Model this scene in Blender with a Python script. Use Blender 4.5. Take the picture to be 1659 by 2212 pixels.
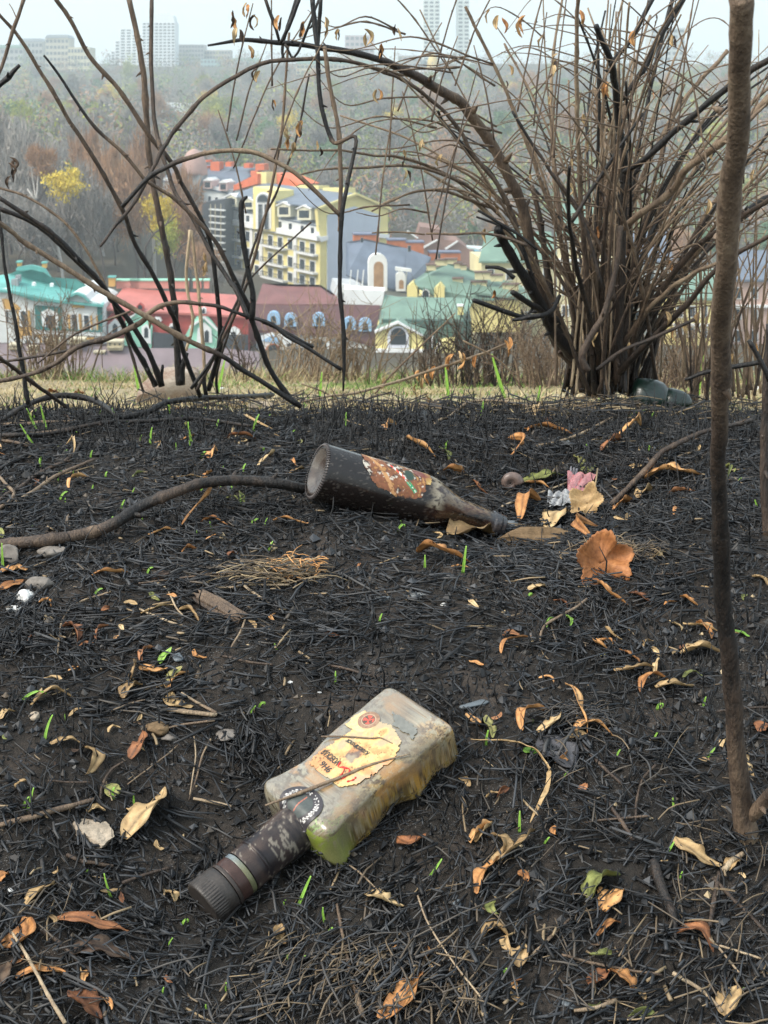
import bpy, math, random
import numpy as np
from mathutils import Vector, Matrix

random.seed(7)
RNG = np.random.default_rng(11)
for o in list(bpy.data.objects):
    bpy.data.objects.remove(o)
SC = bpy.context.scene
COL = SC.collection

# ------------------------------------------------------------------ camera, sky, sun, exposure
F = 3300.0; IW = 1659.0; IH = 2212.0; CZ = 0.46
PITCH = math.atan((1106 - 200) / F)
cam = bpy.data.cameras.new('camera')
cam.sensor_fit = 'VERTICAL'; cam.sensor_height = 36.0; cam.sensor_width = 27.0
cam.lens = 36.0 * F / IH
cam.clip_start = 0.02; cam.clip_end = 9000
cam.dof.use_dof = True; cam.dof.focus_distance = 1.35
cam.dof.aperture_fstop = cam.lens / 1.5
camo = bpy.data.objects.new('camera', cam); COL.objects.link(camo)
camo.location = (0, 0, CZ); camo.rotation_euler = (math.pi / 2 - PITCH, 0, 0)
SC.camera = camo

SUN_EL, SUN_AZ = math.radians(48), math.radians(-118)   # azimuth measured from +Y towards +X
wd = bpy.data.worlds.new('World'); SC.world = wd; wd.use_nodes = True
nt = wd.node_tree; nt.nodes.clear()
sky = nt.nodes.new('ShaderNodeTexSky'); sky.sky_type = 'NISHITA'; sky.sun_disc = False
sky.sun_elevation = SUN_EL; sky.sun_rotation = SUN_AZ; sky.air_density = 1.5; sky.dust_density = 6
b1 = nt.nodes.new('ShaderNodeBackground'); b1.inputs['Strength'].default_value = 0.055
nt.links.new(sky.outputs[0], b1.inputs[0])
b2 = nt.nodes.new('ShaderNodeBackground')           # the even overcast layer
b2.inputs[0].default_value = (0.82, 0.93, 0.97, 1); b2.inputs['Strength'].default_value = 0.52
ad = nt.nodes.new('ShaderNodeAddShader'); wo = nt.nodes.new('ShaderNodeOutputWorld')
nt.links.new(b1.outputs[0], ad.inputs[0]); nt.links.new(b2.outputs[0], ad.inputs[1])
nt.links.new(ad.outputs[0], wo.inputs[0])
sl = bpy.data.lights.new('sun', 'SUN'); sl.energy = 1.5; sl.angle = math.radians(22); sl.color = (1, .97, .92)
so = bpy.data.objects.new('sun', sl); COL.objects.link(so)
sd = Vector((math.sin(SUN_AZ) * math.cos(SUN_EL), math.cos(SUN_AZ) * math.cos(SUN_EL), math.sin(SUN_EL)))
so.rotation_euler = sd.to_track_quat('Z', 'Y').to_euler()
SC.view_settings.view_transform = 'Standard'; SC.view_settings.look = 'None'
SC.view_settings.gamma = 1; SC.view_settings.use_curve_mapping = False
SC.view_settings.exposure = 1.02
SC.render.engine = 'CYCLES'
SC.cycles.max_bounces = 6; SC.cycles.volume_bounces = 3; SC.cycles.diffuse_bounces = 3; SC.cycles.transparent_max_bounces = 8
SC.cycles.sample_clamp_indirect = 4

# ------------------------------------------------------------------ picking points of the place
CP, SP = math.cos(PITCH), math.sin(PITCH)
def ray(px, py):
    x = (px - IW / 2) / F; v = (IH / 2 - py) / F
    return np.array([x, CP + v * SP, -SP + v * CP])
def P(px, py, Y):
    d = ray(px, py)
    return np.array([d[0] / d[1] * Y, Y, CZ + d[2] / d[1] * Y])

# value noise
def _hash(ix, iy, s):
    n = (ix.astype(np.int64) * 374761393 + iy.astype(np.int64) * 668265263 + s * 1442695) & 0xffffffff
    n = ((n ^ (n >> 13)) * 1274126177) & 0xffffffff
    return ((n ^ (n >> 16)) & 0xffff) / 65535.0
def vnoise(x, y, s=0):
    x = np.asarray(x, float); y = np.asarray(y, float)
    ix = np.floor(x); iy = np.floor(y); fx = x - ix; fy = y - iy
    fx = fx * fx * (3 - 2 * fx); fy = fy * fy * (3 - 2 * fy)
    a = _hash(ix, iy, s); b = _hash(ix + 1, iy, s); c = _hash(ix, iy + 1, s); d = _hash(ix + 1, iy + 1, s)
    return (a + (b - a) * fx) * (1 - fy) + (c + (d - c) * fx) * fy
def fbm(x, y, s=0, o=4):
    r = 0; a = .5
    for i in range(o):
        r = r + a * vnoise(x * 2 ** i, y * 2 ** i, s + i * 17); a *= .5
    return r / (1 - .5 ** o)

# the slope in front, the crest, the path below it, the cliff and the valley
PRO = [(-6, .02), (.3, .3), (.8, .45), (.98, .42), (1.15, .34), (1.4, .22), (1.68, .10), (1.90, .03), (2.08, -.05), (2.24, -.14),
       (2.5, -.19), (3.5, -.185), (4, -.166), (6.4, -.16), (7.0, -.7), (14, -.75), (40, -.5), (62, -.15), (90, -.02), (210, .0)]
_ys = np.concatenate([np.linspace(-6, 7, 2600), np.linspace(7.01, 210, 2000)])
_sl = np.interp(_ys, [a for a, b in PRO], [b for a, b in PRO])
_zz = np.concatenate([[0], np.cumsum((_sl[1:] + _sl[:-1]) / 2 * np.diff(_ys))]); _zz -= np.interp(1.74, _ys, _zz)
Z210 = _zz[-1]
FAR = [(210, Z210), (260, -41), (300, -45), (370, -46), (450, -41), (560, -25), (700, -17), (900, -7), (1100, 2), (1300, 18), (1450, 26), (2600, 30)]
FARL = [(210, Z210), (250, -31), (330, -28), (450, -20), (560, -18), (700, -14), (900, -7), (1100, 2), (1300, 18), (1450, 26), (2600, 30)]
PATCH = []   # local rests under the bottles: (x, y, radius, plane point, plane normal)
def hbase(x, y):
    x = np.asarray(x, float); y = np.asarray(y, float)
    n = np.interp(y, _ys, _zz)
    f1 = np.interp(y, [a for a, b in FAR], [b for a, b in FAR]); f2 = np.interp(y, [a for a, b in FARL], [b for a, b in FARL])
    w = np.clip((-.128 * y - x) / 12, 0, 1)
    z = np.where(y < 210, n, f1 * (1 - w) + f2 * w)
    # hollow at the right
    z = z - .045 * np.exp(-(((x - .24) / .17) ** 2 + ((y - 1.86) / .16) ** 2))
    for (cx, cy, r, pp, nn, wmax) in PATCH:
        pl = pp[2] - (nn[0] * (x - pp[0]) + nn[1] * (y - pp[1])) / nn[2]
        w = wmax * np.exp(-(((x - cx) ** 2 + (y - cy) ** 2) / r ** 2) ** 1.5)
        z = z * (1 - w) + pl * w
    return z
def h(x, y):
    x = np.asarray(x, float); y = np.asarray(y, float)
    z = hbase(x, y)
    near = np.clip((3.2 - y) / .8, 0, 1)
    z = z + near * (.016 * (fbm(x * 7, y * 7, 3, 3) - .5) + .010 * (fbm(x * 38, y * 38, 9, 3) - .5))
    mid = np.clip((y - 2.6) / 1, 0, 1) * np.clip((30 - y) / 10, 0, 1)
    return z + mid * .05 * (fbm(x * 1.5, y * 1.5, 5, 3) - .5)
def h1(x, y): return float(h(np.array([x]), np.array([y]))[0])
_scan = np.concatenate([np.linspace(.5, 3, 1200), np.linspace(3.01, 7, 300)])
def G(px, py, lift=0.0):
    d = ray(px, py); k = d / d[1]
    zr = CZ + k[2] * _scan; zg = h(k[0] * _scan, _scan) + lift
    i = np.argmax(zr < zg)
    if not (zr < zg).any(): i = np.argmin(zr - zg)
    Y = _scan[i]
    return np.array([k[0] * Y, Y, h1(k[0] * Y, Y) + lift])
def gnormal(x, y, e=.01):
    n = Vector((-(h1(x + e, y) - h1(x - e, y)) / (2 * e), -(h1(x, y + e) - h1(x, y - e)) / (2 * e), 1))
    return n.normalized()

# ------------------------------------------------------------------ materials
def srgb(r, g, b):
    f = lambda c: (c / 255 / 12.92) if c <= 10 else ((c / 255 + .055) / 1.055) ** 2.4
    return (f(r), f(g), f(b), 1)
class NB:
    def __init__(s, name):
        s.m = bpy.data.materials.new(name); s.m.use_nodes = True; s.t = s.m.node_tree; s.n = s.t.nodes
        s.b = s.n['Principled BSDF']
    def new(s, k, **kw):
        x = s.n.new(k)
        for a, v in kw.items(): setattr(x, a, v)
        return x
    def ln(s, a, b): s.t.links.new(a, b)
    def coord(s, kind='Object', scale=(1, 1, 1)):
        c = s.new('ShaderNodeTexCoord'); m = s.new('ShaderNodeMapping'); m.inputs['Scale'].default_value = scale
        s.ln(c.outputs[kind], m.inputs[0]); return m.outputs[0]
    def noise(s, vec, sc, det=3, rough=.6):
        n = s.new('ShaderNodeTexNoise'); n.inputs['Scale'].default_value = sc; n.inputs['Detail'].default_value = det
        n.inputs['Roughness'].default_value = rough; s.ln(vec, n.inputs['Vector']); return n.outputs['Fac']
    def ramp(s, fac, stops):
        r = s.new('ShaderNodeValToRGB'); e = r.color_ramp.elements
        while len(e) < len(stops): e.new(.5)
        for i, (p_, c) in enumerate(stops):
            e[i].position = p_; e[i].color = c if len(c) == 4 else (*c, 1)
        s.ln(fac, r.inputs[0]); return r.outputs[0]
    def mix(s, fac, a, b, mode='MIX'):
        m = s.new('ShaderNodeMix', data_type='RGBA', blend_type=mode)
        for sock, v in ((m.inputs[0], fac), (m.inputs[6], a), (m.inputs[7], b)):
            if isinstance(v, (int, float)): sock.default_value = v
            elif isinstance(v, tuple): sock.default_value = v if len(v) == 4 else (*v, 1)
            else: s.ln(v, sock)
        return m.outputs[2]
    def math(s, op, a, b=None):
        m = s.new('ShaderNodeMath', operation=op)
        for i, v in enumerate((a, b)):
            if v is None: continue
            if isinstance(v, (int, float)): m.inputs[i].default_value = v
            else: s.ln(v, m.inputs[i])
        return m.outputs[0]
    def attr(s, name, out='Fac'):
        a = s.new('ShaderNodeAttribute', attribute_name=name); return a.outputs[out]
    def bump(s, hgt, strength=.5, dist=.001):
        b = s.new('ShaderNodeBump'); b.inputs['Strength'].default_value = strength; b.inputs['Distance'].default_value = dist
        s.ln(hgt, b.inputs['Height']); s.ln(b.outputs[0], s.b.inputs['Normal'])
    def base(s, c, rough=.7, spec=.5):
        if isinstance(c, tuple): s.b.inputs['Base Color'].default_value = c if len(c) == 4 else (*c, 1)
        else: s.ln(c, s.b.inputs['Base Color'])
        if isinstance(rough, (int, float)): s.b.inputs['Roughness'].default_value = rough
        else: s.ln(rough, s.b.inputs['Roughness'])
        s.b.inputs['Specular IOR Level'].default_value = spec
        return s.m

def m_wood():
    a = NB('bark'); v = a.coord('Object', (1, 1, .3)); n1 = a.noise(v, 60, 4); n2 = a.noise(v, 400, 3)
    t = a.attr('tone'); t = a.math('ADD', t, a.math('MULTIPLY', a.math('SUBTRACT', n1, .5), .5))
    t = a.math('ADD', t, a.math('MULTIPLY', a.math('SUBTRACT', n2, .5), .34))
    c = a.ramp(t, [(0, (.006, .006, .0065)), (.22, (.014, .012, .011)), (.40, (.055, .038, .028)), (.60, (.155, .108, .072)), (.80, (.29, .22, .145)), (1, (.48, .38, .25))])
    r = a.new('ShaderNodeMapRange'); a.ln(t, r.inputs[0]); r.inputs[3].default_value = .48; r.inputs[4].default_value = .8
    a.bump(a.math('ADD', a.math('MULTIPLY', n2, .8), n1), .9, .003)
    return a.base(c, r.outputs[0], .4)
def m_straw():
    a = NB('straw'); v = a.coord(); n = a.noise(v, 900, 2)
    t = a.math('ADD', a.attr('tone'), a.math('MULTIPLY', a.math('SUBTRACT', n, .5), .12))
    c = a.ramp(t, [(0, (.004, .004, .0045)), (.25, (.011, .012, .0135)), (.45, (.044, .049, .056)), (.58, (.065, .058, .050)), (.7, (.10, .075, .05)), (.85, (.24, .175, .10)), (1, (.44, .34, .20))])
    return a.base(c, .58, .45)
def m_ground():
    a = NB('charred_soil'); v = a.coord('Object'); n1 = a.noise(v, 14, 4); n2 = a.noise(v, 260, 4, .7); n3 = a.noise(v, 700, 2)
    char = a.ramp(a.math('ADD', a.math('MULTIPLY', n1, .6), a.math('MULTIPLY', n2, .4)), [(.34, (.011, .010, .009)), (.50, (.021, .018, .015)), (.64, (.052, .041, .033)), (.8, (.13, .11, .095))])
    ash = a.ramp(n3, [(.63, (0, 0, 0)), (.72, (1, 1, 1))])
    ashm = a.math('MULTIPLY', ash, a.ramp(a.noise(v, 9, 2), [(.48, (0, 0, 0)), (.60, (.8, .8, .8))]))
    char = a.mix(ashm, char, (.32, .32, .31))
    vc = a.attr('Col', 'Color'); v2 = a.coord('Object'); f = a.ramp(a.noise(v2, 3.5, 5, .7), [(.3, (.55, .55, .55)), (.7, (1.25, 1.25, 1.25))])
    far = a.mix(1.0, vc, f, 'MULTIPLY')
    c = a.mix(a.attr('zone'), char, far)
    a.bump(a.math('ADD', n2, a.math('MULTIPLY', n3, .4)), .9, .003)
    return a.base(c, .85, .3)
def m_leaf(name, c1, c2, c3):
    a = NB(name); v = a.coord('Object'); inf = a.new('ShaderNodeObjectInfo')
    n = a.noise(v, 110, 4, .65); n2 = a.noise(v, 420, 2)
    f = a.math('ADD', a.math('MULTIPLY', n, .8), a.math('MULTIPLY', inf.outputs['Random'], .35))
    c = a.ramp(f, [(.35, c1), (.58, c2), (.82, c3)])
    rb = a.attr('rib'); c = a.mix(a.math('MULTIPLY', rb, a.math('ADD', n2, .15)), c, tuple(x * .28 for x in c1))
    sp = a.ramp(n2, [(.66, (0, 0, 0)), (.76, (.7, .7, .7))])
    c = a.mix(sp, c, (.035, .02, .012)); a.bump(n, .5, .001)
    a.b.inputs['Subsurface Weight'].default_value = 0.0
    return a.base(c, .62, .35)
def m_plain(name, col, rough=.7, spec=.4, var=.25, sc=20, bump=0, bd=.002):
    a = NB(name); v = a.coord('Object'); n = a.noise(v, sc, 4, .65)
    f = a.ramp(n, [(.3, tuple([1 - var] * 3)), (.7, tuple([1 + var * .6] * 3))])
    c = a.mix(1.0, col if len(col) == 4 else (*col, 1), f, 'MULTIPLY')
    if bump: a.bump(n, bump, bd)
    return a.base(c, rough, spec)
def m_vcol(name, rough=.5, spec=.5, nsc=500, var=.3, coat=0, trans=0, bump=.2):
    a = NB(name); v = a.coord('Object'); n = a.noise(v, nsc, 3, .7)
    f = a.ramp(n, [(.3, tuple([1 - var] * 3)), (.7, tuple([1 + var * .7] * 3))])
    c = a.mix(1.0, a.attr('Col', 'Color'), f, 'MULTIPLY')
    a.b.inputs['Coat Weight'].default_value = coat; a.b.inputs['Coat Roughness'].default_value = .12
    a.b.inputs['Transmission Weight'].default_value = trans
    if bump: a.bump(n, bump, .0006)
    return a.base(c, rough, spec)
MAT = {}
def M(k, *a, **kw):
    if k not in MAT: MAT[k] = m_plain(k, *a, **kw)
    return MAT[k]
WOOD = m_wood(); STRAW = m_straw(); GROUND = m_ground()
LEAFM = {
 'tan': m_leaf('leaf_tan', (.22, .14, .065), (.44, .30, .145), (.62, .46, .25)),
 'orange': m_leaf('leaf_orange', (.22, .09, .03), (.50, .24, .085), (.66, .38, .16)),
 'rustbright': m_leaf('leaf_maple', (.17, .06, .02), (.36, .145, .05), (.50, .23, .09)),
 'rust': m_leaf('leaf_rust', (.10, .04, .02), (.27, .11, .045), (.42, .20, .09)),
 'olive': m_leaf('leaf_olive', (.10, .11, .03), (.22, .24, .07), (.34, .30, .12)),
 'green': m_leaf('leaf_green', (.10, .22, .03), (.22, .42, .06), (.40, .55, .15)),
 'grey': m_leaf('leaf_grey', (.02, .02, .022), (.045, .045, .05), (.09, .09, .10)),
 'dark': m_leaf('leaf_dark', (.02, .012, .008), (.06, .035, .022), (.12, .08, .05)),
}

# ------------------------------------------------------------------ mesh helpers
def mesh(name, V, quads=None, tris=None, attrs=None, smooth=True, mats=(), cols=None, midx=None):
    me = bpy.data.meshes.new(name)
    V = np.asarray(V, np.float32).reshape(-1, 3)
    q = np.asarray(quads if quads is not None else [], np.int32).reshape(-1, 4)
    t = np.asarray(tris if tris is not None else [], np.int32).reshape(-1, 3)
    me.vertices.add(len(V)); me.vertices.foreach_set('co', V.ravel())
    nl = q.size + t.size; me.loops.add(nl)
    me.loops.foreach_set('vertex_index', np.concatenate([q.ravel(), t.ravel()]))
    me.polygons.add(len(q) + len(t))
    ls = np.concatenate([np.arange(len(q)) * 4, len(q) * 4 + np.arange(len(t)) * 3]).astype(np.int32)
    me.polygons.foreach_set('loop_start', ls)
    me.polygons.foreach_set('use_smooth', np.full(len(q) + len(t), smooth))
    if midx is not None: me.polygons.foreach_set('material_index', np.asarray(midx, np.int32))
    for k, v in (attrs or {}).items():
        a = me.attributes.new(k, 'FLOAT', 'POINT'); a.data.foreach_set('value', np.asarray(v, np.float32))
    if cols is not None:
        a = me.attributes.new('Col', 'FLOAT_COLOR', 'POINT')
        c = np.ones((len(V), 4), np.float32); c[:, :3] = cols; a.data.foreach_set('color', c.ravel())
    for m in mats: me.materials.append(m)
    me.update(calc_edges=True); me.validate()
    return me
def tag(o, label=None, cat=None, group=None, kind=None):
    if label: o['label'] = label
    if cat: o['category'] = cat
    if group: o['group'] = group
    if kind: o['kind'] = kind
    return o
def obj(name, me, parent=None, loc=None, mw=None):
    o = bpy.data.objects.new(name, me); COL.objects.link(o)
    if parent is not None: o.parent = parent
    if mw is not None: o.matrix_world = mw
    elif loc is not None: o.location = loc
    return o
def empty(name, loc, label, cat, group=None):
    o = bpy.data.objects.new(name, None); COL.objects.link(o); o.location = Vector(loc); o.empty_display_size = .01
    return tag(o, label, cat, group)
def catmull(pts, n):
    pts = np.asarray(pts, float)
    if len(pts) == 2: return pts[0] + (pts[1] - pts[0]) * np.linspace(0, 1, n)[:, None]
    p = np.vstack([2 * pts[0] - pts[1], pts, 2 * pts[-1] - pts[-2]])
    seg = len(pts) - 1; t = np.linspace(0, seg, n); i = np.minimum(t.astype(int), seg - 1); f = (t - i)[:, None]
    a, b, c, d = p[i], p[i + 1], p[i + 2], p[i + 3]
    return .5 * (2 * b + (c - a) * f + (2 * a - 5 * b + 4 * c - d) * f ** 2 + (-a + 3 * b - 3 * c + d) * f ** 3)
def tube(C, R, sides=7, cap=True):
    """sweep along C (n,3) with radii R; returns verts, quads, tris"""
    C = np.asarray(C, float); n = len(C); R = np.broadcast_to(np.asarray(R, float), (n,))
    T = np.gradient(C, axis=0); T /= np.linalg.norm(T, axis=1)[:, None] + 1e-12
    up = np.array([0, 0, 1.]) if abs(T[0][2]) < .8 else np.array([0, 1., 0])
    N = np.zeros_like(C); v = np.cross(T[0], up); v /= np.linalg.norm(v); N[0] = v
    for i in range(1, n):
        v = N[i - 1] - T[i] * (N[i - 1] @ T[i]); l = np.linalg.norm(v); N[i] = v / l if l > 1e-9 else N[i - 1]
    B = np.cross(T, N); a = np.arange(sides) / sides * 2 * math.pi
    V = C[:, None] + R[:, None, None] * (N[:, None] * np.cos(a)[None, :, None] + B[:, None] * np.sin(a)[None, :, None])
    V = V.reshape(-1, 3); i = np.arange(n - 1)[:, None] * sides; j = np.arange(sides)[None]; k = (j + 1) % sides
    q = np.stack([i + j, i + k, i + sides + k, i + sides + j], -1).reshape(-1, 4)
    t = []
    if cap:
        c0 = len(V); V = np.vstack([V, C[0] - T[0] * R[0] * .25, C[-1] + T[-1] * R[-1] * .25])
        for s in range(sides):
            t.append((c0, (s + 1) % sides, s)); e = (n - 1) * sides; t.append((c0 + 1, e + s, e + (s + 1) % sides))
    return V, q, np.array(t, int).reshape(-1, 3)
class Buf:
    def __init__(s): s.V = []; s.Q = []; s.T = []; s.A = []; s.n = 0
    def add(s, V, q=None, t=None, tone=0.5):
        V = np.asarray(V, float).reshape(-1, 3)
        s.V.append(V); s.A.append(np.broadcast_to(np.asarray(tone, float), (len(V),)).copy())
        if q is not None and len(q): s.Q.append(np.asarray(q) + s.n)
        if t is not None and len(t): s.T.append(np.asarray(t) + s.n)
        s.n += len(V)
    def mesh(s, name, mats=(), smooth=True):
        return mesh(name, np.vstack(s.V), np.vstack(s.Q) if s.Q else None, np.vstack(s.T) if s.T else None, {'tone': np.concatenate(s.A)}, smooth, mats)
def wood_tube(buf, C, R, tone, sides=8, knots=.22, kstep=.035, wob=.06, rr=None):
    """a woody stem with nodes, little bud stubs and uneven girth; tone: array or (t0,t1)"""
    rr = rr or random
    C = np.asarray(C, float); n = len(C); R = np.broadcast_to(np.asarray(R, float), (n,)).copy()
    L = np.concatenate([[0], np.cumsum(np.linalg.norm(np.diff(C, axis=0), axis=1))])
    ph = rr.random() * 9
    R *= 1 + wob * (vnoise(L * 90 + ph * 7, L * 0 + ph, 2) - .5) * 2
    x = (L / kstep + ph) % 1.0
    R *= 1 + knots * 1.35 * np.exp(-((x - .5) / .07) ** 2)
    V, q, t = tube(C, R, sides)
    tn = np.asarray(tone, float)
    if tn.size == 2: tn = np.linspace(tn[0], tn[1], n)
    tn = tn + .05 * np.exp(-((x - .5) / .08) ** 2)
    tv = np.concatenate([np.repeat(tn, sides), [tn[0], tn[-1]]])
    V[:n * sides] += RNG.normal(0, 1, (n * sides, 3)) * np.minimum(np.repeat(R, sides), .003)[:, None] * .05
    buf.add(V, q, t, tv)
    # buds / broken spur stubs
    k = max(1, int(L[-1] / kstep)); 
    for j in range(k):
        if rr.random() < .8:
            s = (j + .5 - (ph % 1) ) * kstep
            if s < .01 or s > L[-1] - .005: continue
            i = min(int(np.searchsorted(L, s)), n - 2)
            d = C[i + 1] - C[i]; d /= np.linalg.norm(d) + 1e-9; r = np.array([rr.gauss(0, 1) for _ in range(3)]); r -= d * (r @ d); r /= np.linalg.norm(r) + 1e-9
            l = R[i] * rr.uniform(1.4, 3.0); e = C[i] + r * l + d * l * .6
            V, q, t = tube([C[i], C[i] * .4 + e * .6, e], [R[i] * .6, R[i] * .42, R[i] * .12], 5)
            buf.add(V, q, t, tn[i])
def pxr(w, c):   # half width in metres of something w pixels wide at point c
    return w / 2 / F * np.linalg.norm(np.asarray(c) - np.array([0, 0, CZ]))
def px_path(pts, Y, n=None):
    """pts [(px,py)...]; Y number or list -> dense 3D path through the place"""
    Ys = np.interp(np.linspace(0, 1, len(pts)), np.linspace(0, 1, len(np.atleast_1d(Y))), np.atleast_1d(Y))
    Q = np.array([P(a, b, y) for (a, b), y in zip(pts, Ys)])
    L = np.sum(np.linalg.norm(np.diff(Q, axis=0), axis=1))
    return catmull(Q, n or max(8, int(L / .0095)))
def stem(parent, pts, Y, w, tone, name='stem', sides=8, knots=.2, kstep=.04, extra=None):
    C = px_path(pts, Y); n = len(C)
    ww = np.interp(np.linspace(0, 1, n), np.linspace(0, 1, len(np.atleast_1d(w))), np.atleast_1d(w))
    R = np.array([pxr(a, c) for a, c in zip(ww, C)])
    tn = np.interp(np.linspace(0, 1, n), np.linspace(0, 1, len(np.atleast_1d(tone))), np.atleast_1d(tone))
    wig = np.stack([vnoise(np.arange(n) * .42 + 5.3 * len(pts) + k * 31, np.full(n, k * 1.0), int(abs(pts[0][0])) + 3) - .5 for k in range(3)], 1)
    C = C + wig * np.minimum(R, .003)[:, None] * .6
    b = Buf(); wood_tube(b, C, R, tn, sides, knots, kstep)
    if extra: extra(b, C, R)
    me = b.mesh(name, (WOOD,))
    if parent is not None: me.transform(Matrix.Translation(-Vector(parent.location)))
    o = obj(name, me, parent)
    return o, C
# ------------------------------------------------------------------ poses of the two bottles (needed by the ground they rest in)
_R = np.array([[-0.72366187, 0.66265596, -0.19287451], [-0.56666907, -0.73003074, -0.38202262], [-0.39395389, -0.16715918, 0.90380205]])
_cam = np.array([0, 0, CZ])
FK = 1.03
FT = _cam + FK * (np.array([0.0309447, 1.18748956, -0.03023117]) - _cam)
FLN, FWD, FTH, FNK = .1477 * FK, .083 * FK, .0449 * FK, .095 * FK
FMW = Matrix([[*_R[0], FT[0]], [*_R[1], FT[1]], [*_R[2], FT[2]], [0, 0, 0, 1]])
BK = .95
def _u(v): v = np.asarray(v, float); return v / np.linalg.norm(v)
BC = _cam + _u(ray(685, 1018)) * 1.75
_r, _up, _fw = .2235, -.0655, .085
BAX = _u([_r, _fw * CP + _up * SP, -_fw * SP + _up * CP])
BN = _u(np.array([0, 0, 1.]) - BAX * BAX[2]); BS = np.cross(BN, BAX)
BLEN = .255 * BK
BMW = Matrix([[BAX[0], BS[0], BN[0], BC[0]], [BAX[1], BS[1], BN[1], BC[1]], [BAX[2], BS[2], BN[2], BC[2]], [0, 0, 0, 1]])
_fc = FT + _R @ np.array([FLN * .88, 0, -FTH])
PATCH.append((_fc[0], _fc[1], .175, _fc + np.array([0, 0, .001]), _R[:, 2], .97))
_p1 = BC - BN * .035 * BK; _p2 = BC + BAX * BLEN - BN * .015 * BK
_pn = _u(np.cross(_u(_p2 - _p1), np.array([-.2, 1, 0.1]))); _pn = _pn if _pn[2] > 0 else -_pn
_pc = (_p1 * .4 + _p2 * .6)
PATCH.append((_pc[0] + .03, _pc[1] + .01, .15, _pc - np.array([0, 0, .004]), _pn, .9))

# ------------------------------------------------------------------ ground: one sheet from behind the camera to beyond the far hill
def ground_sheet():
    ys = [-6, -3, -1, 0, .3, .5, .62, .7, .76]
    y = .80
    while y < 2.45: ys.append(y); y *= 1.0036
    while y < 8: ys.append(y); y *= 1.011
    while y < 2600: ys.append(y); y *= 1.045
    ys = np.array(ys)
    uf = np.arange(-.30, .3001, .0033); uc = np.array([.34, .4, .5, .65, .85, 1.2, 1.8, 3.0])
    us = np.concatenate([-uc[::-1], uf, uc])
    yy = np.maximum(ys, .8)
    X = us[None] * yy[:, None] * np.where(np.abs(us)[None] > .3, np.where(yy[:, None] < 8, 1.5, 1), 1); Yg = np.repeat(ys[:, None], len(us), 1)
    Zg = h(X, Yg)
    V = np.stack([X, Yg, Zg], -1).reshape(-1, 3)
    n, m = len(ys), len(us); i = np.arange(n - 1)[:, None] * m; j = np.arange(m - 1)[None]
    q = np.stack([i + j, i + j + 1, i + m + j + 1, i + m + j], -1).reshape(-1, 4)
    x, yv = V[:, 0], V[:, 1]
    edge = 2.17 + .30 * (fbm(x * 4, x * 0, 4) - .5) + .16 * (fbm(x * 14, x * 0 + 3, 6) - .5) - .05 * np.clip(x, -1, 1)
    zone = np.clip((yv - edge + .25 * (fbm(x * 22, yv * 14, 8, 3) - .5)) / .06, 0, 1)
    nn = fbm(x * 3, yv * 3, 21, 4); g = np.clip((fbm(x * 2, yv * 1.1, 33, 3) - .47) * 7, 0, 1)
    path = np.array([.30, .235, .145]); grass = np.array([.17, .21, .055]); pale = np.array([.40, .34, .22])
    c = path + (pale - path) * nn[:, None]
    gm = g * np.clip((np.abs(yv - 6.2) < .8) * .9 + .18, 0, 1)
    c = c + (grass - c) * gm[:, None]
    far = np.array([.055, .048, .034]) + np.array([.03, .02, .006]) * fbm(x * .02, yv * .02, 3, 3)[:, None]
    c = np.where((yv > 7.2)[:, None], far, c)
    return mesh('ground', V, q, None, {'zone': zone}, True, (GROUND,), c)
tag(obj('ground', ground_sheet()), kind='structure')

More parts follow.
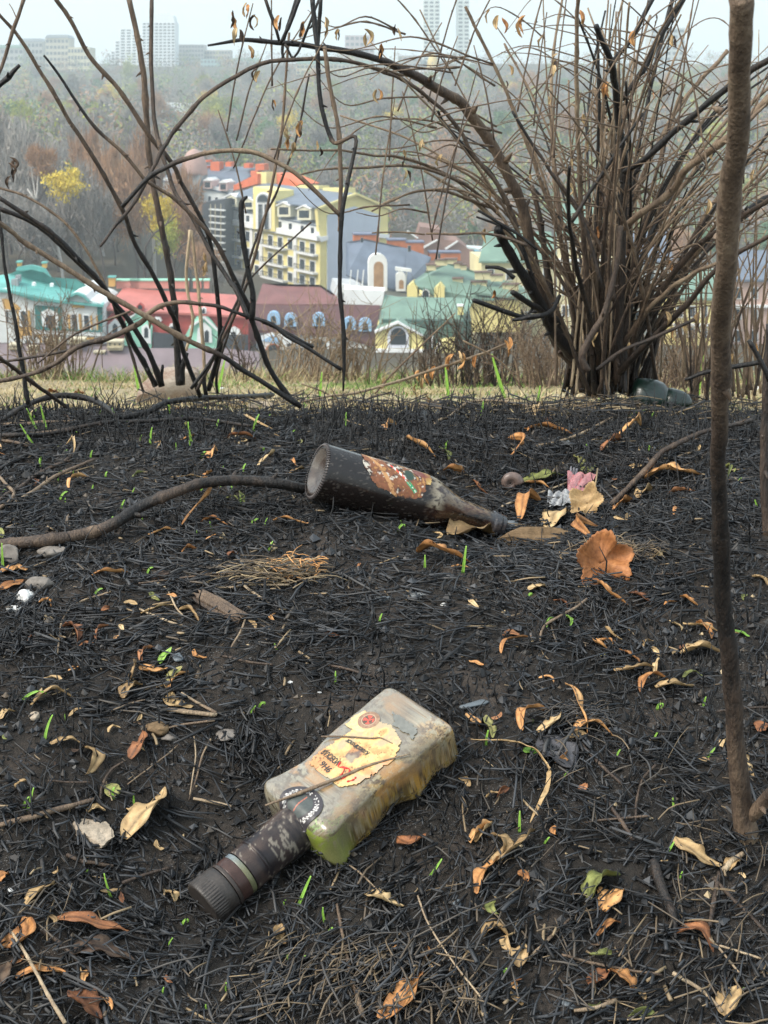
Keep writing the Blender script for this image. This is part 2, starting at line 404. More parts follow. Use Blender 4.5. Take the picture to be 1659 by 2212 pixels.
# ------------------------------------------------------------------ countless burnt straw, spikes, ash crumbs (stuff)
def sample_ground(n, y0=2050.0, seed=0):
    """points spread evenly over the slope in front of the camera"""
    r = np.random.default_rng(seed)
    y = r.uniform(.84, 2.30, int(n * 2.2)); x = r.uniform(-1, 1, len(y)) * (.30 * 2.30 + .05)
    keep = np.abs(x) < .30 * y + .07
    return x[keep][:n], y[keep][:n]
def straws(name, x, y, L, R, th, tone, lift, tilt, seed, label, bend=.35, sides=4, rings=3):
    r = np.random.default_rng(seed); n = len(x)
    s = np.linspace(-.5, .5, rings)[None]                                 # n,rings
    bd = r.normal(0, bend, n)[:, None]; ang = th[:, None] + bd * s * 1.6
    ds = np.gradient(np.linspace(-.5, .5, rings))[None] * L[:, None]
    cx = x[:, None] + np.cos(th[:, None]) * s * L[:, None] - np.sin(th[:, None]) * bd * (s ** 2 - .1) * L[:, None]
    cy = y[:, None] + np.sin(th[:, None]) * s * L[:, None] + np.cos(th[:, None]) * bd * (s ** 2 - .1) * L[:, None]
    zc = h(cx.ravel(), cy.ravel()).reshape(n, rings); zm = zc.mean(1, keepdims=True)
    cz = zm * .6 + zc * .4 + lift[:, None] + (tilt[:, None] * s * L[:, None])
    rad = R[:, None] * (1 - .25 * np.abs(s) * 2 * r.random((n, 1)))
    a = (np.arange(sides) / sides * 2 * math.pi)
    nx, ny = -np.sin(ang), np.cos(ang)
    V = np.stack([cx[..., None] + rad[..., None] * nx[..., None] * np.cos(a), cy[..., None] + rad[..., None] * ny[..., None] * np.cos(a),
                  cz[..., None] + rad[..., None] * .8 * np.sin(a)], -1)       # n,rings,sides,3
    V = V.reshape(-1, 3); base = (np.arange(n) * rings * sides)[:, None, None]
    i = (np.arange(rings - 1) * sides)[None, :, None]; j = np.arange(sides)[None, None]; k = (j + 1) % sides
    q = np.stack([base + i + j, base + i + k, base + i + sides + k, base + i + sides + j], -1).reshape(-1, 4)
    if sides == 4:
        b = np.arange(n) * rings * 4; e = b + (rings - 1) * 4
        q = np.vstack([q, np.stack([b + 3, b + 2, b + 1, b], -1), np.stack([e, e + 1, e + 2, e + 3], -1)])
    T = np.repeat(tone, rings * sides)
    o = obj(name, mesh(name, V, q, None, {'tone': T}, True, (STRAW,)))
    return tag(o, label, None, None, 'stuff')
BARE = [(850, 1450, .05), (480, 1470, .04), (720, 1540, .05), (300, 1650, .045), (90, 1620, .05), (1070, 1430, .05), (420, 1730, .05), (560, 1130, .03), (1060, 1540, .04)]
def bare(x, y):   # patches where the soil shows through
    b = np.clip((fbm(x * 4.5 + 3, y * 4.5, 77, 3) - .50) * 5, 0, 1)
    for (px_, py_, r_) in BARE:
        c = G(px_, py_); b = np.maximum(b, np.clip(1.5 - np.hypot(x - c[0], (y - c[1]) * .8) / r_ + (fbm(x * 25, y * 25, 7, 3) - .5) * 1.6, 0, 1))
    return b
LAST = {}
def lay_straw():
    x, y = sample_ground(49500, seed=5); r = np.random.default_rng(6)
    k = r.random(len(x)) > bare(x, y) * .80; x, y = x[k], y[k]; n = len(x)
    L = np.exp(r.normal(math.log(.0165), .6, n)).clip(.004, .085) ; R = np.exp(r.normal(math.log(.00088), .34, n)).clip(.0004, .0019)
    flow = (fbm(x * 5, y * 5, 41, 2) - .5) * 9
    th = r.uniform(0, math.pi, n) * .8 + flow * .7
    nc = 1500; ci = r.integers(0, n, nc); cl = r.integers(0, nc, n); m = r.random(n) < .42        # matted bundles that fell together
    sp = .006 + .010 * r.random(nc); x = np.where(m, x[ci[cl]] + r.normal(0, 1, n) * sp[cl], x); y = np.where(m, y[ci[cl]] + r.normal(0, 1, n) * sp[cl], y)
    th = np.where(m, th[ci[cl]] + r.normal(0, .22, n), th); L = np.where(m, L * 1.15, L)
    tone = np.clip(r.normal(.235, .17, n) + (fbm(x * 6, y * 6, 55, 2) - .5) * .3, 0, .52)
    tanm = (r.random(n) < .02 + .16 * np.clip((1.07 - y) / .12, 0, 1) * np.clip(fbm(x * 9, y * 9, 88, 2) * 2.4 - .7, 0, 1.2))
    tone = np.where(tanm, r.uniform(.58, .90, n), tone)
    lift = r.random(n) ** 1.6 * .009 * (.5 + 1.1 * fbm(x * 12, y * 12, 66, 2))
    straws('charred_straw', x, y, L, R, th, tone, lift, r.normal(0, .16, n), 8, 'burnt black and ash grey straw covering the whole slope', .16)
    x, y = sample_ground(20000, seed=15)          # finer bits
    n = len(x); r = np.random.default_rng(16)
    straws('charred_chaff', x, y, r.uniform(.002, .008, n), r.uniform(.0004, .0011, n), r.uniform(0, 6.3, n),
           np.where(r.random(n) < .06, r.uniform(.5, .85, n), r.uniform(.02, .42, n)), r.random(n) * .004, r.normal(0, .3, n), 17, 'fine black charcoal chaff between the burnt straw', .1, 4, 2)
lay_straw()
def spikes():
    r = np.random.default_rng(31)
    x, y = sample_ground(13000, seed=32)
    d = .13 + .55 * np.clip((fbm(x * 6, y * 6, 61, 3) - .52) * 6, 0, 1) + .9 * np.clip((y - 1.86) / .1, 0, 1) * np.clip(fbm(x * 6, y * 2, 5, 2) * 3 - .4, 0.1, 1.6)
    d += .35 * np.clip((x / y - .12) / .08, 0, 1); d *= np.where(y < 1.05, .35, 1)
    k = r.random(len(x)) < d; x, y = x[k], y[k]; n = len(x)
    H = np.exp(r.normal(math.log(.014), .5, n)).clip(.005, .042) * np.where(y > 1.92, 1.45, 1); R = r.uniform(.0005, .0011, n)
    z = h(x, y); lx = r.normal(0, .3, n) * H; ly = r.normal(0, .3, n) * H
    rings = 3; s = np.array([0, .55, 1.]); a = np.arange(4) / 4 * 2 * math.pi
    bx = r.normal(0, .12, n) * H
    cx = x[:, None] + lx[:, None] * s + bx[:, None] * np.sin(s * 3); cy = y[:, None] + ly[:, None] * s; cz = z[:, None] - .002 + (H[:, None]) * s
    rad = R[:, None] * np.array([1, .85, .35])
    V = np.stack([cx[..., None] + rad[..., None] * np.cos(a), cy[..., None] + rad[..., None] * np.sin(a), np.repeat(cz[..., None], 4, -1)], -1).reshape(-1, 3)
    b = (np.arange(n) * 12)[:, None, None]; i = (np.arange(2) * 4)[None, :, None]; j = np.arange(4)[None, None]; kk = (j + 1) % 4
    q = np.stack([b + i + j, b + i + kk, b + i + 4 + kk, b + i + 4 + j], -1).reshape(-1, 4)
    e = np.arange(n) * 12 + 8; q = np.vstack([q, np.stack([e, e + 1, e + 2, e + 3], -1)])
    tone = np.repeat(np.clip(r.normal(.10, .09, n), 0, .5), 12)
    tag(obj('burnt_stubble', mesh('burnt_stubble', V, q, None, {'tone': tone}, True, (STRAW,))), 'upright black burnt grass stubble standing all over the slope', kind='stuff')
spikes()
def crumbs():
    r = np.random.default_rng(51); x, y = sample_ground(26000, seed=52)
    k = r.random(len(x)) < .22 + bare(x, y) * .8; x, y = x[k], y[k]; n = len(x)
    s = np.exp(r.normal(math.log(.0019), .6, n)).clip(.0006, .0055)
    o6 = np.array([[1, 0, 0], [0, 1, 0], [-1, 0, 0], [0, -1, 0], [0, 0, 1], [0, 0, -1]], float)
    V = np.stack([x, y, h(x, y) + s * .3], -1)[:, None] + o6[None] * s[:, None, None] * r.uniform(.6, 1.3, (n, 6, 1)) + r.normal(0, .22, (n, 6, 3)) * s[:, None, None]
    f = np.array([[0, 1, 4], [1, 2, 4], [2, 3, 4], [3, 0, 4], [1, 0, 5], [2, 1, 5], [3, 2, 5], [0, 3, 5]])
    t = (f[None] + (np.arange(n) * 6)[:, None, None]).reshape(-1, 3)
    tone = np.repeat(np.where(r.random(n) < .012, 1.0, np.clip(r.normal(.24, .2, n), 0, .68)), 6)
    tag(obj('soil_crumbs', mesh('soil_crumbs', V.reshape(-1, 3), None, t, {'tone': tone}, False, (STRAW,))), 'dark soil and charcoal crumbs on the bare patches', kind='stuff')
crumbs()
def grass_blades():
    r = np.random.default_rng(71); n = 30000
    y = 2.16 + (6.9 - 2.16) * r.random(n) ** .8; x = r.uniform(-.3, .3, n) * y
    H = np.where(y > 5.7, r.uniform(.01, .07, n), r.uniform(.004, .018, n)) ; lean = r.normal(0, .8, (n, 2)) * H[:, None]
    w = r.uniform(.0008, .0022, n); a = r.uniform(0, 6.3, n); z = h(x, y)
    dx, dy = np.cos(a) * w, np.sin(a) * w
    V = np.stack([np.stack([x - dx, y - dy, z], -1), np.stack([x + dx, y + dy, z], -1),
                  np.stack([x + lean[:, 0] * .5 + dx * .7, y + lean[:, 1] * .5 + dy * .7, z + H * .6], -1), np.stack([x + lean[:, 0] * .5 - dx * .7, y + lean[:, 1] * .5 - dy * .7, z + H * .6], -1),
                  np.stack([x + lean[:, 0] * 1.2, y + lean[:, 1] * 1.2, z + H], -1)], 1)
    b = np.arange(n)[:, None] * 5; q = b + np.array([[0, 1, 2, 3]]); t = b + np.array([[3, 2, 4]])
    g = np.clip((fbm(x * 2, y * 1.1, 33, 3) - .45) * 6, 0, 1) * np.where(y > 5.3, 1, .35); green = r.random(n) < .05 + g * .6
    c = np.where(green[:, None], np.array([.13, .24, .04]), np.array([.42, .34, .19])) * r.uniform(.6, 1.2, (n, 1))
    tag(obj('path_grass', mesh('path_grass', V.reshape(-1, 3), q, t, None, False, (m_vcol('grass_blades', .6, .3, 50, .1, bump=0),), np.repeat(c, 5, 0))), 'short dry straw coloured and green grass on the path behind the burnt crest', kind='stuff')
grass_blades()

# ------------------------------------------------------------------ the melted square flask
def flask_px(px, py, z=0.0):
    """where the sight line through a photo point meets the flask's own plane z (to place its label where the photo has it)"""
    d = ray(px, py); inv = _R.T; o = inv @ (_cam - FT); dd = inv @ d
    t = (z - o[2]) / dd[2]; p_ = o + dd * t; return p_[0], p_[1]
def blob(x, y, cx, cy, rx, ry, ns=400, am=.35, seed=3):
    d = np.sqrt(((x - cx) / rx) ** 2 + ((y - cy) / ry) ** 2) + (fbm(x * ns, y * ns, seed, 3) - .5) * am * 2
    return np.clip((1.05 - d) / .22, 0, 1)
def build_flask():
    root = empty('square_flask', FT, 'soot stained melted square flask lying nearest the camera, cap towards the lower left', 'bottle')
    root.matrix_world = FMW
    ns, na = 230, 220
    s = np.linspace(0, 1, ns); a = np.linspace(0, 2 * math.pi, na, endpoint=False)
    x = s * FLN
    end = lambda d, r: np.sqrt(np.clip(1 - ((r - d) / r).clip(0, 1) ** 2, 0, 1))
    rb = .009; e0 = end(x, rb); e1 = end(FLN - x, .012)
    cap = np.minimum(e0, 1) * np.minimum(e1, 1)
    hw = FWD / 2 * (1 - .035 * np.sin(s * 3.1)); ht = FTH / 2 * np.ones(ns)
    hw = hw - (1 - e0) * rb * .8 - (1 - e1) * .014; ht = ht - (1 - e0) * rb * .8 - (1 - e1) * .013
    ex = 2 / 7.5
    ca, sa = np.cos(a), np.sin(a)
    cy = np.sign(ca) * np.abs(ca) ** ex; cz = np.sign(sa) * np.abs(sa) ** ex
    Y = hw[:, None] * cy[None]; Z = ht[:, None] * cz[None]; X = np.repeat(x[:, None], na, 1)
    S = np.repeat(s[:, None], na, 1)
    # melted waists: the left side drawn in before the shoulder, the right flank scalloped
    left = np.clip(-cy, 0, 1)[None] ** 3; right = np.clip(cy, 0, 1)[None] ** 3; low = np.clip(-cz, 0, 1)[None]
    Y += left * .0062 * np.exp(-((S - .70) / .13) ** 2); Y -= left * .003 * np.exp(-((S - .93) / .06) ** 2)
    Y -= right * (.005 * np.exp(-((S - .52) / .12) ** 2) + .003 * np.exp(-((S - .2) / .07) ** 2)) * (.4 + low) 
    Y += right * (.004 * np.exp(-((S - .36) / .06) ** 2) + .006 * np.exp(-((S - .95) / .08) ** 2)) * (.3 + low)
    Z -= np.clip(cz, 0, 1)[None] ** 4 * (.0016 * np.exp(-((S - .8) / .12) ** 2) * np.clip(1 - (cy[None] * 1.0) ** 2, 0, 1))
    Z += np.clip(-cz, 0, 1)[None] ** 3 * (.0018 * np.sin(S * 17) * np.clip(cy[None], 0, 1))
    dn = (fbm(X * 40, Y * 40 + Z * 60, 5, 2) - .5) * .0014; Y += dn * np.sign(Y) ; Z += dn * np.sign(Z) * .5
    Z = Z - FTH / 2
    V = np.stack([X, Y, Z], -1).reshape(-1, 3)
    i = np.arange(ns - 1)[:, None] * na; j = np.arange(na)[None]; k = (j + 1) % na
    q = np.stack([i + j, i + k, i + na + k, i + na + j], -1).reshape(-1, 4)[:, ::-1]
    V = np.vstack([V, [[0.0008, 0, -FTH / 2]], [[FLN, 0, -FTH / 2]]]); c0 = ns * na
    jj = np.arange(na); t = np.vstack([np.stack([np.full(na, c0), jj, (jj + 1) % na], -1), np.stack([np.full(na, c0 + 1), (ns - 1) * na + (jj + 1) % na, (ns - 1) * na + jj], -1)])
    # colours of the dirty glass and what has dried on it
    x_, y_, z_ = V[:, 0], V[:, 1], V[:, 2]
    vv = y_ + (-z_) * np.where(y_ > 0, 1, -1) * .9           # unrolled across
    n1 = fbm(x_ * 60, vv * 60, 1, 4); n2 = fbm(x_ * 300, vv * 300, 2, 3); n3 = fbm(x_ * 700, vv * 700, 12, 2)
    c = np.array([.27, .245, .175]) * (.55 + .9 * n1)[:, None]
    def lay(m, col):
        nonlocal c
        c = c + (np.array(col) - c) * np.clip(m, 0, 1)[:, None]
    lay(np.clip((n1 - .50) * 6, 0, .8), (.13, .12, .10))
    side = np.clip((y_ - FWD * .30) / .010, 0, 1) * np.clip(.25 + (n1 - .3) * 1.8, 0, 1); side = np.maximum(side, np.clip((-z_ - .012) / .008, 0, 1) * (y_ > 0))
    lay(side, (.30, .20, .045))
    lay(side * np.clip((n1 - .48) * 6, 0, 1) * .8, (.40, .21, .04)); lay(side * np.clip((.48 - n1) * 6, 0, 1) * .8, (.10, .065, .02))
    lay(np.clip((y_ - FWD * .12) / .02, 0, 1) * (z_ > -.01) * np.clip((n2 * .6 + n1 * .6 - .62) * 6, 0, .9) * np.clip(1 - x_ / .17, 0, 1), (.13, .085, .045))
    lay(blob(x_, y_, .012, .0, .020, .045, 90, .5) * np.clip((n2 - .42) * 6, 0, 1) * .9, (.42, .26, .10))
    lay(blob(x_, y_, .020, .032, .020, .014, 90, .5) * np.clip((n2 - .40) * 5, 0, 1), (.36, .25, .12))
    lay(np.clip(1 - x_ / .006, 0, 1) * .6 * np.clip(n2 * 2 - .5, 0, 1), (.06, .05, .045))
    lay(np.clip((x_ - FLN * .83) / .01, 0, 1) * (z_ > -.012) * np.clip(n1 * 2.4 - .7, 0, .8), (.075, .06, .06))
    gx, gy = flask_px(690, 1795); g = blob(x_, y_, gx, gy, .019, .017, 160, .8, 9) * np.clip((n2 - .42) * 7, 0, 1) * np.clip(z_ / .02 + 1, 0, 1); lay(g, (.24, .42, .10))
    gx, gy = flask_px(735, 1745); lay(blob(x_, y_, gx, gy, .012, .007, 120, .5, 9) * .7 * np.clip((n2 - .3) * 4, 0, 1), (.30, .42, .20))
    gx, gy = flask_px(675, 1822); b = blob(x_, y_, gx, gy, .010, .011, 150, .4, 4); lay(b, (.13, .055, .008)); lay(b * (n3 > .66), (.45, .62, .15))
    gx, gy = flask_px(745, 1800, -.01); b = blob(x_, vv, gx, gy + .01, .006, .010, 150, .4, 4); lay(b, (.05, .035, .04))
    gx, gy = flask_px(760, 1735); b = blob(x_, y_, gx, gy, .012, .004, 200, .6, 6); lay(b, (.09, .035, .018))
    lay(np.clip((y_ - .02) / .01, 0, 1) * np.clip((x_ - .10) / .02, 0, 1) * np.clip((n1 - .42) * 5, 0, 1) * .7 * (z_ < -.006), (.21, .27, .06))
    lay(np.clip((n3 - .60) * 12, 0, .85) * (n2 > .45), (.03, .024, .018)); lay((n3 < .27) * .35, (.45, .43, .36)); lay(np.clip((n2 - .53) * 8, 0, .75), (.085, .055, .03)); lay(np.clip((n1 - .57) * 9, 0, .8) * (z_ > -.02), (.36, .20, .075)); lay(np.clip((x_ - FLN * .80) / .02, 0, 1) * (y_ > .005) * (z_ < -.008) * np.clip(n2 * 2, 0, .9), (.26, .33, .05)); lay(np.clip((.36 - n2) * 8, 0, .5), (.33, .29, .20)); lay(np.clip((fbm(x_ * 25, vv * 25, 77, 3) - .5) * 5, 0, .6), (.16, .13, .085))
    bm = m_vcol('flask_glass', .26, .5, 700, .14, coat=.45, trans=.12, bump=.12)
    body = obj('body', mesh('body', V, q, t, None, True, (bm,), c), root)
    # neck, bands and cap are turned parts along the flask's axis
    def lathe(name, prof, colf, matr, na=72, ridges=None):
        prof = np.asarray(prof); n = len(prof); a = np.arange(na) / na * 2 * math.pi
        r = np.repeat(prof[:, 1:2], na, 1)
        if ridges is not None: r = r * (1 + ridges(prof[:, 0][:, None], a[None]))
        V = np.stack([np.repeat(prof[:, 0:1], na, 1), r * np.cos(a)[None], r * np.sin(a)[None] + NZ], -1).reshape(-1, 3)
        i = np.arange(n - 1)[:, None] * na; j = np.arange(na)[None]; k = (j + 1) % na
        q = np.stack([i + j, i + k, i + na + k, i + na + j], -1).reshape(-1, 4)[:, ::-1]
        return obj(name, mesh(name, V, q, None, None, True, (matr,), colf(V)), root)
    NZ = -FTH / 2
    x0 = FLN - .012; k = FNK + .012; r0 = .0182 * FK
    pr = [(0, .0196), (.006, .0196), (.014, .0193), (.024, .0186), (.036, .0182), (.05, .0180), (.0502, .0188), (.0525, .0188), (.0527, .0180), (.0645, .0180), (.066, .0176)]
    pr2 = []
    for (p0, r0_), (p1, r1_) in zip(pr[:-1], pr[1:]):
        for f in np.linspace(0, 1, max(2, int((p1 - p0) / .0012)), endpoint=False): pr2.append((x0 + (p0 + (p1 - p0) * f) * k / .107, (r0_ + (r1_ - r0_) * f) * FK))
    def neckcol(V):
        n1 = fbm(V[:, 0] * 70, V[:, 1] * 70 + V[:, 2] * 40, 8, 4); n2 = fbm(V[:, 0] * 400, V[:, 1] * 400 + V[:, 2] * 300, 18, 3)
        c = np.array([.015, .012, .014]) + np.array([.04, .026, .018]) * np.clip((n1 - .42) * 4, 0, 1)[:, None]
        d = np.clip(1 - (V[:, 0] - x0) / .035, 0, 1) * np.clip((n2 - .3) * 3, 0, 1)
        c = c + (np.array([.17, .14, .115]) - c) * (d * .5)[:, None]
        return c + (np.array([.3, .27, .22]) - c) * ((n2 > .70) * .5)[:, None]
    gm = m_vcol('dark_neck_glass', .4, .3, 900, .3, coat=.08)
    lathe('neck', pr2, neckcol, gm)
    xx = x0 + .066 * k / .107
    flat = lambda col, v=.3: (lambda V: np.array(col) * (1 - v + 2 * v * fbm(V[:, 0] * 250, V[:, 1] * 250 + V[:, 2] * 200, 5, 3))[:, None])
    def bandcol(V):
        n = fbm(V[:, 0] * 120, V[:, 1] * 90, 9, 3)[:, None]; g = np.clip((V[:, 1:2]) / .012 * .5 + .5, 0, 1)
        c = np.array([.25, .31, .36]) * (1 - g) + np.array([.17, .17, .09]) * g; return c * (.3 + .75 * n)
    S_ = k / .107
    def rings(a0, a1, r, b=.0004):
        return [(xx + a0 * S_, r * FK - b), (xx + (a0 + b) * S_, r * FK)] + [(xx + v * S_, r * FK) for v in np.linspace(a0 + .001, a1 - .001, 5)] + [(xx + (a1 - b) * S_, r * FK), (xx + a1 * S_, r * FK - b)]
    lathe('foil_band', rings(0, .0045, .0179), bandcol, m_vcol('foil', .35, .5, 700, .3))
    lathe('collar', rings(.0045, .014, .0181), flat((.045, .024, .020), .5), gm)
    lathe('safety_ring', rings(.0142, .0175, .0188), flat((.045, .036, .032), .4), gm)
    cp = [(.0180, .0180), (.0185, .0190), (.020, .0194)] + [(v, .0195) for v in np.linspace(.0215, .0375, 12)] + [(.0395, .0193), (.0405, .0186), (.0407, .0170), (.0403, .010), (.0403, .0001)]
    rid = lambda X_, A: (.012 * np.sign(np.sin(A * 48)) * ((X_ > xx + .028 * S_) & (X_ < xx + .0395 * S_)))
    lathe('cap', [(xx + a_ * S_, b_ * FK) for a_, b_ in cp], flat((.030, .025, .022), .45), m_vcol('scorched_metal', .5, .5, 500, .4), 288, rid)
    # paper label on the upper face: an irregular sheet following the face, with what is printed on it
    def patch(name, poly_px, colf, lift, res=90, rag=.0012, parent=root, seed=3, rough=.6):
        poly = np.array([flask_px(a_, b_) for a_, b_ in poly_px])
        mn, mx = poly.min(0), poly.max(0); st = (mx - mn).max() / res
        gx, gy = np.meshgrid(np.arange(mn[0], mx[0], st), np.arange(mn[1], mx[1], st), indexing='ij')
        rx = gx + (fbm(gx * 300, gy * 300, seed, 3) - .5) * rag * 4; ry = gy + (fbm(gx * 300 + 9, gy * 300, seed + 1, 3) - .5) * rag * 4
        ins = np.zeros(gx.shape, bool)
        for m_ in range(len(poly)):
            a_, b_ = poly[m_], poly[m_ - 1]
            cr = ((a_[1] > ry) != (b_[1] > ry)) & (rx < (b_[0] - a_[0]) * (ry - a_[1]) / (b_[1] - a_[1] + 1e-12) + a_[0]); ins ^= cr
        from_top = surf_z(gx, gy) + lift
        idx = np.arange(gx.size).reshape(gx.shape)
        f = ins[:-1, :-1] & ins[1:, :-1] & ins[1:, 1:] & ins[:-1, 1:]
        q = np.stack([idx[:-1, :-1][f], idx[1:, :-1][f], idx[1:, 1:][f], idx[:-1, 1:][f]], -1)
        used = np.unique(q); mp = -np.ones(gx.size, int); mp[used] = np.arange(len(used))
        V = np.stack([gx, gy, from_top], -1).reshape(-1, 3)[used]
        return obj(name, mesh(name, V, mp[q], None, None, True, (m_vcol(name + '_print', rough, .35, 1500, .12, bump=.1),), colf(V[:, 0], V[:, 1])), parent)
    def surf_z(gx, gy):
        hy = np.interp(gx, x, hw); hz = np.interp(gx, x, ht)
        u_ = np.clip(np.abs(gy) / hy, 0, .999); z = hz * (1 - u_ ** 7.5) ** (1 / 7.5)
        s_ = gx / FLN; z = z - .0016 * np.exp(-((s_ - .8) / .12) ** 2) * np.clip(1 - u_ ** 2, 0, 1)
        return z - FTH / 2 + .0006
    def labcol(X_, Y_):
        n1 = fbm(X_ * 110, Y_ * 110, 31, 4); n2 = fbm(X_ * 500, Y_ * 500, 32, 3)
        c = np.array([.66, .44, .19])[None] * (.75 + .45 * n2)[:, None]
        u0, v0 = flask_px(690, 1650); c = c + (np.array([.62, .29, .14]) - c) * (blob(X_, Y_, u0, v0, .012, .016, 150, .4) * .8)[:, None]
        u0, v0 = flask_px(800, 1690); c = c + (np.array([.60, .32, .20]) - c) * (blob(X_, Y_, u0, v0, .030, .010, 150, .5) * .75)[:, None]
        u0, v0 = flask_px(790, 1560); c = c + (np.array([.50, .30, .18]) - c) * (blob(X_, Y_, u0, v0, .015, .02, 150, .5) * .5)[:, None]
        u0, v0 = flask_px(764, 1630); m = blob(X_, Y_, u0, v0, .0095, .007, 260, .45, 7); c = c + (np.array([.16, .115, .095]) - c) * m[:, None]
        c = c + (np.array([.46, .23, .10]) - c) * np.clip((n1 - .48) * 5, 0, .8)[:, None]; c = c + (np.array([.34, .30, .22]) - c) * np.clip((.42 - n1) * 6, 0, .7)[:, None]
        c = c + (np.array([.12, .08, .05]) - c) * ((n2 > .67) * (n1 > .5) * .8)[:, None]
        return c
    patch('paper_label', [(757, 1578), (800, 1560), (842, 1563), (868, 1598), (855, 1640), (800, 1680), (757, 1700), (730, 1698), (692, 1672), (664, 1650), (690, 1622), (730, 1600)], labcol, .0003)
    patch('torn_label_piece', [(765, 1545), (790, 1535), (808, 1552), (812, 1575), (790, 1588), (762, 1578), (742, 1565)], lambda a_, b_: np.array([.62, .47, .24]) * (.6 + .7 * fbm(a_ * 400, b_ * 400, 7, 3))[:, None], .0004, 50)
    patch('grey_film', [(845, 1530), (862, 1545), (905, 1575), (893, 1600), (868, 1580), (848, 1570)], lambda a_, b_: np.array([.17, .175, .16]) * (.7 + .5 * fbm(a_ * 300, b_ * 300, 7, 3))[:, None], .0002, 50)
    def ring_patch(name, cpx, rad_m, colf, lift, asp=1.0):
        cx_, cy_ = flask_px(*cpx); nr, na_ = 28, 96
        rr_, aa_ = np.meshgrid(np.linspace(0, 1, nr), np.arange(na_) / na_ * 2 * math.pi, indexing='ij')
        gx = cx_ + rr_ * rad_m * asp * np.cos(aa_); gy = cy_ + rr_ * rad_m * np.sin(aa_)
        V = np.stack([gx, gy, surf_z(gx, gy) + lift - .0002 * rr_ ** 6], -1).reshape(-1, 3)
        i = np.arange(nr - 1)[:, None] * na_; j = np.arange(na_)[None]; k2 = (j + 1) % na_
        q = np.stack([i + j, i + k2, i + na_ + k2, i + na_ + j], -1).reshape(-1, 4)[:, ::-1]
        return obj(name, mesh(name, V, q[:, ::-1], None, None, True, (m_vcol(name + '_print', .4, .5, 900, .15, bump=.1),), colf(rr_.ravel(), aa_.ravel(), V)), root)
    def badge(r, a_, V):
        n = fbm(V[:, 0] * 500, V[:, 1] * 500, 3, 3)
        c = np.array([.28, .17, .11]) * (.6 + .7 * n)[:, None]
        c = np.where(((r > .60) & (r < .66))[:, None], np.array([.55, .42, .28]), c); c = np.where((r < .56)[:, None], np.array([.12, .07, .05]) * (.6 + n)[:, None], c)
        petal = (r < .50) & (r > .06) & (np.abs(np.sin(a_ * 2.0 + .6)) > .62) & (n > .35); c = np.where(petal[:, None], np.array([.75, .09, .06]), c)
        return c
    ring_patch('round_badge', (797, 1557), .0098, badge, .0006)
    def seal(r, a_, V):
        n = fbm(V[:, 0] * 260, V[:, 1] * 260, 3, 4)
        c = np.array([.040, .036, .040]) * (.7 + .9 * n)[:, None]
        c = np.where((r < .58)[:, None], np.array([.055, .065, .062]) * (.6 + .8 * n)[:, None], c)
        ck = (((np.floor(a_ / (2 * math.pi) * 56) + np.floor((r - .66) / .055)) % 2) == 0) & (r > .66) & (r < .83) & (n > .38)
        c = np.where(ck[:, None], np.array([.62, .60, .57]), c)
        c = np.where(((r < .5) & (np.abs(V[:, 1] - V[0, 1] + .001) < .0006) & (n > .45))[:, None], np.array([.35, .12, .08]), c)
        return c
    ring_patch('dark_seal', (648, 1737), .0215, seal, .0006, .82)
    # printed words, upright when the neck is up
    ink = m_plain('print_ink', (.035, .045, .05), .6, .3, .3, 900); redink = m_plain('red_ink', (.60, .04, .04), .6, .3, .3, 900)
    def words(name, txt, p0, p1, height_m, m, italic=0):
        a_ = np.array(flask_px(*p0)); b_ = np.array(flask_px(*p1)); cu = bpy.data.curves.new('t', 'FONT'); cu.body = txt; cu.size = 1; cu.shear = italic; cu.offset = .018; cu.resolution_u = 3
        to = bpy.data.objects.new('t', cu); COL.objects.link(to); dg = bpy.context.evaluated_depsgraph_get(); dg.update()
        me = bpy.data.meshes.new_from_object(to.evaluated_get(dg)); bpy.data.objects.remove(to)
        co = np.empty(len(me.vertices) * 3, np.float32); me.vertices.foreach_get('co', co); co = co.reshape(-1, 3)
        w = co[:, 0].max() - co[:, 0].min(); L_ = np.linalg.norm(b_ - a_); d = (b_ - a_) / L_; up_ = np.array([-d[1], d[0]])
        if up_[0] < 0: up_ = -up_
        q0 = (co[:, 0] - co[:, 0].min()) / w * L_; q1 = co[:, 1] / .72 * height_m
        X_ = a_[0] + d[0] * q0 + up_[0] * q1; Y_ = a_[1] + d[1] * q0 + up_[1] * q1
        out = np.stack([X_, Y_, surf_z(X_, Y_) + .0008], -1).astype(np.float32)
        me.vertices.foreach_set('co', out.ravel()); me.materials.clear(); me.materials.append(m)
        for pl in me.polygons: pl.use_smooth = False
        me.update(); return obj(name, me, root)
    words('lettering', 'Классич\u0435\u0441\u043a', (800, 1628), (752, 1597), .0046, ink, .35)
    words('lettering', 'МОВСКАЯ', (738, 1647), (704, 1620), .0058, ink)
    words('lettering', '9Н6', (719, 1663), (700, 1645), .0056, ink)
    words('lettering', 'от', (737, 1680), (730, 1688), .0022, ink)
    # red torn emblem flourish beside the words
    b = Buf()
    for pts in ([(736, 1648), (731, 1658), (744, 1660), (740, 1672), (730, 1682)], [(744, 1660), (756, 1664), (750, 1676), (738, 1684)], [(750, 1690), (764, 1686), (770, 1680)]):
        Cx = []
        for a_, c_ in pts: u_, v_ = flask_px(a_, c_); Cx.append((u_, v_, float(surf_z(np.array([u_]), np.array([v_]))[0]) + .0006))
        Vt, qt, tt = tube(catmull(Cx, 18), .0006 * (1 + .5 * np.sin(np.arange(18))), 5); b.add(Vt, qt, tt)
    obj('red_flourish', b.mesh('red_flourish', (redink,)), root)
    return root
build_flask()

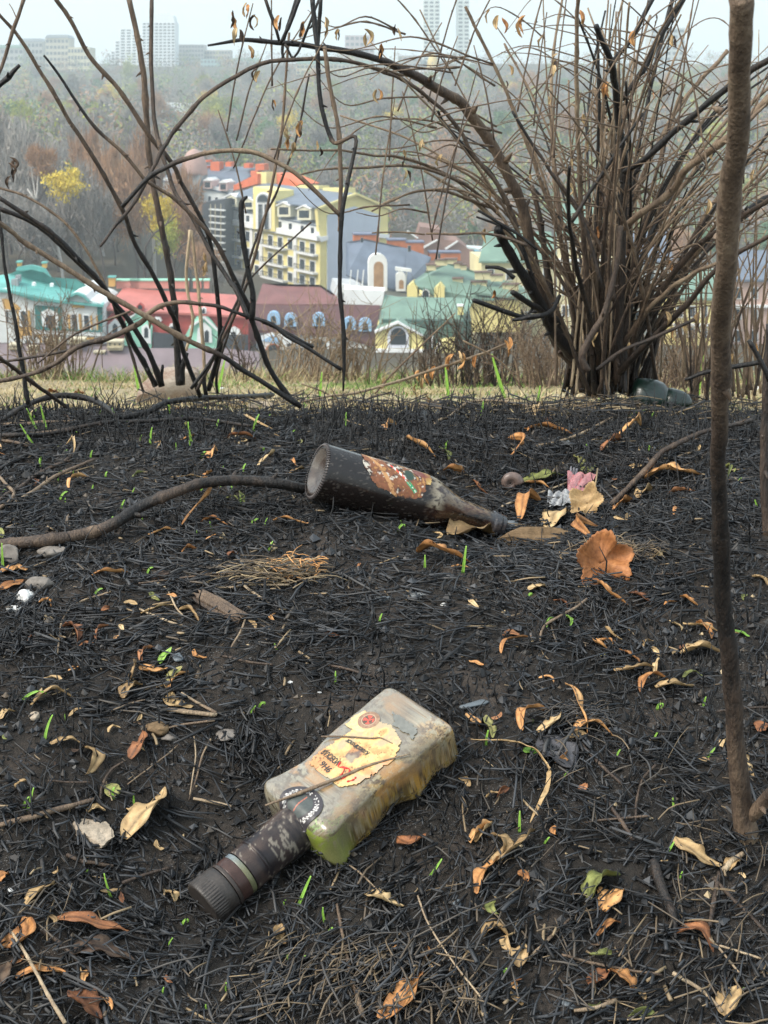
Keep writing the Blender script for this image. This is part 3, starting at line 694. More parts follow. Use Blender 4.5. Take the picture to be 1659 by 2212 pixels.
# ------------------------------------------------------------------ the brown beer bottle
def build_beer():
    root = empty('beer_bottle', BC, 'burnt dark brown round bottle with a torn colourful label, base towards the viewer', 'bottle')
    root.matrix_world = BMW
    prof = [(.0012, .0001), (.0035, .010), (.0030, .018), (.0012, .024), (.0, .0275)]
    punt = [(.0095, .0002), (.0088, .008), (.007, .015), (.004, .021), (.001, .0255), (0, .0275)]
    prof = punt + [(-.0006, .0300), (-.0002, .0325), (.001, .0340), (.0035, .0348), (.008, .0350)]
    prof += [(v, .0350) for v in np.linspace(.02, .135, 24)]
    for v in np.linspace(.14, .20, 16):
        f = (v - .14) / .06; f = f * f * (3 - 2 * f); prof.append((v, .0350 + (.0180 - .0350) * f))
    prof += [(v, .0180 - .0034 * (v - .2) / .04) for v in np.linspace(.205, .238, 8)] + [(.2385, .0160), (.2475, .0158), (.2478, .0150), (.2545, .0146), (.255, .0132), (.2548, .0095), (.235, .0093)]
    prof = np.array(prof) * BK; d = [prof[0]]
    for p0, p1 in zip(prof[:-1], prof[1:]):
        k = max(1, int(np.linalg.norm(p1 - p0) / .0018))
        for f in np.linspace(0, 1, k + 1)[1:]: d.append(p0 + (p1 - p0) * f)
    prof = np.array(d); n, na = len(prof), 160; a = np.arange(na) / na * 2 * math.pi
    V = np.stack([np.repeat(prof[:, :1], na, 1), prof[:, 1:] * np.cos(a)[None], prof[:, 1:] * np.sin(a)[None]], -1).reshape(-1, 3)
    i = np.arange(n - 1)[:, None] * na; j = np.arange(na)[None]; k = (j + 1) % na
    q = np.stack([i + j, i + k, i + na + k, i + na + j], -1).reshape(-1, 4)
    A = np.tile(a, n); x = V[:, 0]; up = V[:, 2] / .034
    n1 = fbm(x * 40, A * 2.2, 4, 4); n2 = fbm(x * 260, A * 9, 14, 3); n3 = fbm(x * 600, A * 22, 6, 2)
    c = np.array([.012, .0085, .0075]) * (.5 + .9 * n1)[:, None]
    def lay(m, col):
        nonlocal c
        c = c + (np.array(col) - c) * np.clip(m, 0, 1)[:, None]
    lay(np.clip((x - .13 * BK) / .05, 0, 1) * np.clip((n1 - .3) * 2.4, 0, 1) * .7, (.085, .032, .018))
    lay(np.clip(1 - abs(x - .148 * BK) / .014, 0, 1) * np.clip((n2 - .35) * 5, 0, 1) * (up > .05) * (V[:, 1] < .01), (.34, .29, .21))
    lay(np.clip((x - .150 * BK) / .02, 0, 1) * np.clip((up - .1) * 2, 0, 1) * np.clip((n2 - .35) * 3.4, 0, 1) * (x < .225), (.24, .17, .10))
    lay(np.clip((x - .228 * BK) / .006, 0, 1) * .8, (.045, .048, .055))
    r_ = np.hypot(V[:, 1], V[:, 2]); base = (x < .0095) & (r_ < .027)
    lay(base * np.clip(.35 + .8 * n2, 0, .95), (.07, .055, .048)); lay(base * (r_ > .018) * np.clip((n1 - .3) * 2, 0, .7), (.13, .115, .10))
    lay(np.clip((n3 - .74) * 14, 0, .35) * (~base), (.16, .14, .12)); lay((n3 < .25) * .4, (.004, .004, .004))
    gm = m_vcol('brown_glass', .26, .4, 700, .3, coat=.25, bump=.12)
    obj('body', mesh('body', V, q[:, ::-1], None, None, True, (gm,), c), root)
    # milled ring round the base
    b = Buf(); nt_ = 64
    for s in range(nt_):
        t0 = s / nt_ * 2 * math.pi; 
        C = [((-.0016) * BK, .0318 * BK * math.cos(t0), .0318 * BK * math.sin(t0)), (.0016 * BK, .0353 * BK * math.cos(t0), .0353 * BK * math.sin(t0))]
        Vt, qt, tt = tube(C, [.0008, .0010], 5); b.add(Vt, qt, tt)
    obj('milled_ring', b.mesh('milled_ring', (M('ring_glass', (.06, .05, .048), .4, .5, .3, 200),)), root, None)
    # torn paper label: a sheet round the shoulder side of the body with its print and the holes burnt in it
    def beer_px(px, py, r=.0353 * BK):
        Rm = np.array([BAX, BS, BN]); o = Rm @ (_cam - BC); d_ = Rm @ ray(px, py)
        A_ = d_[1] ** 2 + d_[2] ** 2; B_ = 2 * (o[1] * d_[1] + o[2] * d_[2]); C_ = o[1] ** 2 + o[2] ** 2 - r * r
        D_ = max(B_ * B_ - 4 * A_ * C_, 0); t = (-B_ - math.sqrt(D_)) / (2 * A_); p_ = o + d_ * t
        return p_[0], math.atan2(p_[2], p_[1])
    pts = [(779, 979), (784, 1001), (795, 1020), (804, 1037), (816, 1051), (834, 1060), (858, 1075), (883, 1080), (909, 1077), (919, 1060), (921, 1049), (932, 1050), (934, 1039), (930, 1028)]
    uv = np.array([beer_px(*p_) for p_ in pts])
    side = 1 if uv[3, 1] < math.pi / 2 else -1      # unrolled angle grows over the top away from the viewer
    uv[:, 1] = np.where(uv[:, 1] < -math.pi / 2, uv[:, 1] + 2 * math.pi, uv[:, 1])
    topa = uv[:, 1].min()
    poly = np.vstack([uv, [[uv[-1, 0], topa - .9]], [[uv[0, 0] + .0, topa - .9]]]); r = .0356 * BK
    sx = .0006; gx, ga = np.meshgrid(np.arange(poly[:, 0].min(), poly[:, 0].max(), sx), np.arange(poly[:, 1].min(), poly[:, 1].max(), sx / r), indexing='ij')
    rx = gx + (fbm(gx * 260, ga * 9, 3, 3) - .5) * .006; ry = ga + (fbm(gx * 260 + 9, ga * 9, 4, 3) - .5) * .16
    ins = np.zeros(gx.shape, bool)
    for m_ in range(len(poly)):
        a_, b_ = poly[m_], poly[m_ - 1]
        ins ^= ((a_[1] > ry) != (b_[1] > ry)) & (rx < (b_[0] - a_[0]) * (ry - a_[1]) / (b_[1] - a_[1] + 1e-12) + a_[0])
    idx = np.arange(gx.size).reshape(gx.shape); f = ins[:-1, :-1] & ins[1:, :-1] & ins[1:, 1:] & ins[:-1, 1:]
    q = np.stack([idx[:-1, :-1][f], idx[1:, :-1][f], idx[1:, 1:][f], idx[:-1, 1:][f]], -1)
    V = np.stack([gx, r * np.cos(ga), r * np.sin(ga)], -1).reshape(-1, 3); X, AA = gx.ravel(), ga.ravel()
    n1 = fbm(X * 90, AA * 3.2, 21, 4); n2 = fbm(X * 260, AA * 9, 22, 3); n3 = fbm(X * 500, AA * 17, 23, 2)
    c = np.array([.22, .085, .04]) * (.5 + .9 * n2)[:, None]
    lay(np.clip((n1 - .50) * 12, 0, 1) * .95, (.045, .028, .022)); lay(np.clip((n2 - .60) * 14, 0, 1) * (n1 > .46), (.55, .50, .42)); lay(np.clip((.38 - n2) * 12, 0, 1), (.40, .20, .07))
    s_ = (gx.ravel() - poly[:, 0].min()) / (poly[:, 0].max() - poly[:, 0].min()); t_ = (AA - topa) / (poly[:, 1].max() - topa)
    lay((t_ < .10) * np.clip(n2 * 2 - .3, 0, 1), (.42, .30, .19))
    edge = np.clip(((np.abs(s_ - .05 - np.clip(t_, 0, 1) * .45) < .035)) * 1.0, 0, 1); lay(edge * (n2 > .40), (.50, .26, .11))
    P1 = np.array(beer_px(842, 1005)); P2 = np.array(beer_px(880, 1040)); P3 = np.array(beer_px(898, 1064))
    def band(A0, A1, w, col, cond=True):
        d_ = (A1 - A0) * np.array([1, r]); L_ = np.linalg.norm(d_); d_ /= L_; ex, ey = X - A0[0], (AA - A0[1]) * r
        u_ = ex * d_[0] + ey * d_[1]; v_ = np.abs(-ex * d_[1] + ey * d_[0]); lay(((u_ > 0) & (u_ < L_) & (v_ < w)) * cond * (n3 > .28), col); return u_
    u_ = band(P1, P2, .0016, (.75, .72, .66)); ex = X - P1[0]
    band(P1, P2, .0016, (.70, .06, .035), (np.sin((X - P1[0]) * 900) > -.1)); band(P2, P3, .0024, (.03, .30, .13)); band(P2, P3, .0009, (.65, .68, .55), (n3 > .5))
    P4 = np.array(beer_px(884, 1026)); lay(np.clip(1.2 - np.hypot((X - P4[0]) / .006, (AA - P4[1]) * r / .009), 0, 1) * 3, (.035, .06, .045))
    P5 = np.array(beer_px(909, 1030)); lay((np.hypot((X - P5[0]) / .010, (AA - P5[1] + .2) * r / .008) < 1) * .9, (.17, .05, .04))
    lay((s_ > .90) * np.clip(n1 * 2 - .4, 0, 1), (.50, .33, .10))
    used = np.unique(q); mp = -np.ones(gx.size, int); mp[used] = np.arange(len(used))
    obj('torn_label', mesh('torn_label', V[used], mp[q], None, None, True, (m_vcol('label_paper', .55, .4, 1200, .15),), c[used]), root)
build_beer()
# ------------------------------------------------------------------ leaves
def where(x, y):
    """what a small thing lies next to"""
    if y < 960: b = 'near the crest'
    elif y < 1180: b = 'level with the round bottle'
    elif y < 1450: b = 'in the middle of the slope'
    elif y < 1900: b = 'level with the flask'
    else: b = 'near the bottom edge'
    c = 'at the far left' if x < 230 else 'left of centre' if x < 640 else 'around the centre' if x < 1010 else 'right of centre' if x < 1380 else 'beside the sapling'
    return b + ' ' + c
def strip_mesh(Mid, Wd, side, up, roll, twist, cup, m=7, ruf=.12, seed=0):
    n = len(Mid); t = np.linspace(0, 1, n); r = np.random.default_rng(seed)
    T = np.gradient(Mid, axis=0); T /= np.linalg.norm(T, axis=1)[:, None] + 1e-12
    phi = roll + twist * t
    U = np.cross(side[None], T); U = np.where((U @ up)[:, None] < 0, -U, U); U /= np.linalg.norm(U, axis=1)[:, None] + 1e-9
    S = np.cross(T, U); C = np.cos(phi)[:, None] * S + np.sin(phi)[:, None] * U; N = -np.sin(phi)[:, None] * S + np.cos(phi)[:, None] * U
    u = np.linspace(-1, 1, m); V = []
    for k in range(m):
        a = u[k] * cup / 2
        y = Wd * (math.sin(a) / max(cup / 2, .01)) if cup > .05 else Wd * u[k]; z = Wd * ((1 - math.cos(a)) / max(cup / 2, .01)) if cup > .05 else Wd * 0
        z = z + Wd * ruf * abs(u[k]) * np.sin(t * 17 + k * 2.1 + seed) + Wd * .10 * abs(u[k])
        V.append(Mid + C * y[:, None] + N * z[:, None])
    V = np.stack(V, 1).reshape(-1, 3)
    i = np.arange(n - 1)[:, None] * m; j = np.arange(m - 1)[None]
    q = np.stack([i + j, i + j + 1, i + m + j + 1, i + m + j], -1).reshape(-1, 4)
    return V, q
def thick(V, q, th=.0003):
    """give a sheet its thickness: both faces and the rim"""
    n = len(V); me = bpy.data.meshes.new('x'); N = np.zeros_like(V)
    fn = np.cross(V[q[:, 1]] - V[q[:, 0]], V[q[:, 3]] - V[q[:, 0]])
    for k in range(4): np.add.at(N, q[:, k], fn)
    N /= np.linalg.norm(N, axis=1)[:, None] + 1e-12; bpy.data.meshes.remove(me)
    V2 = np.vstack([V, V - N * th]); e = {}
    for f in q:
        for k in range(4):
            a, b = int(f[k]), int(f[(k + 1) % 4])
            if (b, a) in e: del e[(b, a)]
            else: e[(a, b)] = 1
    rim = np.array([[b, a, a + n, b + n] for (a, b) in e])
    return V2, np.vstack([q, q[:, ::-1] + n, rim])
def leaf(a, b, w, kind, label, bend=0.0, arch=.12, roll=0.0, twist=.8, cup=1.2, group=None, lift=.0, seed=None, name='leaf', cat='leaf', shape=.75, onground=True, n=22):
    seed = seed if seed is not None else int(a[0] * 7 + a[1] * 13) % 9973
    p0 = G(*a) if onground else a; p1 = G(*b) if onground else b
    L = np.linalg.norm(p1 - p0)
    if onground and L > .12: p1 = p0 + np.array([.9, .1, 0]) * .035 * (1 if b[0] > a[0] else -1); p1[2] = h1(p1[0], p1[1]); L = np.linalg.norm(p1 - p0)
    t = np.linspace(0, 1, n); d = (p1 - p0) / L
    c = (p0 + p1) / 2; up = np.array(gnormal(c[0], c[1])) if onground else np.array([0, 0, 1.]); side = np.cross(up, d); side /= np.linalg.norm(side); up = np.cross(d, side)
    wob = np.sin(t * 6.3 + seed) * .035 * np.sin(t * math.pi)
    Mid = p0 + (p1 - p0) * t[:, None] + side * ((bend * np.sin(math.pi * t) + wob) * L)[:, None] + up * ((arch * np.sin(math.pi * t) ** .8 + wob * .6) * L)[:, None]
    slant = np.linalg.norm(c - _cam); Wd = w / 2 / F * slant * np.maximum(np.sin(math.pi * np.clip(t, .0, 1) ** .85), 0) ** shape + .00015
    V, q = strip_mesh(Mid, Wd, side, up, roll, twist, cup, 7, .16, seed)
    # leaf stalk tapers off the first end
    if onground:
        g = h(V[:, 0], V[:, 1]); V[:, 2] = np.maximum(V[:, 2], g + .0025); V[:, 2] += .0015 + lift
    V, q = thick(V, q)
    c = V.mean(0); k7 = np.arange(len(V)) % 7; rib = np.where(k7 == 3, 1.0, np.where((k7 == 0) | (k7 == 6), .8, 0.0))
    o = obj(name, mesh(name, V - c, q, None, {'rib': rib}, True, (LEAFM[kind],)), None, c)
    return tag(o, label, cat, group)
FR = dict(a=(2, 0, 847), b=(2, 829.5, 847), c=(3.06, 0, 1355.4), d=(2.448, 0, 1762), e=(1.6906, 677.7, 1762), f=(2.5824, 1016.5, 1355.4),
          g=(2.448, 610, 935), z=(1, 0, 0), j=(2.2254, 338.8, 1423))
def px(fr, *v):
    s, ox, oy = FR[fr]; return [(v[i] / s + ox, v[i + 1] / s + oy) for i in range(0, len(v), 2)]
LV = [  # frame, x0,y0,x1,y1, width px, kind, bend, arch, roll, twist, cup, label
 ('a', 300, 430, 385, 380, 13, 'orange', .2, .2, .5, 1, 2, 'narrow orange leaf curled like a hook behind the long bent branch'),
 ('a', 640, 632, 770, 612, 12, 'orange', .1, .1, .4, .6, 2.5, 'thin orange leaf lying flat left of the upright curled one under the branch'),
 ('a', 780, 600, 850, 440, 20, 'orange', -.22, .25, .8, 2.2, 2, 'tall orange leaf curling up in an S under the bent branch'),
 ('a', 865, 575, 985, 590, 12, 'orange', .08, .15, .5, 1, 2.4, 'small wavy orange leaf right of the S shaped leaf'),
 ('a', 1180, 565, 1335, 580, 14, 'orange', -.05, .12, .4, .8, 2, 'slim orange leaf on black straw left below the bottle base'),
 ('a', 1035, 445, 1062, 505, 18, 'olive', 0, .1, 1.0, .4, .8, 'pale cream green leaf scrap standing up below the bent branch'),
 ('a', 395, 808, 555, 795, 22, 'orange', -.12, .2, .3, 1.2, 2, 'broad orange leaf with raised tip above the wooden chip'),
 ('a', 785, 705, 850, 690, 12, 'orange', .1, .25, .4, 1, 2, 'little orange twisted leaf below the S shaped leaf'),
 ('a', 985, 725, 1030, 715, 16, 'rust', .2, .2, .3, 1, 2.4, 'tiny rust curled leaf above the tuft of tan straw'),
 ('a', 0, 790, 120, 785, 34, 'orange', .05, .1, .1, .3, .8, 'flat pinkish orange leaf cut by the left edge'),
 ('a', 0, 870, 118, 822, 22, 'orange', -.03, .08, .3, .2, .6, 'long flat orange leaf just below the pinkish one at the left edge'),
 ('a', 168, 925, 220, 945, 18, 'orange', .35, .2, .6, 1.2, 2.2, 'small orange ring shaped leaf beside the white ash clump'),
 ('a', 270, 1030, 330, 1110, 26, 'rust', .25, .2, .3, 1.4, 2, 'rusty folded leaf with a stalk left of the centre'),
 ('a', 605, 965, 755, 935, 20, 'tan', -.15, .15, .3, .8, 1.4, 'tan boat shaped leaf left of the charred wood chip'),
 ('a', 770, 960, 860, 1010, 16, 'tan', .1, .2, .5, 1.5, 2.6, 'crumpled tan leaf touching the charred wood chip'),
 ('a', 980, 210, 1110, 215, 14, 'rust', -.25, .3, .5, 1, 2.4, 'brown arched leaf behind the bottle base in the stubble'),
 ('a', 1110, 330, 1165, 280, 16, 'tan', -.25, .2, .4, 1.2, 2, 'pale tan hooked leaf in the green sprouts above the branch'),
 ('a', 1235, 365, 1310, 345, 13, 'tan', -.25, .2, .3, 1, 2.4, 'small pale curled leaf touching the bottle base'),
 ('a', 740, 380, 880, 378, 10, 'tan', .05, .05, .3, .6, 2, 'tan leaf lying along the top of the bent branch'),
 ('a', 880, 375, 918, 362, 20, 'orange', 0, .2, .4, .8, 2, 'rounded pink orange leaf on top of the bent branch'),
 ('a', 905, 300, 945, 280, 22, 'orange', .1, .2, .4, 1, 2, 'small round orange leaf among sprouts left of the bottle'),
 ('a', 415, 1085, 475, 1020, 12, 'rust', .1, .2, .6, 1, 2, 'small dark rust leaf standing right of the folded one'),
 ('b', 10, 175, 60, 155, 18, 'orange', .1, .15, .4, 1, 2, 'orange leaf in the stubble behind the bottle left end'),
 ('b', 98, 215, 225, 295, 20, 'orange', -.12, .15, .4, 1.2, 1.6, 'long orange brown leaf with a thin stalk behind the bottle label'),
 ('b', 238, 250, 280, 308, 16, 'olive', .05, .12, .3, .4, .6, 'flat olive green leaf behind the bottle shoulder'),
 ('b', 255, 350, 345, 360, 22, 'orange', -.2, .3, .5, 1.6, 2, 'upright orange curled leaf right behind the bottle shoulder'),
 ('b', 385, 390, 450, 455, 15, 'rust', -.2, .15, .3, 1, 2, 'rust angular leaf behind the bottle neck'),
 ('b', 530, 215, 545, 285, 18, 'orange', .25, .3, .9, 1.6, 2, 'orange comma shaped leaf standing at the far side of the hollow'),
 ('b', 585, 395, 780, 372, 32, 'olive', -.05, .12, .2, .4, 1.2, 'green and brown patched long leaf beside the red wrapper'),
 ('b', 590, 400, 720, 430, 12, 'orange', .1, .1, .4, 1, 2.4, 'thin orange leaf under the green and brown one'),
 ('b', 865, 375, 910, 330, 30, 'olive', .05, .1, .2, .4, .6, 'yellowish ragged leaf above the red wrapper'),
 ('b', 820, 285, 850, 335, 18, 'olive', .1, .1, .4, .5, .8, 'pale green leaf standing just left of the yellowish ragged one'),
 ('b', 700, 600, 790, 530, 48, 'tan', .0, .14, .1, .2, .5, 'broad smooth pale tan leaf lying in the hollow'),
 ('b', 585, 570, 680, 490, 28, 'orange', .15, .25, .2, 1, 1.6, 'bright orange pointed leaf beside the bottle mouth'),
 ('b', 985, 520, 1075, 480, 26, 'orange', -.1, .15, .2, .8, 1.2, 'orange tan leaf at the end of the grey stick'),
 ('b', 1125, 385, 1375, 370, 46, 'orange', -.04, .16, .2, .5, 1.8, 'big orange folded leaf pointing right near the sapling'),
 ('b', 1100, 470, 1150, 450, 32, 'tan', 0, .3, .3, .6, 2.6, 'pinkish tan crumpled leaf under the big folded one'),
 ('b', 1215, 470, 1345, 440, 18, 'rust', .2, .15, .3, 1, 2, 'rust brown leaf curling below the big folded one'),
 ('b', 150, 710, 375, 750, 44, 'orange', -.16, .22, .15, .9, 1.5, 'large wrinkled orange leaf in front of the bottle neck'),
 ('b', 290, 770, 365, 775, 12, 'orange', .1, .1, .4, 1, 2, 'narrow orange leaf hugging the front of the wrinkled one'),
 ('b', 455, 690, 555, 705, 16, 'rust', .1, .1, .2, .6, 1.4, 'dark orange leaf tucked under the rolled tan leaf'),
 ('b', 905, 640, 930, 595, 22, 'orange', .3, .3, .6, 1, 2, 'orange curled leaf at the right end of the clay lump'),
 ('b', 1010, 200, 1110, 160, 20, 'orange', -.1, .25, .4, 1.4, 2, 'orange leaf leaning up in the burnt stubble above the hollow'),
 ('b', 935, 265, 1025, 215, 24, 'rust', -.1, .2, .4, 1.2, 2, 'rust leaf cluster piece in front of the leaning one'),
 ('b', 605, 170, 815, 190, 20, 'orange', .08, .1, .3, .8, 1.6, 'long flat rust and tan leaf along the crest stubble'),
 ('b', 720, 100, 740, 185, 10, 'tan', -.3, .3, .7, 1, 1.4, 'thin tan leaf bent like a bow on the crest'),
 ('b', 645, 118, 695, 100, 18, 'tan', 0, .2, .3, .8, 2, 'short tan leaf above the bow shaped one'),
 ('b', 1590, 810, 1659, 850, 20, 'tan', .1, .15, .3, .8, 1.6, 'tan curled leaf at the right edge behind the sapling'),
 ('b', 620, 870, 715, 860, 22, 'tan', .1, .15, .2, .6, 1.4, 'pale tan triangular leaf left of the maple leaf'),
 ('b', 730, 915, 790, 955, 14, 'rust', .3, .2, .4, 1, 2, 'dark rust curved leaf above the twig with green pods'),
 ('b', 930, 840, 1060, 940, 24, 'orange', -.25, .2, .3, 1.2, 1.8, 'orange curled leaf right under the maple leaf'),
 ('b', 1060, 880, 1170, 925, 22, 'rust', -.1, .15, .3, .8, 1.6, 'brown leaf lying to the right under the maple leaf'),
 ('b', 985, 1045, 1030, 1090, 20, 'tan', -.4, .25, .4, 1.4, 2, 'tan leaf curled into a ring on black straw'),
 ('b', 925, 1085, 985, 1130, 16, 'orange', .35, .15, .4, 1, 2, 'orange half ring leaf left of the tan ring leaf'),
 ('b', 1285, 900, 1355, 940, 24, 'orange', -.1, .2, .3, 1, 1.6, 'bright orange folded leaf left of the sapling'),
 ('b', 1290, 1015, 1480, 1065, 16, 'tan', -.08, .12, .4, .8, 2.4, 'long tan leaf passing behind the sapling'),
 ('b', 1350, 1015, 1415, 1085, 24, 'orange', .1, .2, .3, 1, 1.8, 'orange crossed leaf over the long tan one'),
 ('b', 1500, 1045, 1580, 1072, 13, 'green', .05, .08, .3, .4, 1.4, 'fresh green leaf emerging to the right of the sapling'),
 ('b', 1275, 1140, 1460, 1140, 40, 'tan', .02, .15, .2, .6, 2.6, 'thick rolled tan leaf lying against the sapling'),
 ('b', 505, 1150, 640, 1070, 12, 'orange', .2, .1, .4, .8, 2, 'thin orange hooked leaf below the twig with pods'),
 ('c', 200, 540, 500, 500, 42, 'tan', .18, .22, .2, .9, 1.6, 'wide arched tan leaf near the left edge above the cream pebble'),
 ('c', 455, 620, 550, 565, 10, 'tan', .1, .1, .3, .8, 1.4, 'thin tan strip at the right foot of the wide arched leaf'),
 ('c', 810, 495, 945, 410, 44, 'tan', .25, .2, .2, .9, 1.6, 'pale tan cupped leaf left of the long crescent leaf'),
 ('c', 845, 385, 900, 245, 24, 'tan', -.12, .25, .5, 2.2, 1.8, 'twisted tan leaf standing above the cupped leaf'),
 ('c', 1130, 450, 1280, 545, 44, 'tan', -.30, .16, .15, .7, 1.4, 'long tan crescent leaf pointing down right'),
 ('c', 1120, 455, 1250, 320, 22, 'orange', .15, .2, .4, 1, 1.6, 'narrow orange leaf joining the top of the crescent leaf'),
 ('c', 1115, 385, 1205, 290, 34, 'olive', .05, .12, .2, .4, .9, 'olive yellow leaf beside the crescent leaf'),
 ('c', 1055, 265, 1135, 160, 26, 'green', .0, .1, .3, .3, 1.0, 'flat light green leaf left of the blue grey slate chip'),
 ('c', 925, 285, 1110, 290, 40, 'orange', -.28, .22, .2, 1, 1.8, 'orange brown rolled leaf left of the green leaf'),
 ('c', 940, 250, 1025, 155, 24, 'rust', .2, .25, .4, 1, 1.8, 'rust leaf rising from the orange brown rolled one'),
 ('c', 1035, 425, 1105, 480, 18, 'tan', .3, .2, .5, 1.2, 2, 'tiny pale hooked leaf inside the crescent leaf'),
 ('c', 1285, 170, 1370, 225, 20, 'orange', -.45, .15, .4, .8, 1.6, 'orange thin hook leaf above the bare soil'),
 ('c', 410, 15, 500, 60, 34, 'rust', .3, .2, .3, 1, 1.6, 'rusty leaf with pointed corner above the ash patch'),
 ('c', 455, 315, 520, 285, 22, 'orange', .05, .15, .2, .6, 1.2, 'small flat orange leaf on the left straw'),
 ('c', 0, 640, 110, 580, 26, 'tan', .2, .15, .4, .8, 1.6, 'tan leaf curving in from the left edge'),
 ('c', 330, 795, 545, 805, 26, 'tan', .15, .15, .3, .8, 1.6, 'pale tan leaf with forked stalk lying left'),
 ('c', 550, 815, 565, 1010, 38, 'tan', .30, .18, .2, .8, 1.8, 'curved tan leaf hanging down beside the forked one'),
 ('c', 850, 890, 945, 715, 46, 'rust', -.16, .18, .2, 1.2, 1.6, 'dark rust hook shaped leaf left of the small stone'),
 ('c', 705, 1140, 785, 1075, 46, 'olive', .0, .12, .2, .4, .8, 'pale cream green square leaf beside green sprouts'),
 ('c', 800, 1430, 1090, 1085, 84, 'tan', -.10, .16, .1, 1.4, 1.3, 'large tan leaf with narrow stalk right of the big pale stone'),
 ('c', 570, 1240, 700, 1235, 32, 'tan', .15, .2, .3, .8, 1.8, 'tan leaf resting on the upper edge of the big pale stone'),
 ('c', 100, 1090, 190, 1040, 20, 'tan', .2, .2, .4, 1, 2, 'cream leaf with red veins by the left sprouts'),
 ('d', 135, 505, 345, 390, 40, 'tan', .12, .16, .2, .8, 1.6, 'pale yellow tan leaf lower left of the flask cap'),
 ('d', 0, 690, 125, 560, 60, 'orange', -.5, .2, .3, .9, 1.6, 'big orange tan leaf curled like a C at the left edge'),
 ('d', 300, 565, 685, 635, 46, 'rust', -.05, .14, .1, .5, 1.0, 'long rust red flat leaf under the flask cap'),
 ('d', 355, 760, 720, 800, 66, 'dark', .10, .12, .1, .4, 1.0, 'broad dull brown leaf with a long curved stalk at lower left'),
 ('d', 80, 880, 360, 870, 34, 'orange', .10, .12, .3, 1, 1.8, 'orange brown leaf with torn end near the bottom left'),
 ('d', 435, 945, 545, 1100, 72, 'rust', -.18, .2, .2, 1.0, 1.4, 'rust red twisted leaf at the bottom left edge'),
 ('d', 0, 380, 50, 330, 40, 'orange', .3, .2, .3, .8, 1.6, 'orange leaf curled at the left edge above the big C'),
 ('d', 885, 420, 930, 485, 30, 'tan', .1, .25, .3, 1, 1.8, 'small tan split leaf just left of the flask cap'),
 ('d', 1490, 600, 1515, 700, 28, 'tan', -.2, .18, .3, .8, 1.6, 'cream hooked leaf right below the flask cap'),
 ('d', 830, 155, 870, 195, 14, 'tan', -.4, .15, .3, .8, 1.6, 'tiny tan hooked leaf right of the large stalked leaf'),
 ('d', 0, 930, 40, 800, 50, 'dark', .1, .15, .2, .5, 1.2, 'brown leaf in the shade at the left edge near the bottom'),
 ('e', 205, 290, 330, 350, 36, 'tan', -.2, .2, .2, 1.2, 1.6, 'tan Y shaped leaf below the flask'),
 ('e', 640, 200, 810, 65, 30, 'tan', -.15, .2, .3, 1.0, 1.8, 'tan leaf curling over right of the flask, upper piece'),
 ('e', 595, 305, 690, 165, 26, 'orange', .1, .15, .3, .8, 1.8, 'brown speckled leaf hanging below the upper curled piece'),
 ('e', 635, 95, 680, 200, 26, 'tan', .35, .25, .4, 1.2, 1.4, 'tan loop shaped leaf joining the speckled one'),
 ('e', 305, 95, 410, 85, 26, 'rust', -.35, .22, .3, .8, 1.6, 'dark red arched leaf below the flask right corner'),
 ('e', 570, 120, 650, 40, 24, 'orange', .05, .2, .5, 2, 1.8, 'orange zigzag leaf below the grey leaf'),
 ('e', 1320, 95, 1490, 200, 34, 'tan', -.18, .15, .2, .6, 1.4, 'long tan leaf arching below the sapling foot'),
 ('e', 1000, 330, 1120, 235, 42, 'olive', .15, .2, .3, 1, 1.8, 'pale olive tan curled leaf at lower right'),
 ('e', 1040, 350, 1115, 290, 50, 'orange', -.1, .25, .2, .6, 1.4, 'orange tan cupped leaf in front of the pale olive one'),
 ('e', 615, 465, 715, 465, 30, 'tan', .45, .18, .4, 1, 1.6, 'tan ring shaped leaf near the bottom centre'),
 ('e', 735, 570, 770, 490, 30, 'tan', .0, .12, .2, .4, 1.0, 'small pointed tan leaf below the ring shaped one'),
 ('e', 230, 760, 395, 580, 44, 'orange', -.14, .14, .2, .8, 2.2, 'long brown orange rolled leaf at the bottom edge'),
 ('e', 995, 625, 1080, 585, 26, 'rust', .0, .2, .3, .6, 1.4, 'left half of the orange tent shaped leaf pair at the bottom'),
 ('e', 1085, 575, 1165, 670, 30, 'orange', .1, .2, .3, .6, 1.4, 'right half of the orange tent shaped leaf pair at the bottom'),
 ('e', 1310, 450, 1460, 520, 28, 'rust', .3, .18, .3, .8, 1.8, 'brown rust crescent leaf at lower right'),
 ('e', 1500, 750, 1550, 640, 34, 'tan', .1, .15, .2, .5, 1.4, 'yellow tan upright leaf at the bottom right'),
 ('e', 1030, 460, 1140, 415, 16, 'orange', .2, .15, .3, .6, 1.4, 'thin orange and black leaf above the tent shaped pair'),
 ('e', 720, 520, 730, 445, 16, 'tan', .3, .2, .4, .6, 1.4, 'thin tan crescent leaf right of the bottom ring leaf'),
 ('e', 1510, 220, 1560, 170, 22, 'tan', .1, .15, .3, .6, 1.8, 'pale broken leaf piece right below the sapling foot'),
 ('e', 745, 220, 785, 255, 16, 'orange', .1, .15, .3, .6, 1.4, 'small orange leaf right of the speckled one'),
 ('f', 290, 600, 445, 490, 30, 'orange', .30, .22, .3, 1.0, 1.8, 'rust orange arched leaf left of the grey leaf'),
 ('f', 365, 605, 500, 515, 34, 'tan', -.15, .2, .2, 1, 1.8, 'tan leaf crossing the rust orange arched one'),
 ('f', 705, 80, 785, 150, 26, 'orange', -.25, .2, .3, 1.2, 1.8, 'orange leaf twisted below the tan ring leaf, right of centre'),
 ('f', 820, 140, 945, 215, 22, 'orange', .08, .12, .3, .6, 1.4, 'slim orange tan leaf pointing down right'),
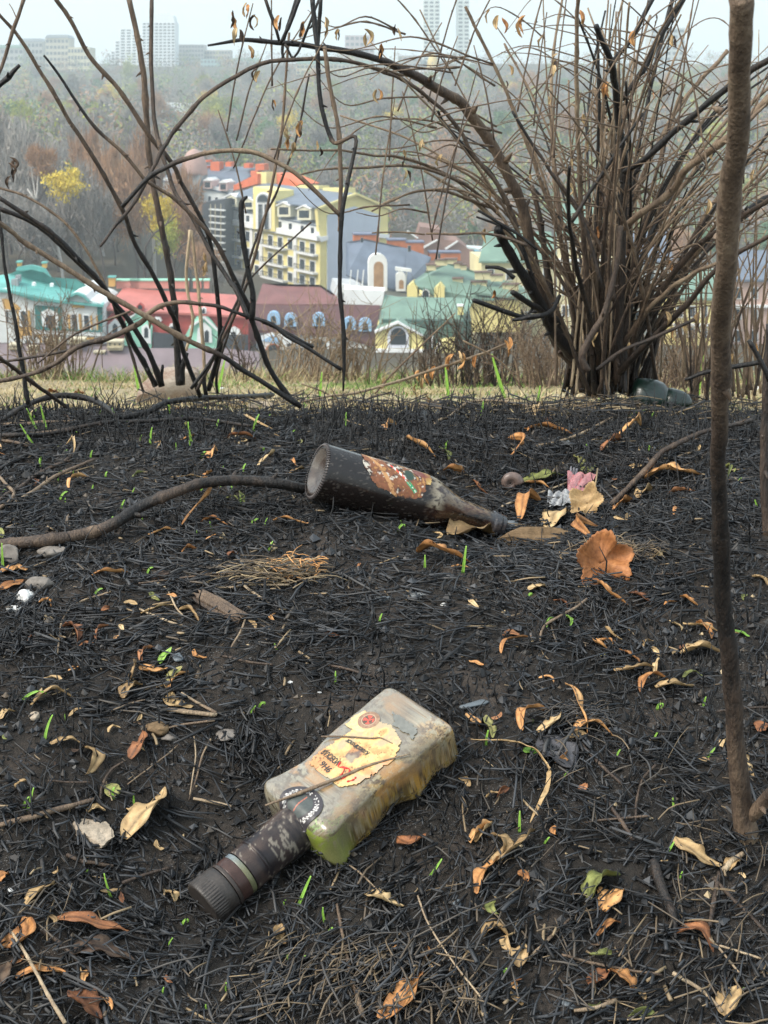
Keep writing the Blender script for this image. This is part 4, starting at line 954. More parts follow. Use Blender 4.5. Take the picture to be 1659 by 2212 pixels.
 ('f', 795, 265, 1030, 240, 28, 'tan', -.12, .15, .3, .8, 2.4, 'tan leaf arm reaching left of the star shaped group'),
 ('f', 945, 385, 1120, 325, 26, 'orange', .35, .2, .3, .8, 2, 'orange arm of the star shaped leaf group'),
 ('f', 1030, 280, 1045, 185, 16, 'tan', .0, .2, .5, .8, 1.8, 'upright tip of the star shaped leaf group'),
 ('f', 1025, 350, 1250, 350, 34, 'tan', -.05, .12, .2, .6, 2.6, 'rolled tan leaf at the foot of the star shaped group'),
 ('f', 525, 330, 650, 620, 26, 'orange', .06, .12, .3, 1.6, 2, 'long narrow twisted orange leaf running down beside the dark stubble'),
 ('f', 555, 625, 800, 640, 32, 'orange', .38, .18, .2, .7, 1.8, 'orange tan leaf bent like an arch crossing the twisted one'),
 ('f', 375, 310, 465, 335, 12, 'orange', .4, .15, .4, .6, 1.4, 'thin orange arc leaf above the long twisted one'),
 ('f', 960, 135, 1025, 100, 16, 'tan', .3, .2, .4, .8, 1.8, 'small pale arched leaf above the star shaped group'),
 ('f', 1180, 300, 1300, 300, 16, 'olive', .3, .15, .5, .6, 1.4, 'spotted thin olive arc leaf right of the star shaped group'),
 ('f', 1590, 600, 1659, 560, 40, 'rust', .0, .12, .2, .3, .9, 'rust red leaf at the right edge beyond the sapling'),
 ('f', 1545, 720, 1580, 860, 26, 'tan', -.15, .12, .3, .6, 2.2, 'pale yellow curved leaf behind the sapling'),
 ('f', 85, 510, 125, 640, 26, 'olive', .0, .14, .3, .4, 1.0, 'green standing leaf right of the flask base'),
 ('f', 290, 715, 390, 720, 26, 'green', .0, .12, .3, .3, 1.0, 'yellow green leaf behind the long tan ribbon leaf'),
 ('f', 0, 545, 38, 530, 56, 'orange', .0, .1, .1, .2, .4, 'bright salmon orange flat piece of leaf at the flask base corner'),
 ('f', 400, 625, 575, 810, 88, 'grey', .0, .05, .05, .1, .35, 'flat dark grey oval leaf right of the flask'),
 ('f', 1160, 140, 1250, 140, 22, 'rust', .1, .15, .3, .6, 1.8, 'small rust leaf at the left end of the thick rolled one'),
 ('f', 620, 945, 640, 895, 24, 'rust', .0, .2, .2, .6, 1.0, 'tiny rust leaf scrap in front of the grey leaf'),
 ('f', 15, 1220, 120, 1110, 34, 'tan', -.1, .2, .3, 1.6, 1.8, 'tan curled leaf below the ribbon leaf, left side'),
 ('f', 1400, 690, 1440, 660, 20, 'tan', .2, .25, .4, 1, 2, 'small tan crumpled leaf left against the sapling'),
 ('z', 965, 1160, 1062, 1165, 36, 'tan', .0, .10, .1, .1, 2.6, 'smooth rolled tan leaf like a half pipe beside the clay lump'),
 ('z', 105, 852, 165, 848, 26, 'orange', 0, .1, .1, .2, .6, 'left bright orange maple leaf behind the crest at the left'),
 ('z', 160, 853, 208, 860, 20, 'orange', 0, .1, .1, .2, .6, 'right bright orange maple leaf behind the crest at the left'),
]
for (fr, x0, y0, x1, y1, w, k, bend, arch, roll, twist, cup, lab) in LV:
    a_, b_ = px(fr, x0, y0, x1, y1); leaf(a_, b_, w / FR[fr][0] * 2.35, k, lab, bend, arch * 1.1, roll * .8, twist * .8, cup * .55)
# the long ribbon leaf
def ribbon(name, pts, w, kind, label, cat='leaf', lift=.006, cup=.7, tw=.6):
    Q = np.array([G(*p_) for p_ in pts]); Mid = catmull(Q, 60); t = np.linspace(0, 1, 60)
    Mid[:, 2] = h(Mid[:, 0], Mid[:, 1]) + lift + .006 * np.sin(t * math.pi)
    sl_ = np.linalg.norm(Mid.mean(0) - _cam); Wd = w / 2 / F * sl_ * np.sin(math.pi * np.clip(t * .97 + .03, 0, 1)) ** .6 * (.7 + .5 * np.exp(-((t - .25) / .15) ** 2))
    V, q = strip_mesh(Mid, Wd, np.array([0, 1., 0]), np.array([0, 0, 1.]), .2, tw, cup, 7, .10, 5); V, q = thick(V, q)
    c = V.mean(0); return tag(obj(name, mesh(name, V - c, q, None, None, True, (LEAFM[kind],)), None, c), label, cat)
ribbon('leaf', px('f', 0, 660, 150, 685, 290, 720, 380, 780, 435, 870, 420, 980, 375, 1060, 330, 1135), 18, 'tan', 'long tan ribbon leaf bent in a wide arc right of the flask')
# lobed leaves
def lobed(center, rad_px, kind, label, lobes=5, rot=0, tilt=(0, 0), curl=.3, seed=1):
    c = G(*center); R_ = 1.0 * rad_px / F * np.linalg.norm(c - _cam); nr, na = 12, 90
    r_, a_ = np.meshgrid(np.linspace(0.02, 1, nr), np.arange(na) / na * 2 * math.pi, indexing='ij')
    out = .74 + .17 * np.cos(a_ * lobes) * (.7 + .5 * np.sin(a_ * 2 + 1)) + .07 * np.abs(np.sin(a_ * 17 + seed)) + .10 * (vnoise(a_ * 2, a_ * 0, seed) - .5); out = np.where(out < .38, .38, out)
    X = r_ * out * np.cos(a_) * R_; Y = r_ * out * np.sin(a_) * R_
    Z = curl * R_ * (r_ ** 2) * (.35 + .6 * np.sin(a_ * 2 + seed) ** 2) + .05 * R_ * np.sin(X / R_ * 9 + Y / R_ * 5) - .04 * R_ * np.exp(-(np.sin(a_ * lobes / 2) ** 2) / .02) * r_
    V = np.stack([X, Y, Z], -1).reshape(-1, 3); i = np.arange(nr - 1)[:, None] * na; j = np.arange(na)[None]; k = (j + 1) % na
    q = np.stack([i + j, i + na + j, i + na + k, i + k], -1).reshape(-1, 4)
    V, q = thick(V, q, .0004); m = Matrix.Rotation(tilt[0], 3, 'X') @ Matrix.Rotation(tilt[1], 3, 'Y') @ Matrix.Rotation(rot, 3, 'Z')
    V = V @ np.array(m).T; zmin = V[:, 2].min(); N = gnormal(c[0], c[1]); qn = Vector((0, 0, 1)).rotation_difference(N)
    o = obj('leaf', mesh('leaf', V, q, None, None, True, (LEAFM[kind],)), None, Vector(c) + N * (.004 - zmin * .55)); o.rotation_mode = 'QUATERNION'; o.rotation_quaternion = qn
    return tag(o, label, 'leaf')
lobed((1290, 1240), 78, 'rustbright', 'large orange brown maple leaf with notched edges right of the centre', 5, .5, (.75, .15), .45, 3)
lobed((1268, 1108), 46, 'tan', 'yellow tan ragged lobed leaf in the hollow right of the bottle mouth', 5, 1.2, (.8, -.25), .5, 5)
# small scraps nothing tells apart
_r = random.Random(5)
kinds = ['tan', 'tan', 'orange', 'orange', 'rust', 'dark', 'tan', 'olive']
for i in range(160):
    py = 870 + 1330 * _r.random() ** 1.25; p_x = _r.uniform(0, 1659)
    if 350 < p_x < 1010 and 1450 < py < 2050: continue
    if 640 < p_x < 1100 and 950 < py < 1160: continue
    L = _r.uniform(18, 60) * (.55 + .5 * (py - 850) / 1350); a = _r.uniform(0, 6.28)
    k = _r.choice(kinds)
    leaf((p_x, py), (p_x + math.cos(a) * L, py + math.sin(a) * L * .6), L * _r.uniform(.22, .45), k, {'tan': 'small tan', 'orange': 'small orange', 'rust': 'small rust red', 'dark': 'small dark brown', 'olive': 'small olive'}[k] + ' leaf scrap ' + where(p_x, py), _r.uniform(-.4, .4), _r.uniform(.08, .3), _r.uniform(0, .9), _r.uniform(-1.5, 1.5), _r.uniform(.8, 2.6), 'leaf scraps scattered over the straw', name='leaf_scrap', n=10)

# ------------------------------------------------------------------ dry straws and twigs lying on the ground
def ground_stick(fr, pts, w, tone, label, name='dry_straw', cat='straw', lift=.006, arch=0, sides=6, group=None, knots=.1, kstep=.05, lifts=None):
    pp = px(fr, *pts); lf = np.interp(np.linspace(0, 1, len(pp)), np.linspace(0, 1, len(lifts)), lifts) if lifts is not None else np.zeros(len(pp))
    Q = np.array([G(*p_, l_) for p_, l_ in zip(pp, lf)]); L = np.linalg.norm(np.diff(Q, axis=0), axis=1).sum(); n = max(10, int(L / .005)); C = catmull(Q, n)
    t = np.linspace(0, 1, n); g = h(C[:, 0], C[:, 1])
    if lifts is None: C[:, 2] = np.linspace(g[0], g[-1], n) * .5 + np.maximum(g, np.linspace(g[0], g[-1], n)) * .5 + lift + arch * np.sin(t * math.pi)
    else: C[:, 2] = np.maximum(C[:, 2], g + .004)
    ww = np.interp(t, np.linspace(0, 1, len(np.atleast_1d(w))), np.atleast_1d(w)) / (1 if fr == 'z' else 1)
    R = np.array([pxr(a, c) for a, c in zip(ww, C)]); tn = np.interp(t, np.linspace(0, 1, len(np.atleast_1d(tone))), np.atleast_1d(tone))
    b = Buf(); wood_tube(b, C, R, tn, sides, knots, kstep, .05, random.Random(int(pts[0]) + 1)); c = C.mean(0); me = b.mesh(name, (WOOD,)); me.transform(Matrix.Translation(-Vector(c)))
    return tag(obj(name, me, None, c), label, cat, group)
GS = [
 ('a', (0, 660, 200, 640, 400, 605, 500, 570, 600, 500, 740, 440, 880, 395, 1040, 382, 1200, 396, 1310, 418), (25, 26, 25, 27, 24, 23, 22, 22, 23, 21), (.42, .36, .5, .2, .16, .4, .28, .3, .22, .15), 'thick bent half burnt branch running from the left edge to the bottle', 'branch', 'branch', (.008, .010, .012, .018, .03, .04, .045, .04, .03, .02)),
 ('a', (0, 125, 130, 50, 260, 15, 400, 35, 490, 90, 530, 130), (10, 12, 13, 12, 11), (.3, .2, .15, .12, .1), 'black arched stick on the crest at the left', 'branch', 'stick', (.01, .02, .03, .025, .015, .006)),
 ('a', (500, 120, 640, 85, 720, 45, 880, 25, 1040, 20, 1180, 12), (13, 12, 12, 11, 9), (.12, .10, .14, .12, .15), 'long black stick passing in front of the sandstone block', 'branch', 'stick', (.01, .016, .022, .02, .02, .02)),
 ('a', (0, 190, 100, 188, 200, 183, 380, 145, 500, 125), (10, 10, 9, 8), (.25, .18, .3, .2), 'dark stick lying under the black arched stick at the left', 'branch', 'stick', (.012, .012, .012, .012)),
 ('a', (560, 130, 700, 125, 800, 115, 900, 120, 1080, 148), (9, 9, 8, 7), (.2, .25, .2, .3), 'thin dark stick under the sandstone block', 'branch', 'stick', (.012, .014, .014, .008)),
 ('a', (0, 158, 150, 148, 340, 140), (8, 8, 7), (.62, .66, .6), 'tan stick above the dark one at the left edge', 'branch', 'stick', None),
 ('a', (0, 215, 200, 205, 300, 190, 400, 155), (8, 8, 7), (.6, .52, .6), 'tan stick below the dark one at the left edge', 'branch', 'stick', None),
 ('a', (0, 228, 60, 238, 120, 250), (7, 7, 6), (.5, .45, .4), 'short brown stick end at the left edge', 'branch', 'stick', None),
 ('a', (70, 495, 160, 445, 250, 390, 410, 308), (8, 8, 7, 6), (.75, .7, .66, .4), 'pale tan stick pointing up right at the left', 'branch', 'stick', None),
 ('a', (0, 485, 100, 420, 200, 350, 290, 300, 352, 238), (7, 8, 8, 7), (.4, .38, .42, .3), 'brown stick above the pale tan one at the left', 'branch', 'stick', None),
 ('a', (0, 382, 30, 430, 62, 462, 40, 500, 0, 520), (6, 7, 8, 8), (.6, .66, .62, .66), 'pale forked twig at the left edge', 'branch', 'twig', None),
 ('a', (0, 350, 90, 305, 170, 270), (9, 9, 8), (.14, .1, .12), 'charred black stick at the left edge', 'branch', 'stick', None),
 ('a', (700, 175, 820, 180, 900, 195, 940, 205), (8, 8, 6), (.15, .2, .15), 'burnt dark stick in the stubble below the crest', 'branch', 'stick', None),
 ('b', (980, 490, 1040, 430, 1100, 370, 1150, 315, 1200, 262, 1270, 222, 1340, 190, 1400, 168, 1480, 150, 1590, 122), (11, 12, 12, 11, 10, 9), (.40, .45, .42, .4, .36, .4), 'grey stick bending up to the right behind the hollow', 'branch', 'stick', (.004, .008, .014, .02, .022, .02, .02, .018)),
 ('b', (510, 515, 600, 478, 700, 445, 792, 408), (5, 5, 4), (.9, .85, .9), 'pale straight straw from the bottle mouth to the wrapper', 'dry_straw', 'straw', None),
 ('b', (660, 250, 800, 218, 900, 170, 985, 125), (5, 6, 5), (.75, .78, .7), 'tan twig in the stubble beyond the hollow', 'branch', 'twig', None),
 ('b', (672, 1082, 690, 1020, 760, 970, 830, 930, 876, 895), (5, 6, 6, 5), (.62, .6, .66, .6), 'brown twig carrying green pods right of the centre', 'branch', 'twig', (.004, .008, .012, .012)),
 ('b', (1150, 810, 1300, 800, 1420, 780), (4, 4, 4), (.42, .4, .4), 'grey straight straw left of the sapling', 'dry_straw', 'straw', None),
 ('b', (220, 138, 290, 100, 370, 45, 500, 38, 640, 62), (6, 6, 5), (.72, .78, .74), 'tan bent stalk on the crest', 'branch', 'stalk', (.004, .01, .02, .014)),
 ('a', (250, 1150, 270, 1000, 320, 935, 400, 905, 480, 885), (4, 4, 4), (.72, .75, .8), 'thin tan bent straw over the left middle', 'dry_straw', 'straw', None),
 ('a', (670, 838, 715, 865, 760, 950, 790, 985), (4, 4, 4), (.9, .88, .86), 'bright yellow straw above the boat shaped leaf', 'dry_straw', 'straw', None),
 ('a', (605, 962, 680, 990, 755, 1028, 790, 1028), (5, 5, 4), (.9, .86, .7), 'bright yellow straw ending left of the charred wood chip', 'dry_straw', 'straw', None),
 ('a', (600, 850, 750, 830, 900, 800, 1050, 790, 1215, 797), (4, 5, 6), (.5, .6, .86), 'orange tan straw sticking out left of the straw tuft', 'dry_straw', 'straw', None),
 ('a', (820, 900, 900, 865, 1030, 858, 1250, 855), (4, 5, 5), (.8, .86, .8), 'long orange straw running through the tuft', 'dry_straw', 'straw', None),
 ('a', (1050, 855, 1100, 890, 1162, 935), (6, 6, 5), (.82, .8, .76), 'short orange straw pointing down from the tuft', 'dry_straw', 'straw', None),
 ('a', (1000, 1130, 1040, 1060, 1062, 1000), (4, 5, 4), (.7, .72, .66), 'tan bent straw below the tuft', 'dry_straw', 'straw', None),
 ('c', (1200, 470, 1290, 520, 1430, 605), (4, 6, 7), (.75, .72, .55), 'orange brown stalk right of the crescent leaf, upper', 'dry_straw', 'stalk', None),
 ('c', (1070, 580, 1200, 605, 1425, 618), (4, 8, 10), (.7, .72, .7), 'thick orange brown stalk lying level above the small stone', 'dry_straw', 'stalk', None),
 ('c', (1050, 725, 1200, 690, 1420, 655), (3, 5, 5), (.62, .66, .62), 'orange brown stalk over the small stone', 'dry_straw', 'stalk', None),
 ('c', (740, 590, 840, 550, 960, 520), (3, 4, 3), (.66, .7, .66), 'thin brown straw left of the thick stalk', 'dry_straw', 'straw', None),
 ('c', (1285, 760, 1295, 900, 1275, 1040, 1258, 1140), (3, 3, 3), (.86, .82, .8), 'long thin yellow straw running down left of the flask', 'dry_straw', 'straw', None),
 ('c', (1395, 785, 1335, 900, 1300, 1030, 1250, 1190), (5, 4, 3), (.76, .6, .5), 'brown forked straw beside the long thin yellow one', 'dry_straw', 'straw', None),
 ('c', (1180, 810, 1080, 900, 950, 1010, 845, 1085), (3, 3, 3), (.66, .7, .62), 'thin straw crossing below the small stone', 'dry_straw', 'straw', None),
 ('c', (1280, 1170, 1400, 1190, 1530, 1222), (6, 7, 6), (.8, .82, .76), 'pale tan stalk pointing at the flask shoulder', 'dry_straw', 'stalk', None),
 ('c', (0, 1345, 200, 1290, 400, 1240, 620, 1180), (10, 13, 12, 9), (.6, .62, .6, .5), 'tan grey twig left of the big pale stone', 'branch', 'twig', None),
 ('c', (320, 1055, 450, 1060, 600, 1062), (4, 4, 4), (.42, .4, .42), 'straight grey straw left of the middle', 'dry_straw', 'straw', None),
 ('c', (665, 1170, 680, 1070, 740, 970, 820, 930), (6, 6, 5), (.38, .42, .4), 'curved grey straw left of the middle', 'dry_straw', 'straw', None),
 ('d', (55, 610, 130, 730, 200, 850, 270, 980, 345, 1102), (6, 7, 8, 9), (.86, .84, .82, .84), 'long pale tan stalk in the lower left corner', 'dry_straw', 'stalk', (.006, .012, .014, .012)),
 ('d', (355, 245, 450, 275, 600, 300), (8, 9, 7), (.42, .44, .4), 'grey blue burnt stalk left of the flask neck', 'dry_straw', 'stalk', None),
 ('d', (650, 390, 760, 355, 900, 315), (7, 7, 6), (.36, .4, .36), 'grey burnt stalk behind the flask cap', 'dry_straw', 'stalk', None),
 ('d', (200, 640, 300, 690, 400, 780, 510, 880), (8, 9, 8), (.34, .38, .34), 'dark grey bent stalk under the rust red leaf', 'dry_straw', 'stalk', None),
 ('e', (380, 300, 420, 400, 510, 540, 625, 690), (4, 4, 4, 4), (.7, .8, .84, .86), 'long thin tan stalk curving through the bottom centre', 'dry_straw', 'stalk', (.004, .01, .012, .006)),
 ('e', (905, 535, 1050, 570, 1270, 605), (6, 6, 5), (.52, .56, .46), 'brown straight stalk near the bottom', 'dry_straw', 'stalk', None),
 ('e', (1240, 195, 1270, 300, 1310, 400, 1320, 470), (20, 22, 18, 8), (.22, .25, .2, .2), 'wide flat charred strip at lower right', 'charred_strip', 'charred strip', None),
 ('e', (1455, 255, 1540, 340, 1659, 460), (8, 8, 7), (.38, .4, .36), 'grey stalk running to the right edge', 'dry_straw', 'stalk', None),
 ('e', (1445, 430, 1462, 330, 1480, 230), (9, 10, 9), (.34, .38, .36), 'thick grey burnt stalk below the sapling', 'dry_straw', 'stalk', None),
 ('e', (85, 350, 110, 480, 140, 620, 180, 760), (6, 7, 9, 12), (.5, .56, .6, .62), 'brown stalk running to the bottom edge below the flask', 'dry_straw', 'stalk', None),
 ('e', (780, 555, 850, 480, 935, 400), (7, 7, 6), (.75, .6, .4), 'half burnt pale stick at the bottom centre', 'dry_straw', 'stick', None),
 ('e', (950, 738, 1030, 735, 1100, 700), (8, 9, 10), (.74, .78, .7), 'tan bent stalk at the bottom edge', 'dry_straw', 'stalk', None),
 ('e', (1310, 600, 1400, 650, 1490, 745), (9, 8, 7), (.8, .8, .76), 'pale tan stalk in the lower right corner', 'dry_straw', 'stalk', None),
 ('e', (1480, 505, 1560, 530, 1640, 555), (5, 5, 5), (.84, .84, .8), 'thin pale straw near the right edge', 'dry_straw', 'straw', None),
 ('e', (1420, 455, 1500, 540, 1585, 640), (5, 5, 4), (.76, .8, .76), 'tan straw crossing the thin pale one', 'dry_straw', 'straw', None),
 ('e', (1495, 225, 1530, 185, 1565, 165), (12, 12, 10), (.85, .9, .8), 'cream coloured broken stick below the sapling', 'branch', 'stick', None),
 ('f', (610, 1130, 760, 1120, 1000, 1085), (5, 5, 5), (.5, .46, .5), 'brown straw on the right middle ground', 'dry_straw', 'straw', None),
 ('f', (750, 990, 800, 1070, 860, 1160, 905, 1225), (9, 9, 9), (.36, .4, .38), 'pair forming grey burnt stalk right of the grey leaf', 'dry_straw', 'stalk', None),
 ('f', (920, 1130, 925, 1000, 960, 880, 1030, 800), (5, 5, 6), (.36, .42, .4), 'curved grey straw left of the sapling foot', 'dry_straw', 'straw', None),
 ('f', (585, 640, 700, 770, 845, 910), (7, 8, 6), (.34, .38, .4), 'grey burnt stalk beside the grey leaf', 'dry_straw', 'stalk', None),
 ('f', (1375, 500, 1500, 490, 1659, 478), (6, 6, 5), (.38, .4, .38), 'level grey stalk passing behind the sapling', 'dry_straw', 'stalk', None),
 ('j', (305, 12, 430, 40, 560, 60), (5, 6, 5), (.36, .4, .36), 'grey burnt stalk on soil above the flask', 'dry_straw', 'stalk', None),
 ('j', (820, 55, 900, 70, 1035, 108), (5, 6, 5), (.34, .38, .32), 'grey burnt stalk close behind the flask base', 'dry_straw', 'stalk', None),
 ('j', (30, 265, 150, 290, 290, 300), (3, 6, 7), (.6, .68, .7), 'reddish brown stalk left of the flask, lowest of three', 'dry_straw', 'stalk', None),
 ('j', (920, 1020, 1000, 1090, 1100, 1190), (4, 4, 3), (.7, .7, .66), 'thin tan straw leaving the flask lower corner', 'dry_straw', 'straw', None),
]
for g_ in GS:
    fr, pts, w, tone, lab, nm, ct, lf = g_; ground_stick(fr, pts, w, tone, lab, nm, ct, .005, 0, 8 if max(w) > 9 else 6, None, .12 if ct != 'straw' else .04, .045, lf)
# straws lying on the flask
def on_flask(pts, w, tone, label):
    Q = []
    for a_, b_, z_ in pts:
        u_, v_ = flask_px(a_, b_, z_); Q.append(np.array(FMW @ Vector((u_, v_, z_))))
    C = catmull(Q, 50); b = Buf(); wood_tube(b, C, np.interp(np.linspace(0, 1, 50), np.linspace(0, 1, len(w)), [pxr(x_, C[20]) for x_ in w]), tone, 6, .1, .05)
    me = b.mesh('dry_straw', (WOOD,)); c = C.mean(0); me.transform(Matrix.Translation(-Vector(c))); tag(obj('dry_straw', me, None, c), label, 'straw')
on_flask([(573, 1740, .0025), (650, 1712, .0022), (740, 1677, .0016), (800, 1652, .0015), (886, 1628, .0012)], (4, 8, 7, 6, 2), (.62, .68), 'long brown grass stem lying across the flask label')
on_flask([(694, 1591, .002), (740, 1591, .0016), (800, 1595, .0014), (822, 1594, .0014), (848, 1606, .001)], (4, 4, 4, 3, 2), (.5, .6), 'short dark grass stem lying above the printed words on the flask')
# tuft of tan straw and other small tufts
def tuft(c_px, sx, sy, n, label, seed, tone=(.55, .95), hgt=.014, Lr=(.012, .05), ang=(0, .5), name='straw_tuft', wr=(.0003, .0007)):
    r = random.Random(seed); b = Buf(); c = G(*c_px)
    for i in range(n):
        x_ = c_px[0] + (r.uniform(-1, 1) if n < 240 or name == 'dead_grass' else r.gauss(0, .42)) * sx; y_ = c_px[1] + (r.uniform(-1, 1) if name == 'dead_grass' else r.gauss(0, .42)) * sy; p_ = G(x_, y_); L = r.uniform(*Lr); a = r.gauss(ang[0], ang[1]); z0 = r.random() ** 2 * hgt
        d = np.array([math.cos(a), math.sin(a), r.gauss(0, .25)]) * L; m = np.array([r.gauss(0, .12), r.gauss(0, .12), abs(r.gauss(0, .12))]) * L * .45
        C = catmull([p_ - d / 2 + [0, 0, z0 + .003], p_ + m + [0, 0, z0 + .004], p_ + d / 2 + [0, 0, z0 + .003]], 6); C[:, 2] = np.maximum(C[:, 2], h(C[:, 0], C[:, 1]) + .002)
        V, q, t = tube(C, r.uniform(*wr), 4); b.add(V, q, t, r.uniform(*tone))
    me = b.mesh(name, (LEAFM['orange'] if seed == 6 else STRAW,)); me.transform(Matrix.Translation(-Vector(c))); return tag(obj(name, me, None, c), label, 'tuft', None, 'stuff')
tuft((640, 1245), 60, 24, 70, 'orange brown heart of the straw tuft beside the charred chip', 6, (.5, .9), .016, (.008, .03), (.3, 1))
tuft((595, 1252), 100, 24, 250, 'orange tan tuft of unburnt straw between the branch and the charred chip', 1, (.5, 1.0), .012, (.01, .055), (.1, .5))
tuft((1330, 1200), 110, 30, 260, 'pale unburnt straw around the clay lump in the hollow', 2, (.5, .85), .008, (.008, .035), (.4, 1.5))
tuft((1250, 1560), 70, 35, 150, 'greyish matted dead grass patch right of the flask base', 3, (.42, .66), .006, (.008, .035), (.3, .8))
tuft((1160, 1490), 10, 10, 5, 'few brown straws on bare soil', 4, (.4, .6), .004)
for k_, (cx_, cy_, sx_, sy_, n_) in enumerate([(800, 2130, 240, 80, 300), (1420, 2080, 240, 110, 70), (1110, 1930, 160, 90, 40), (60, 2050, 90, 120, 30), (1560, 1860, 110, 110, 30), (1230, 1700, 240, 90, 40), (300, 2150, 260, 60, 30)]):
    tuft((cx_, cy_), sx_, sy_, n_, 'loose tan and grey dead grass lying over the burnt straw near the bottom edge', 20 + k_, (.42, .80), .008, (.012, .05), (1.15, .6), 'dead_grass', (.0003, .0009))
tuft((700, 880), 420, 12, 200, 'brown and black stalk litter along the crest line', 9, (.2, .8), .012, (.02, .10), (0, .3), 'stalk_litter', (.0006, .0016))
tuft((1350, 890), 330, 22, 420, 'tan leaf and stalk litter under the big bush', 10, (.3, .95), .016, (.015, .08), (0, .7), 'stalk_litter', (.0005, .0014))

# ------------------------------------------------------------------ stones and other lying things
def rock(c_px, rx, ry, rz, m, label, seed=1, name='stone', cat='stone', squash=0, rotz=0, sub=4, amp=.25, boxy=0, lift=.35, parts=None):
    import bmesh
    c = G(*c_px); s = np.linalg.norm(c - _cam) / F; bm = bmesh.new(); bmesh.ops.create_icosphere(bm, subdivisions=sub, radius=1)
    V = np.array([v.co[:] for v in bm.verts]); 
    if boxy: V = np.sign(V) * np.abs(V) ** (1 - boxy); 
    r = np.random.default_rng(seed)
    for _ in range(9):      # knocked off faces
        n_ = r.normal(0, 1, 3); n_ /= np.linalg.norm(n_); d = r.uniform(.55, .9); k = np.clip(V @ n_ - d, 0, None); V = V - k[:, None] * n_[None] * .95
    f = fbm(V[:, 0] * 2 + seed, V[:, 1] * 2 + V[:, 2] * 1.7, seed, 4) - .5; f2 = fbm(V[:, 0] * 9 + seed, V[:, 1] * 9 + V[:, 2] * 8, seed + 5, 3) - .5
    V = V * (1 + amp * f + .08 * f2)[:, None] * np.array([rx, ry, rz]) * s
    cr, sr = math.cos(rotz), math.sin(rotz); V = V @ np.array([[cr, sr, 0], [-sr, cr, 0], [0, 0, 1]])
    for v, co in zip(bm.verts, V): v.co = co
    me = bpy.data.meshes.new(name); bm.to_mesh(me); bm.free(); me.materials.append(m)
    for p_ in me.polygons: p_.use_smooth = amp < .3
    return tag(obj(name, me, None, c + np.array([0, 0, rz * s * lift])), label, cat)
pale = m_plain('pale_stone', (.36, .30, .23), .9, .2, .35, 120, .8, .002); grey = m_plain('grey_stone', (.20, .18, .16), .9, .2, .4, 90, .8, .002)
clay = m_plain('clay', (.17, .115, .065), .95, .2, .4, 120, .8, .002); slate = m_plain('slate', (.11, .13, .145), .55, .5, .2, 60, .3, .001)
def m_sand():
    a = NB('sandstone'); v = a.coord(); n = a.noise(v, 18, 4); n2 = a.noise(v, 220, 3)
    c = a.ramp(a.math('ADD', a.math('MULTIPLY', n, .7), a.math('MULTIPLY', n2, .3)), [(.33, (.15, .075, .055)), (.45, (.27, .21, .17)), (.62, (.38, .34, .29))]); a.bump(n2, .7, .002); return a.base(c, .9, .2)
ash = m_plain('white_ash', (.70, .70, .68), .95, .1, .25, 300, 1, .002)
rock((364, 876), 68, 30, 46, m_sand(), 'reddish grey sandstone block standing on the crest behind the black sticks', 21, 'stone', 'stone', 0, .1, 5, .10, .72, .75)
rock((566, 884), 34, 16, 12, pale, 'low tan stone on the crest right of the sandstone block', 22, amp=.2)
rock((18, 1210), 30, 26, 24, grey, 'grey rounded stone at the left edge under the thick branch', 23)
rock((112, 1198), 30, 22, 16, grey, 'knobbly tan grey stone under the thick branch', 24)
rock((88, 1268), 34, 20, 16, grey, 'brown grey stone above the white ash clump', 25)
rock((58, 1296), 22, 20, 16, ash, 'white crumbly ash clump on the left', 26, 'ash_clump', 'ash', amp=.45)
rock((30, 1320), 26, 14, 9, ash, 'greyer lower end of the ash at the left edge', 27, 'ash_clump', 'ash', amp=.45)
rock((204, 1812), 44, 60, 26, pale, 'big pale angular stone at lower left', 29, 'stone', 'stone', 0, .3, 5, .35, .25, .3)
rock((340, 1580), 26, 26, 14, clay, 'small tan stone right of the rust hook leaf', 30)
rock((365, 1600), 18, 16, 10, grey, 'small grey stone touching the tan one', 31)
rock((75, 1552), 14, 13, 10, pale, 'cream pebble under the wide arched leaf', 32, 'pebble', 'pebble')
rock((1150, 1172), 90, 24, 22, clay, 'brown clay lump in front of the bottle mouth', 33, 'clay_lump', 'clod', 0, 0, 5, .3, .3, .45)
rock((1105, 1136), 16, 8, 8, slate, 'blue grey pebble at the bottle mouth', 34, 'pebble', 'pebble')
rock((985, 1955), 11, 15, 6, slate, 'small blue slate piece below the flask', 35, 'slate_chip', 'slate', amp=.1, boxy=.3)
rock((382, 1422), 14, 20, 5, slate, 'blue grey slate chip right of the green leaf', 36, 'slate_chip', 'slate', 0, .2, 3, .1, .5)
rock((1022, 1524), 36, 14, 5, slate, 'pointed blue grey slate flake behind the flask base', 37, 'slate_chip', 'slate', 0, .45, 3, .15, .3)
rock((830, 1295), 30, 10, 5, slate, 'flat grey flake on the straw in front of the bottle', 38, 'slate_chip', 'slate', 0, 0, 3, .15, .3)
rock((345, 1248), 26, 16, 10, m_plain('brown_stone', (.11, .08, .065), .9, .2, .4, 90, .6), 'dull brown stone right of the broad orange leaf', 39)
rock((1228, 2175), 14, 22, 6, slate, 'grey slate piece near the bottom edge', 40, 'slate_chip', 'slate', 0, .3, 3, .15, .3)
rock((1008, 2160), 26, 18, 6, grey, 'flat grey brown stone at the bottom edge', 41, 'stone', 'stone', 0, .3, 4, .15, .3)
rock((488, 1590), 22, 30, 10, grey, 'grey lichen covered clod above the flask neck', 42, 'clod', 'clod')
rock((1640, 845), 8, 8, 8, ash, 'white paper crumb at the right edge of the crest', 43, 'paper_scrap', 'litter', sub=2)
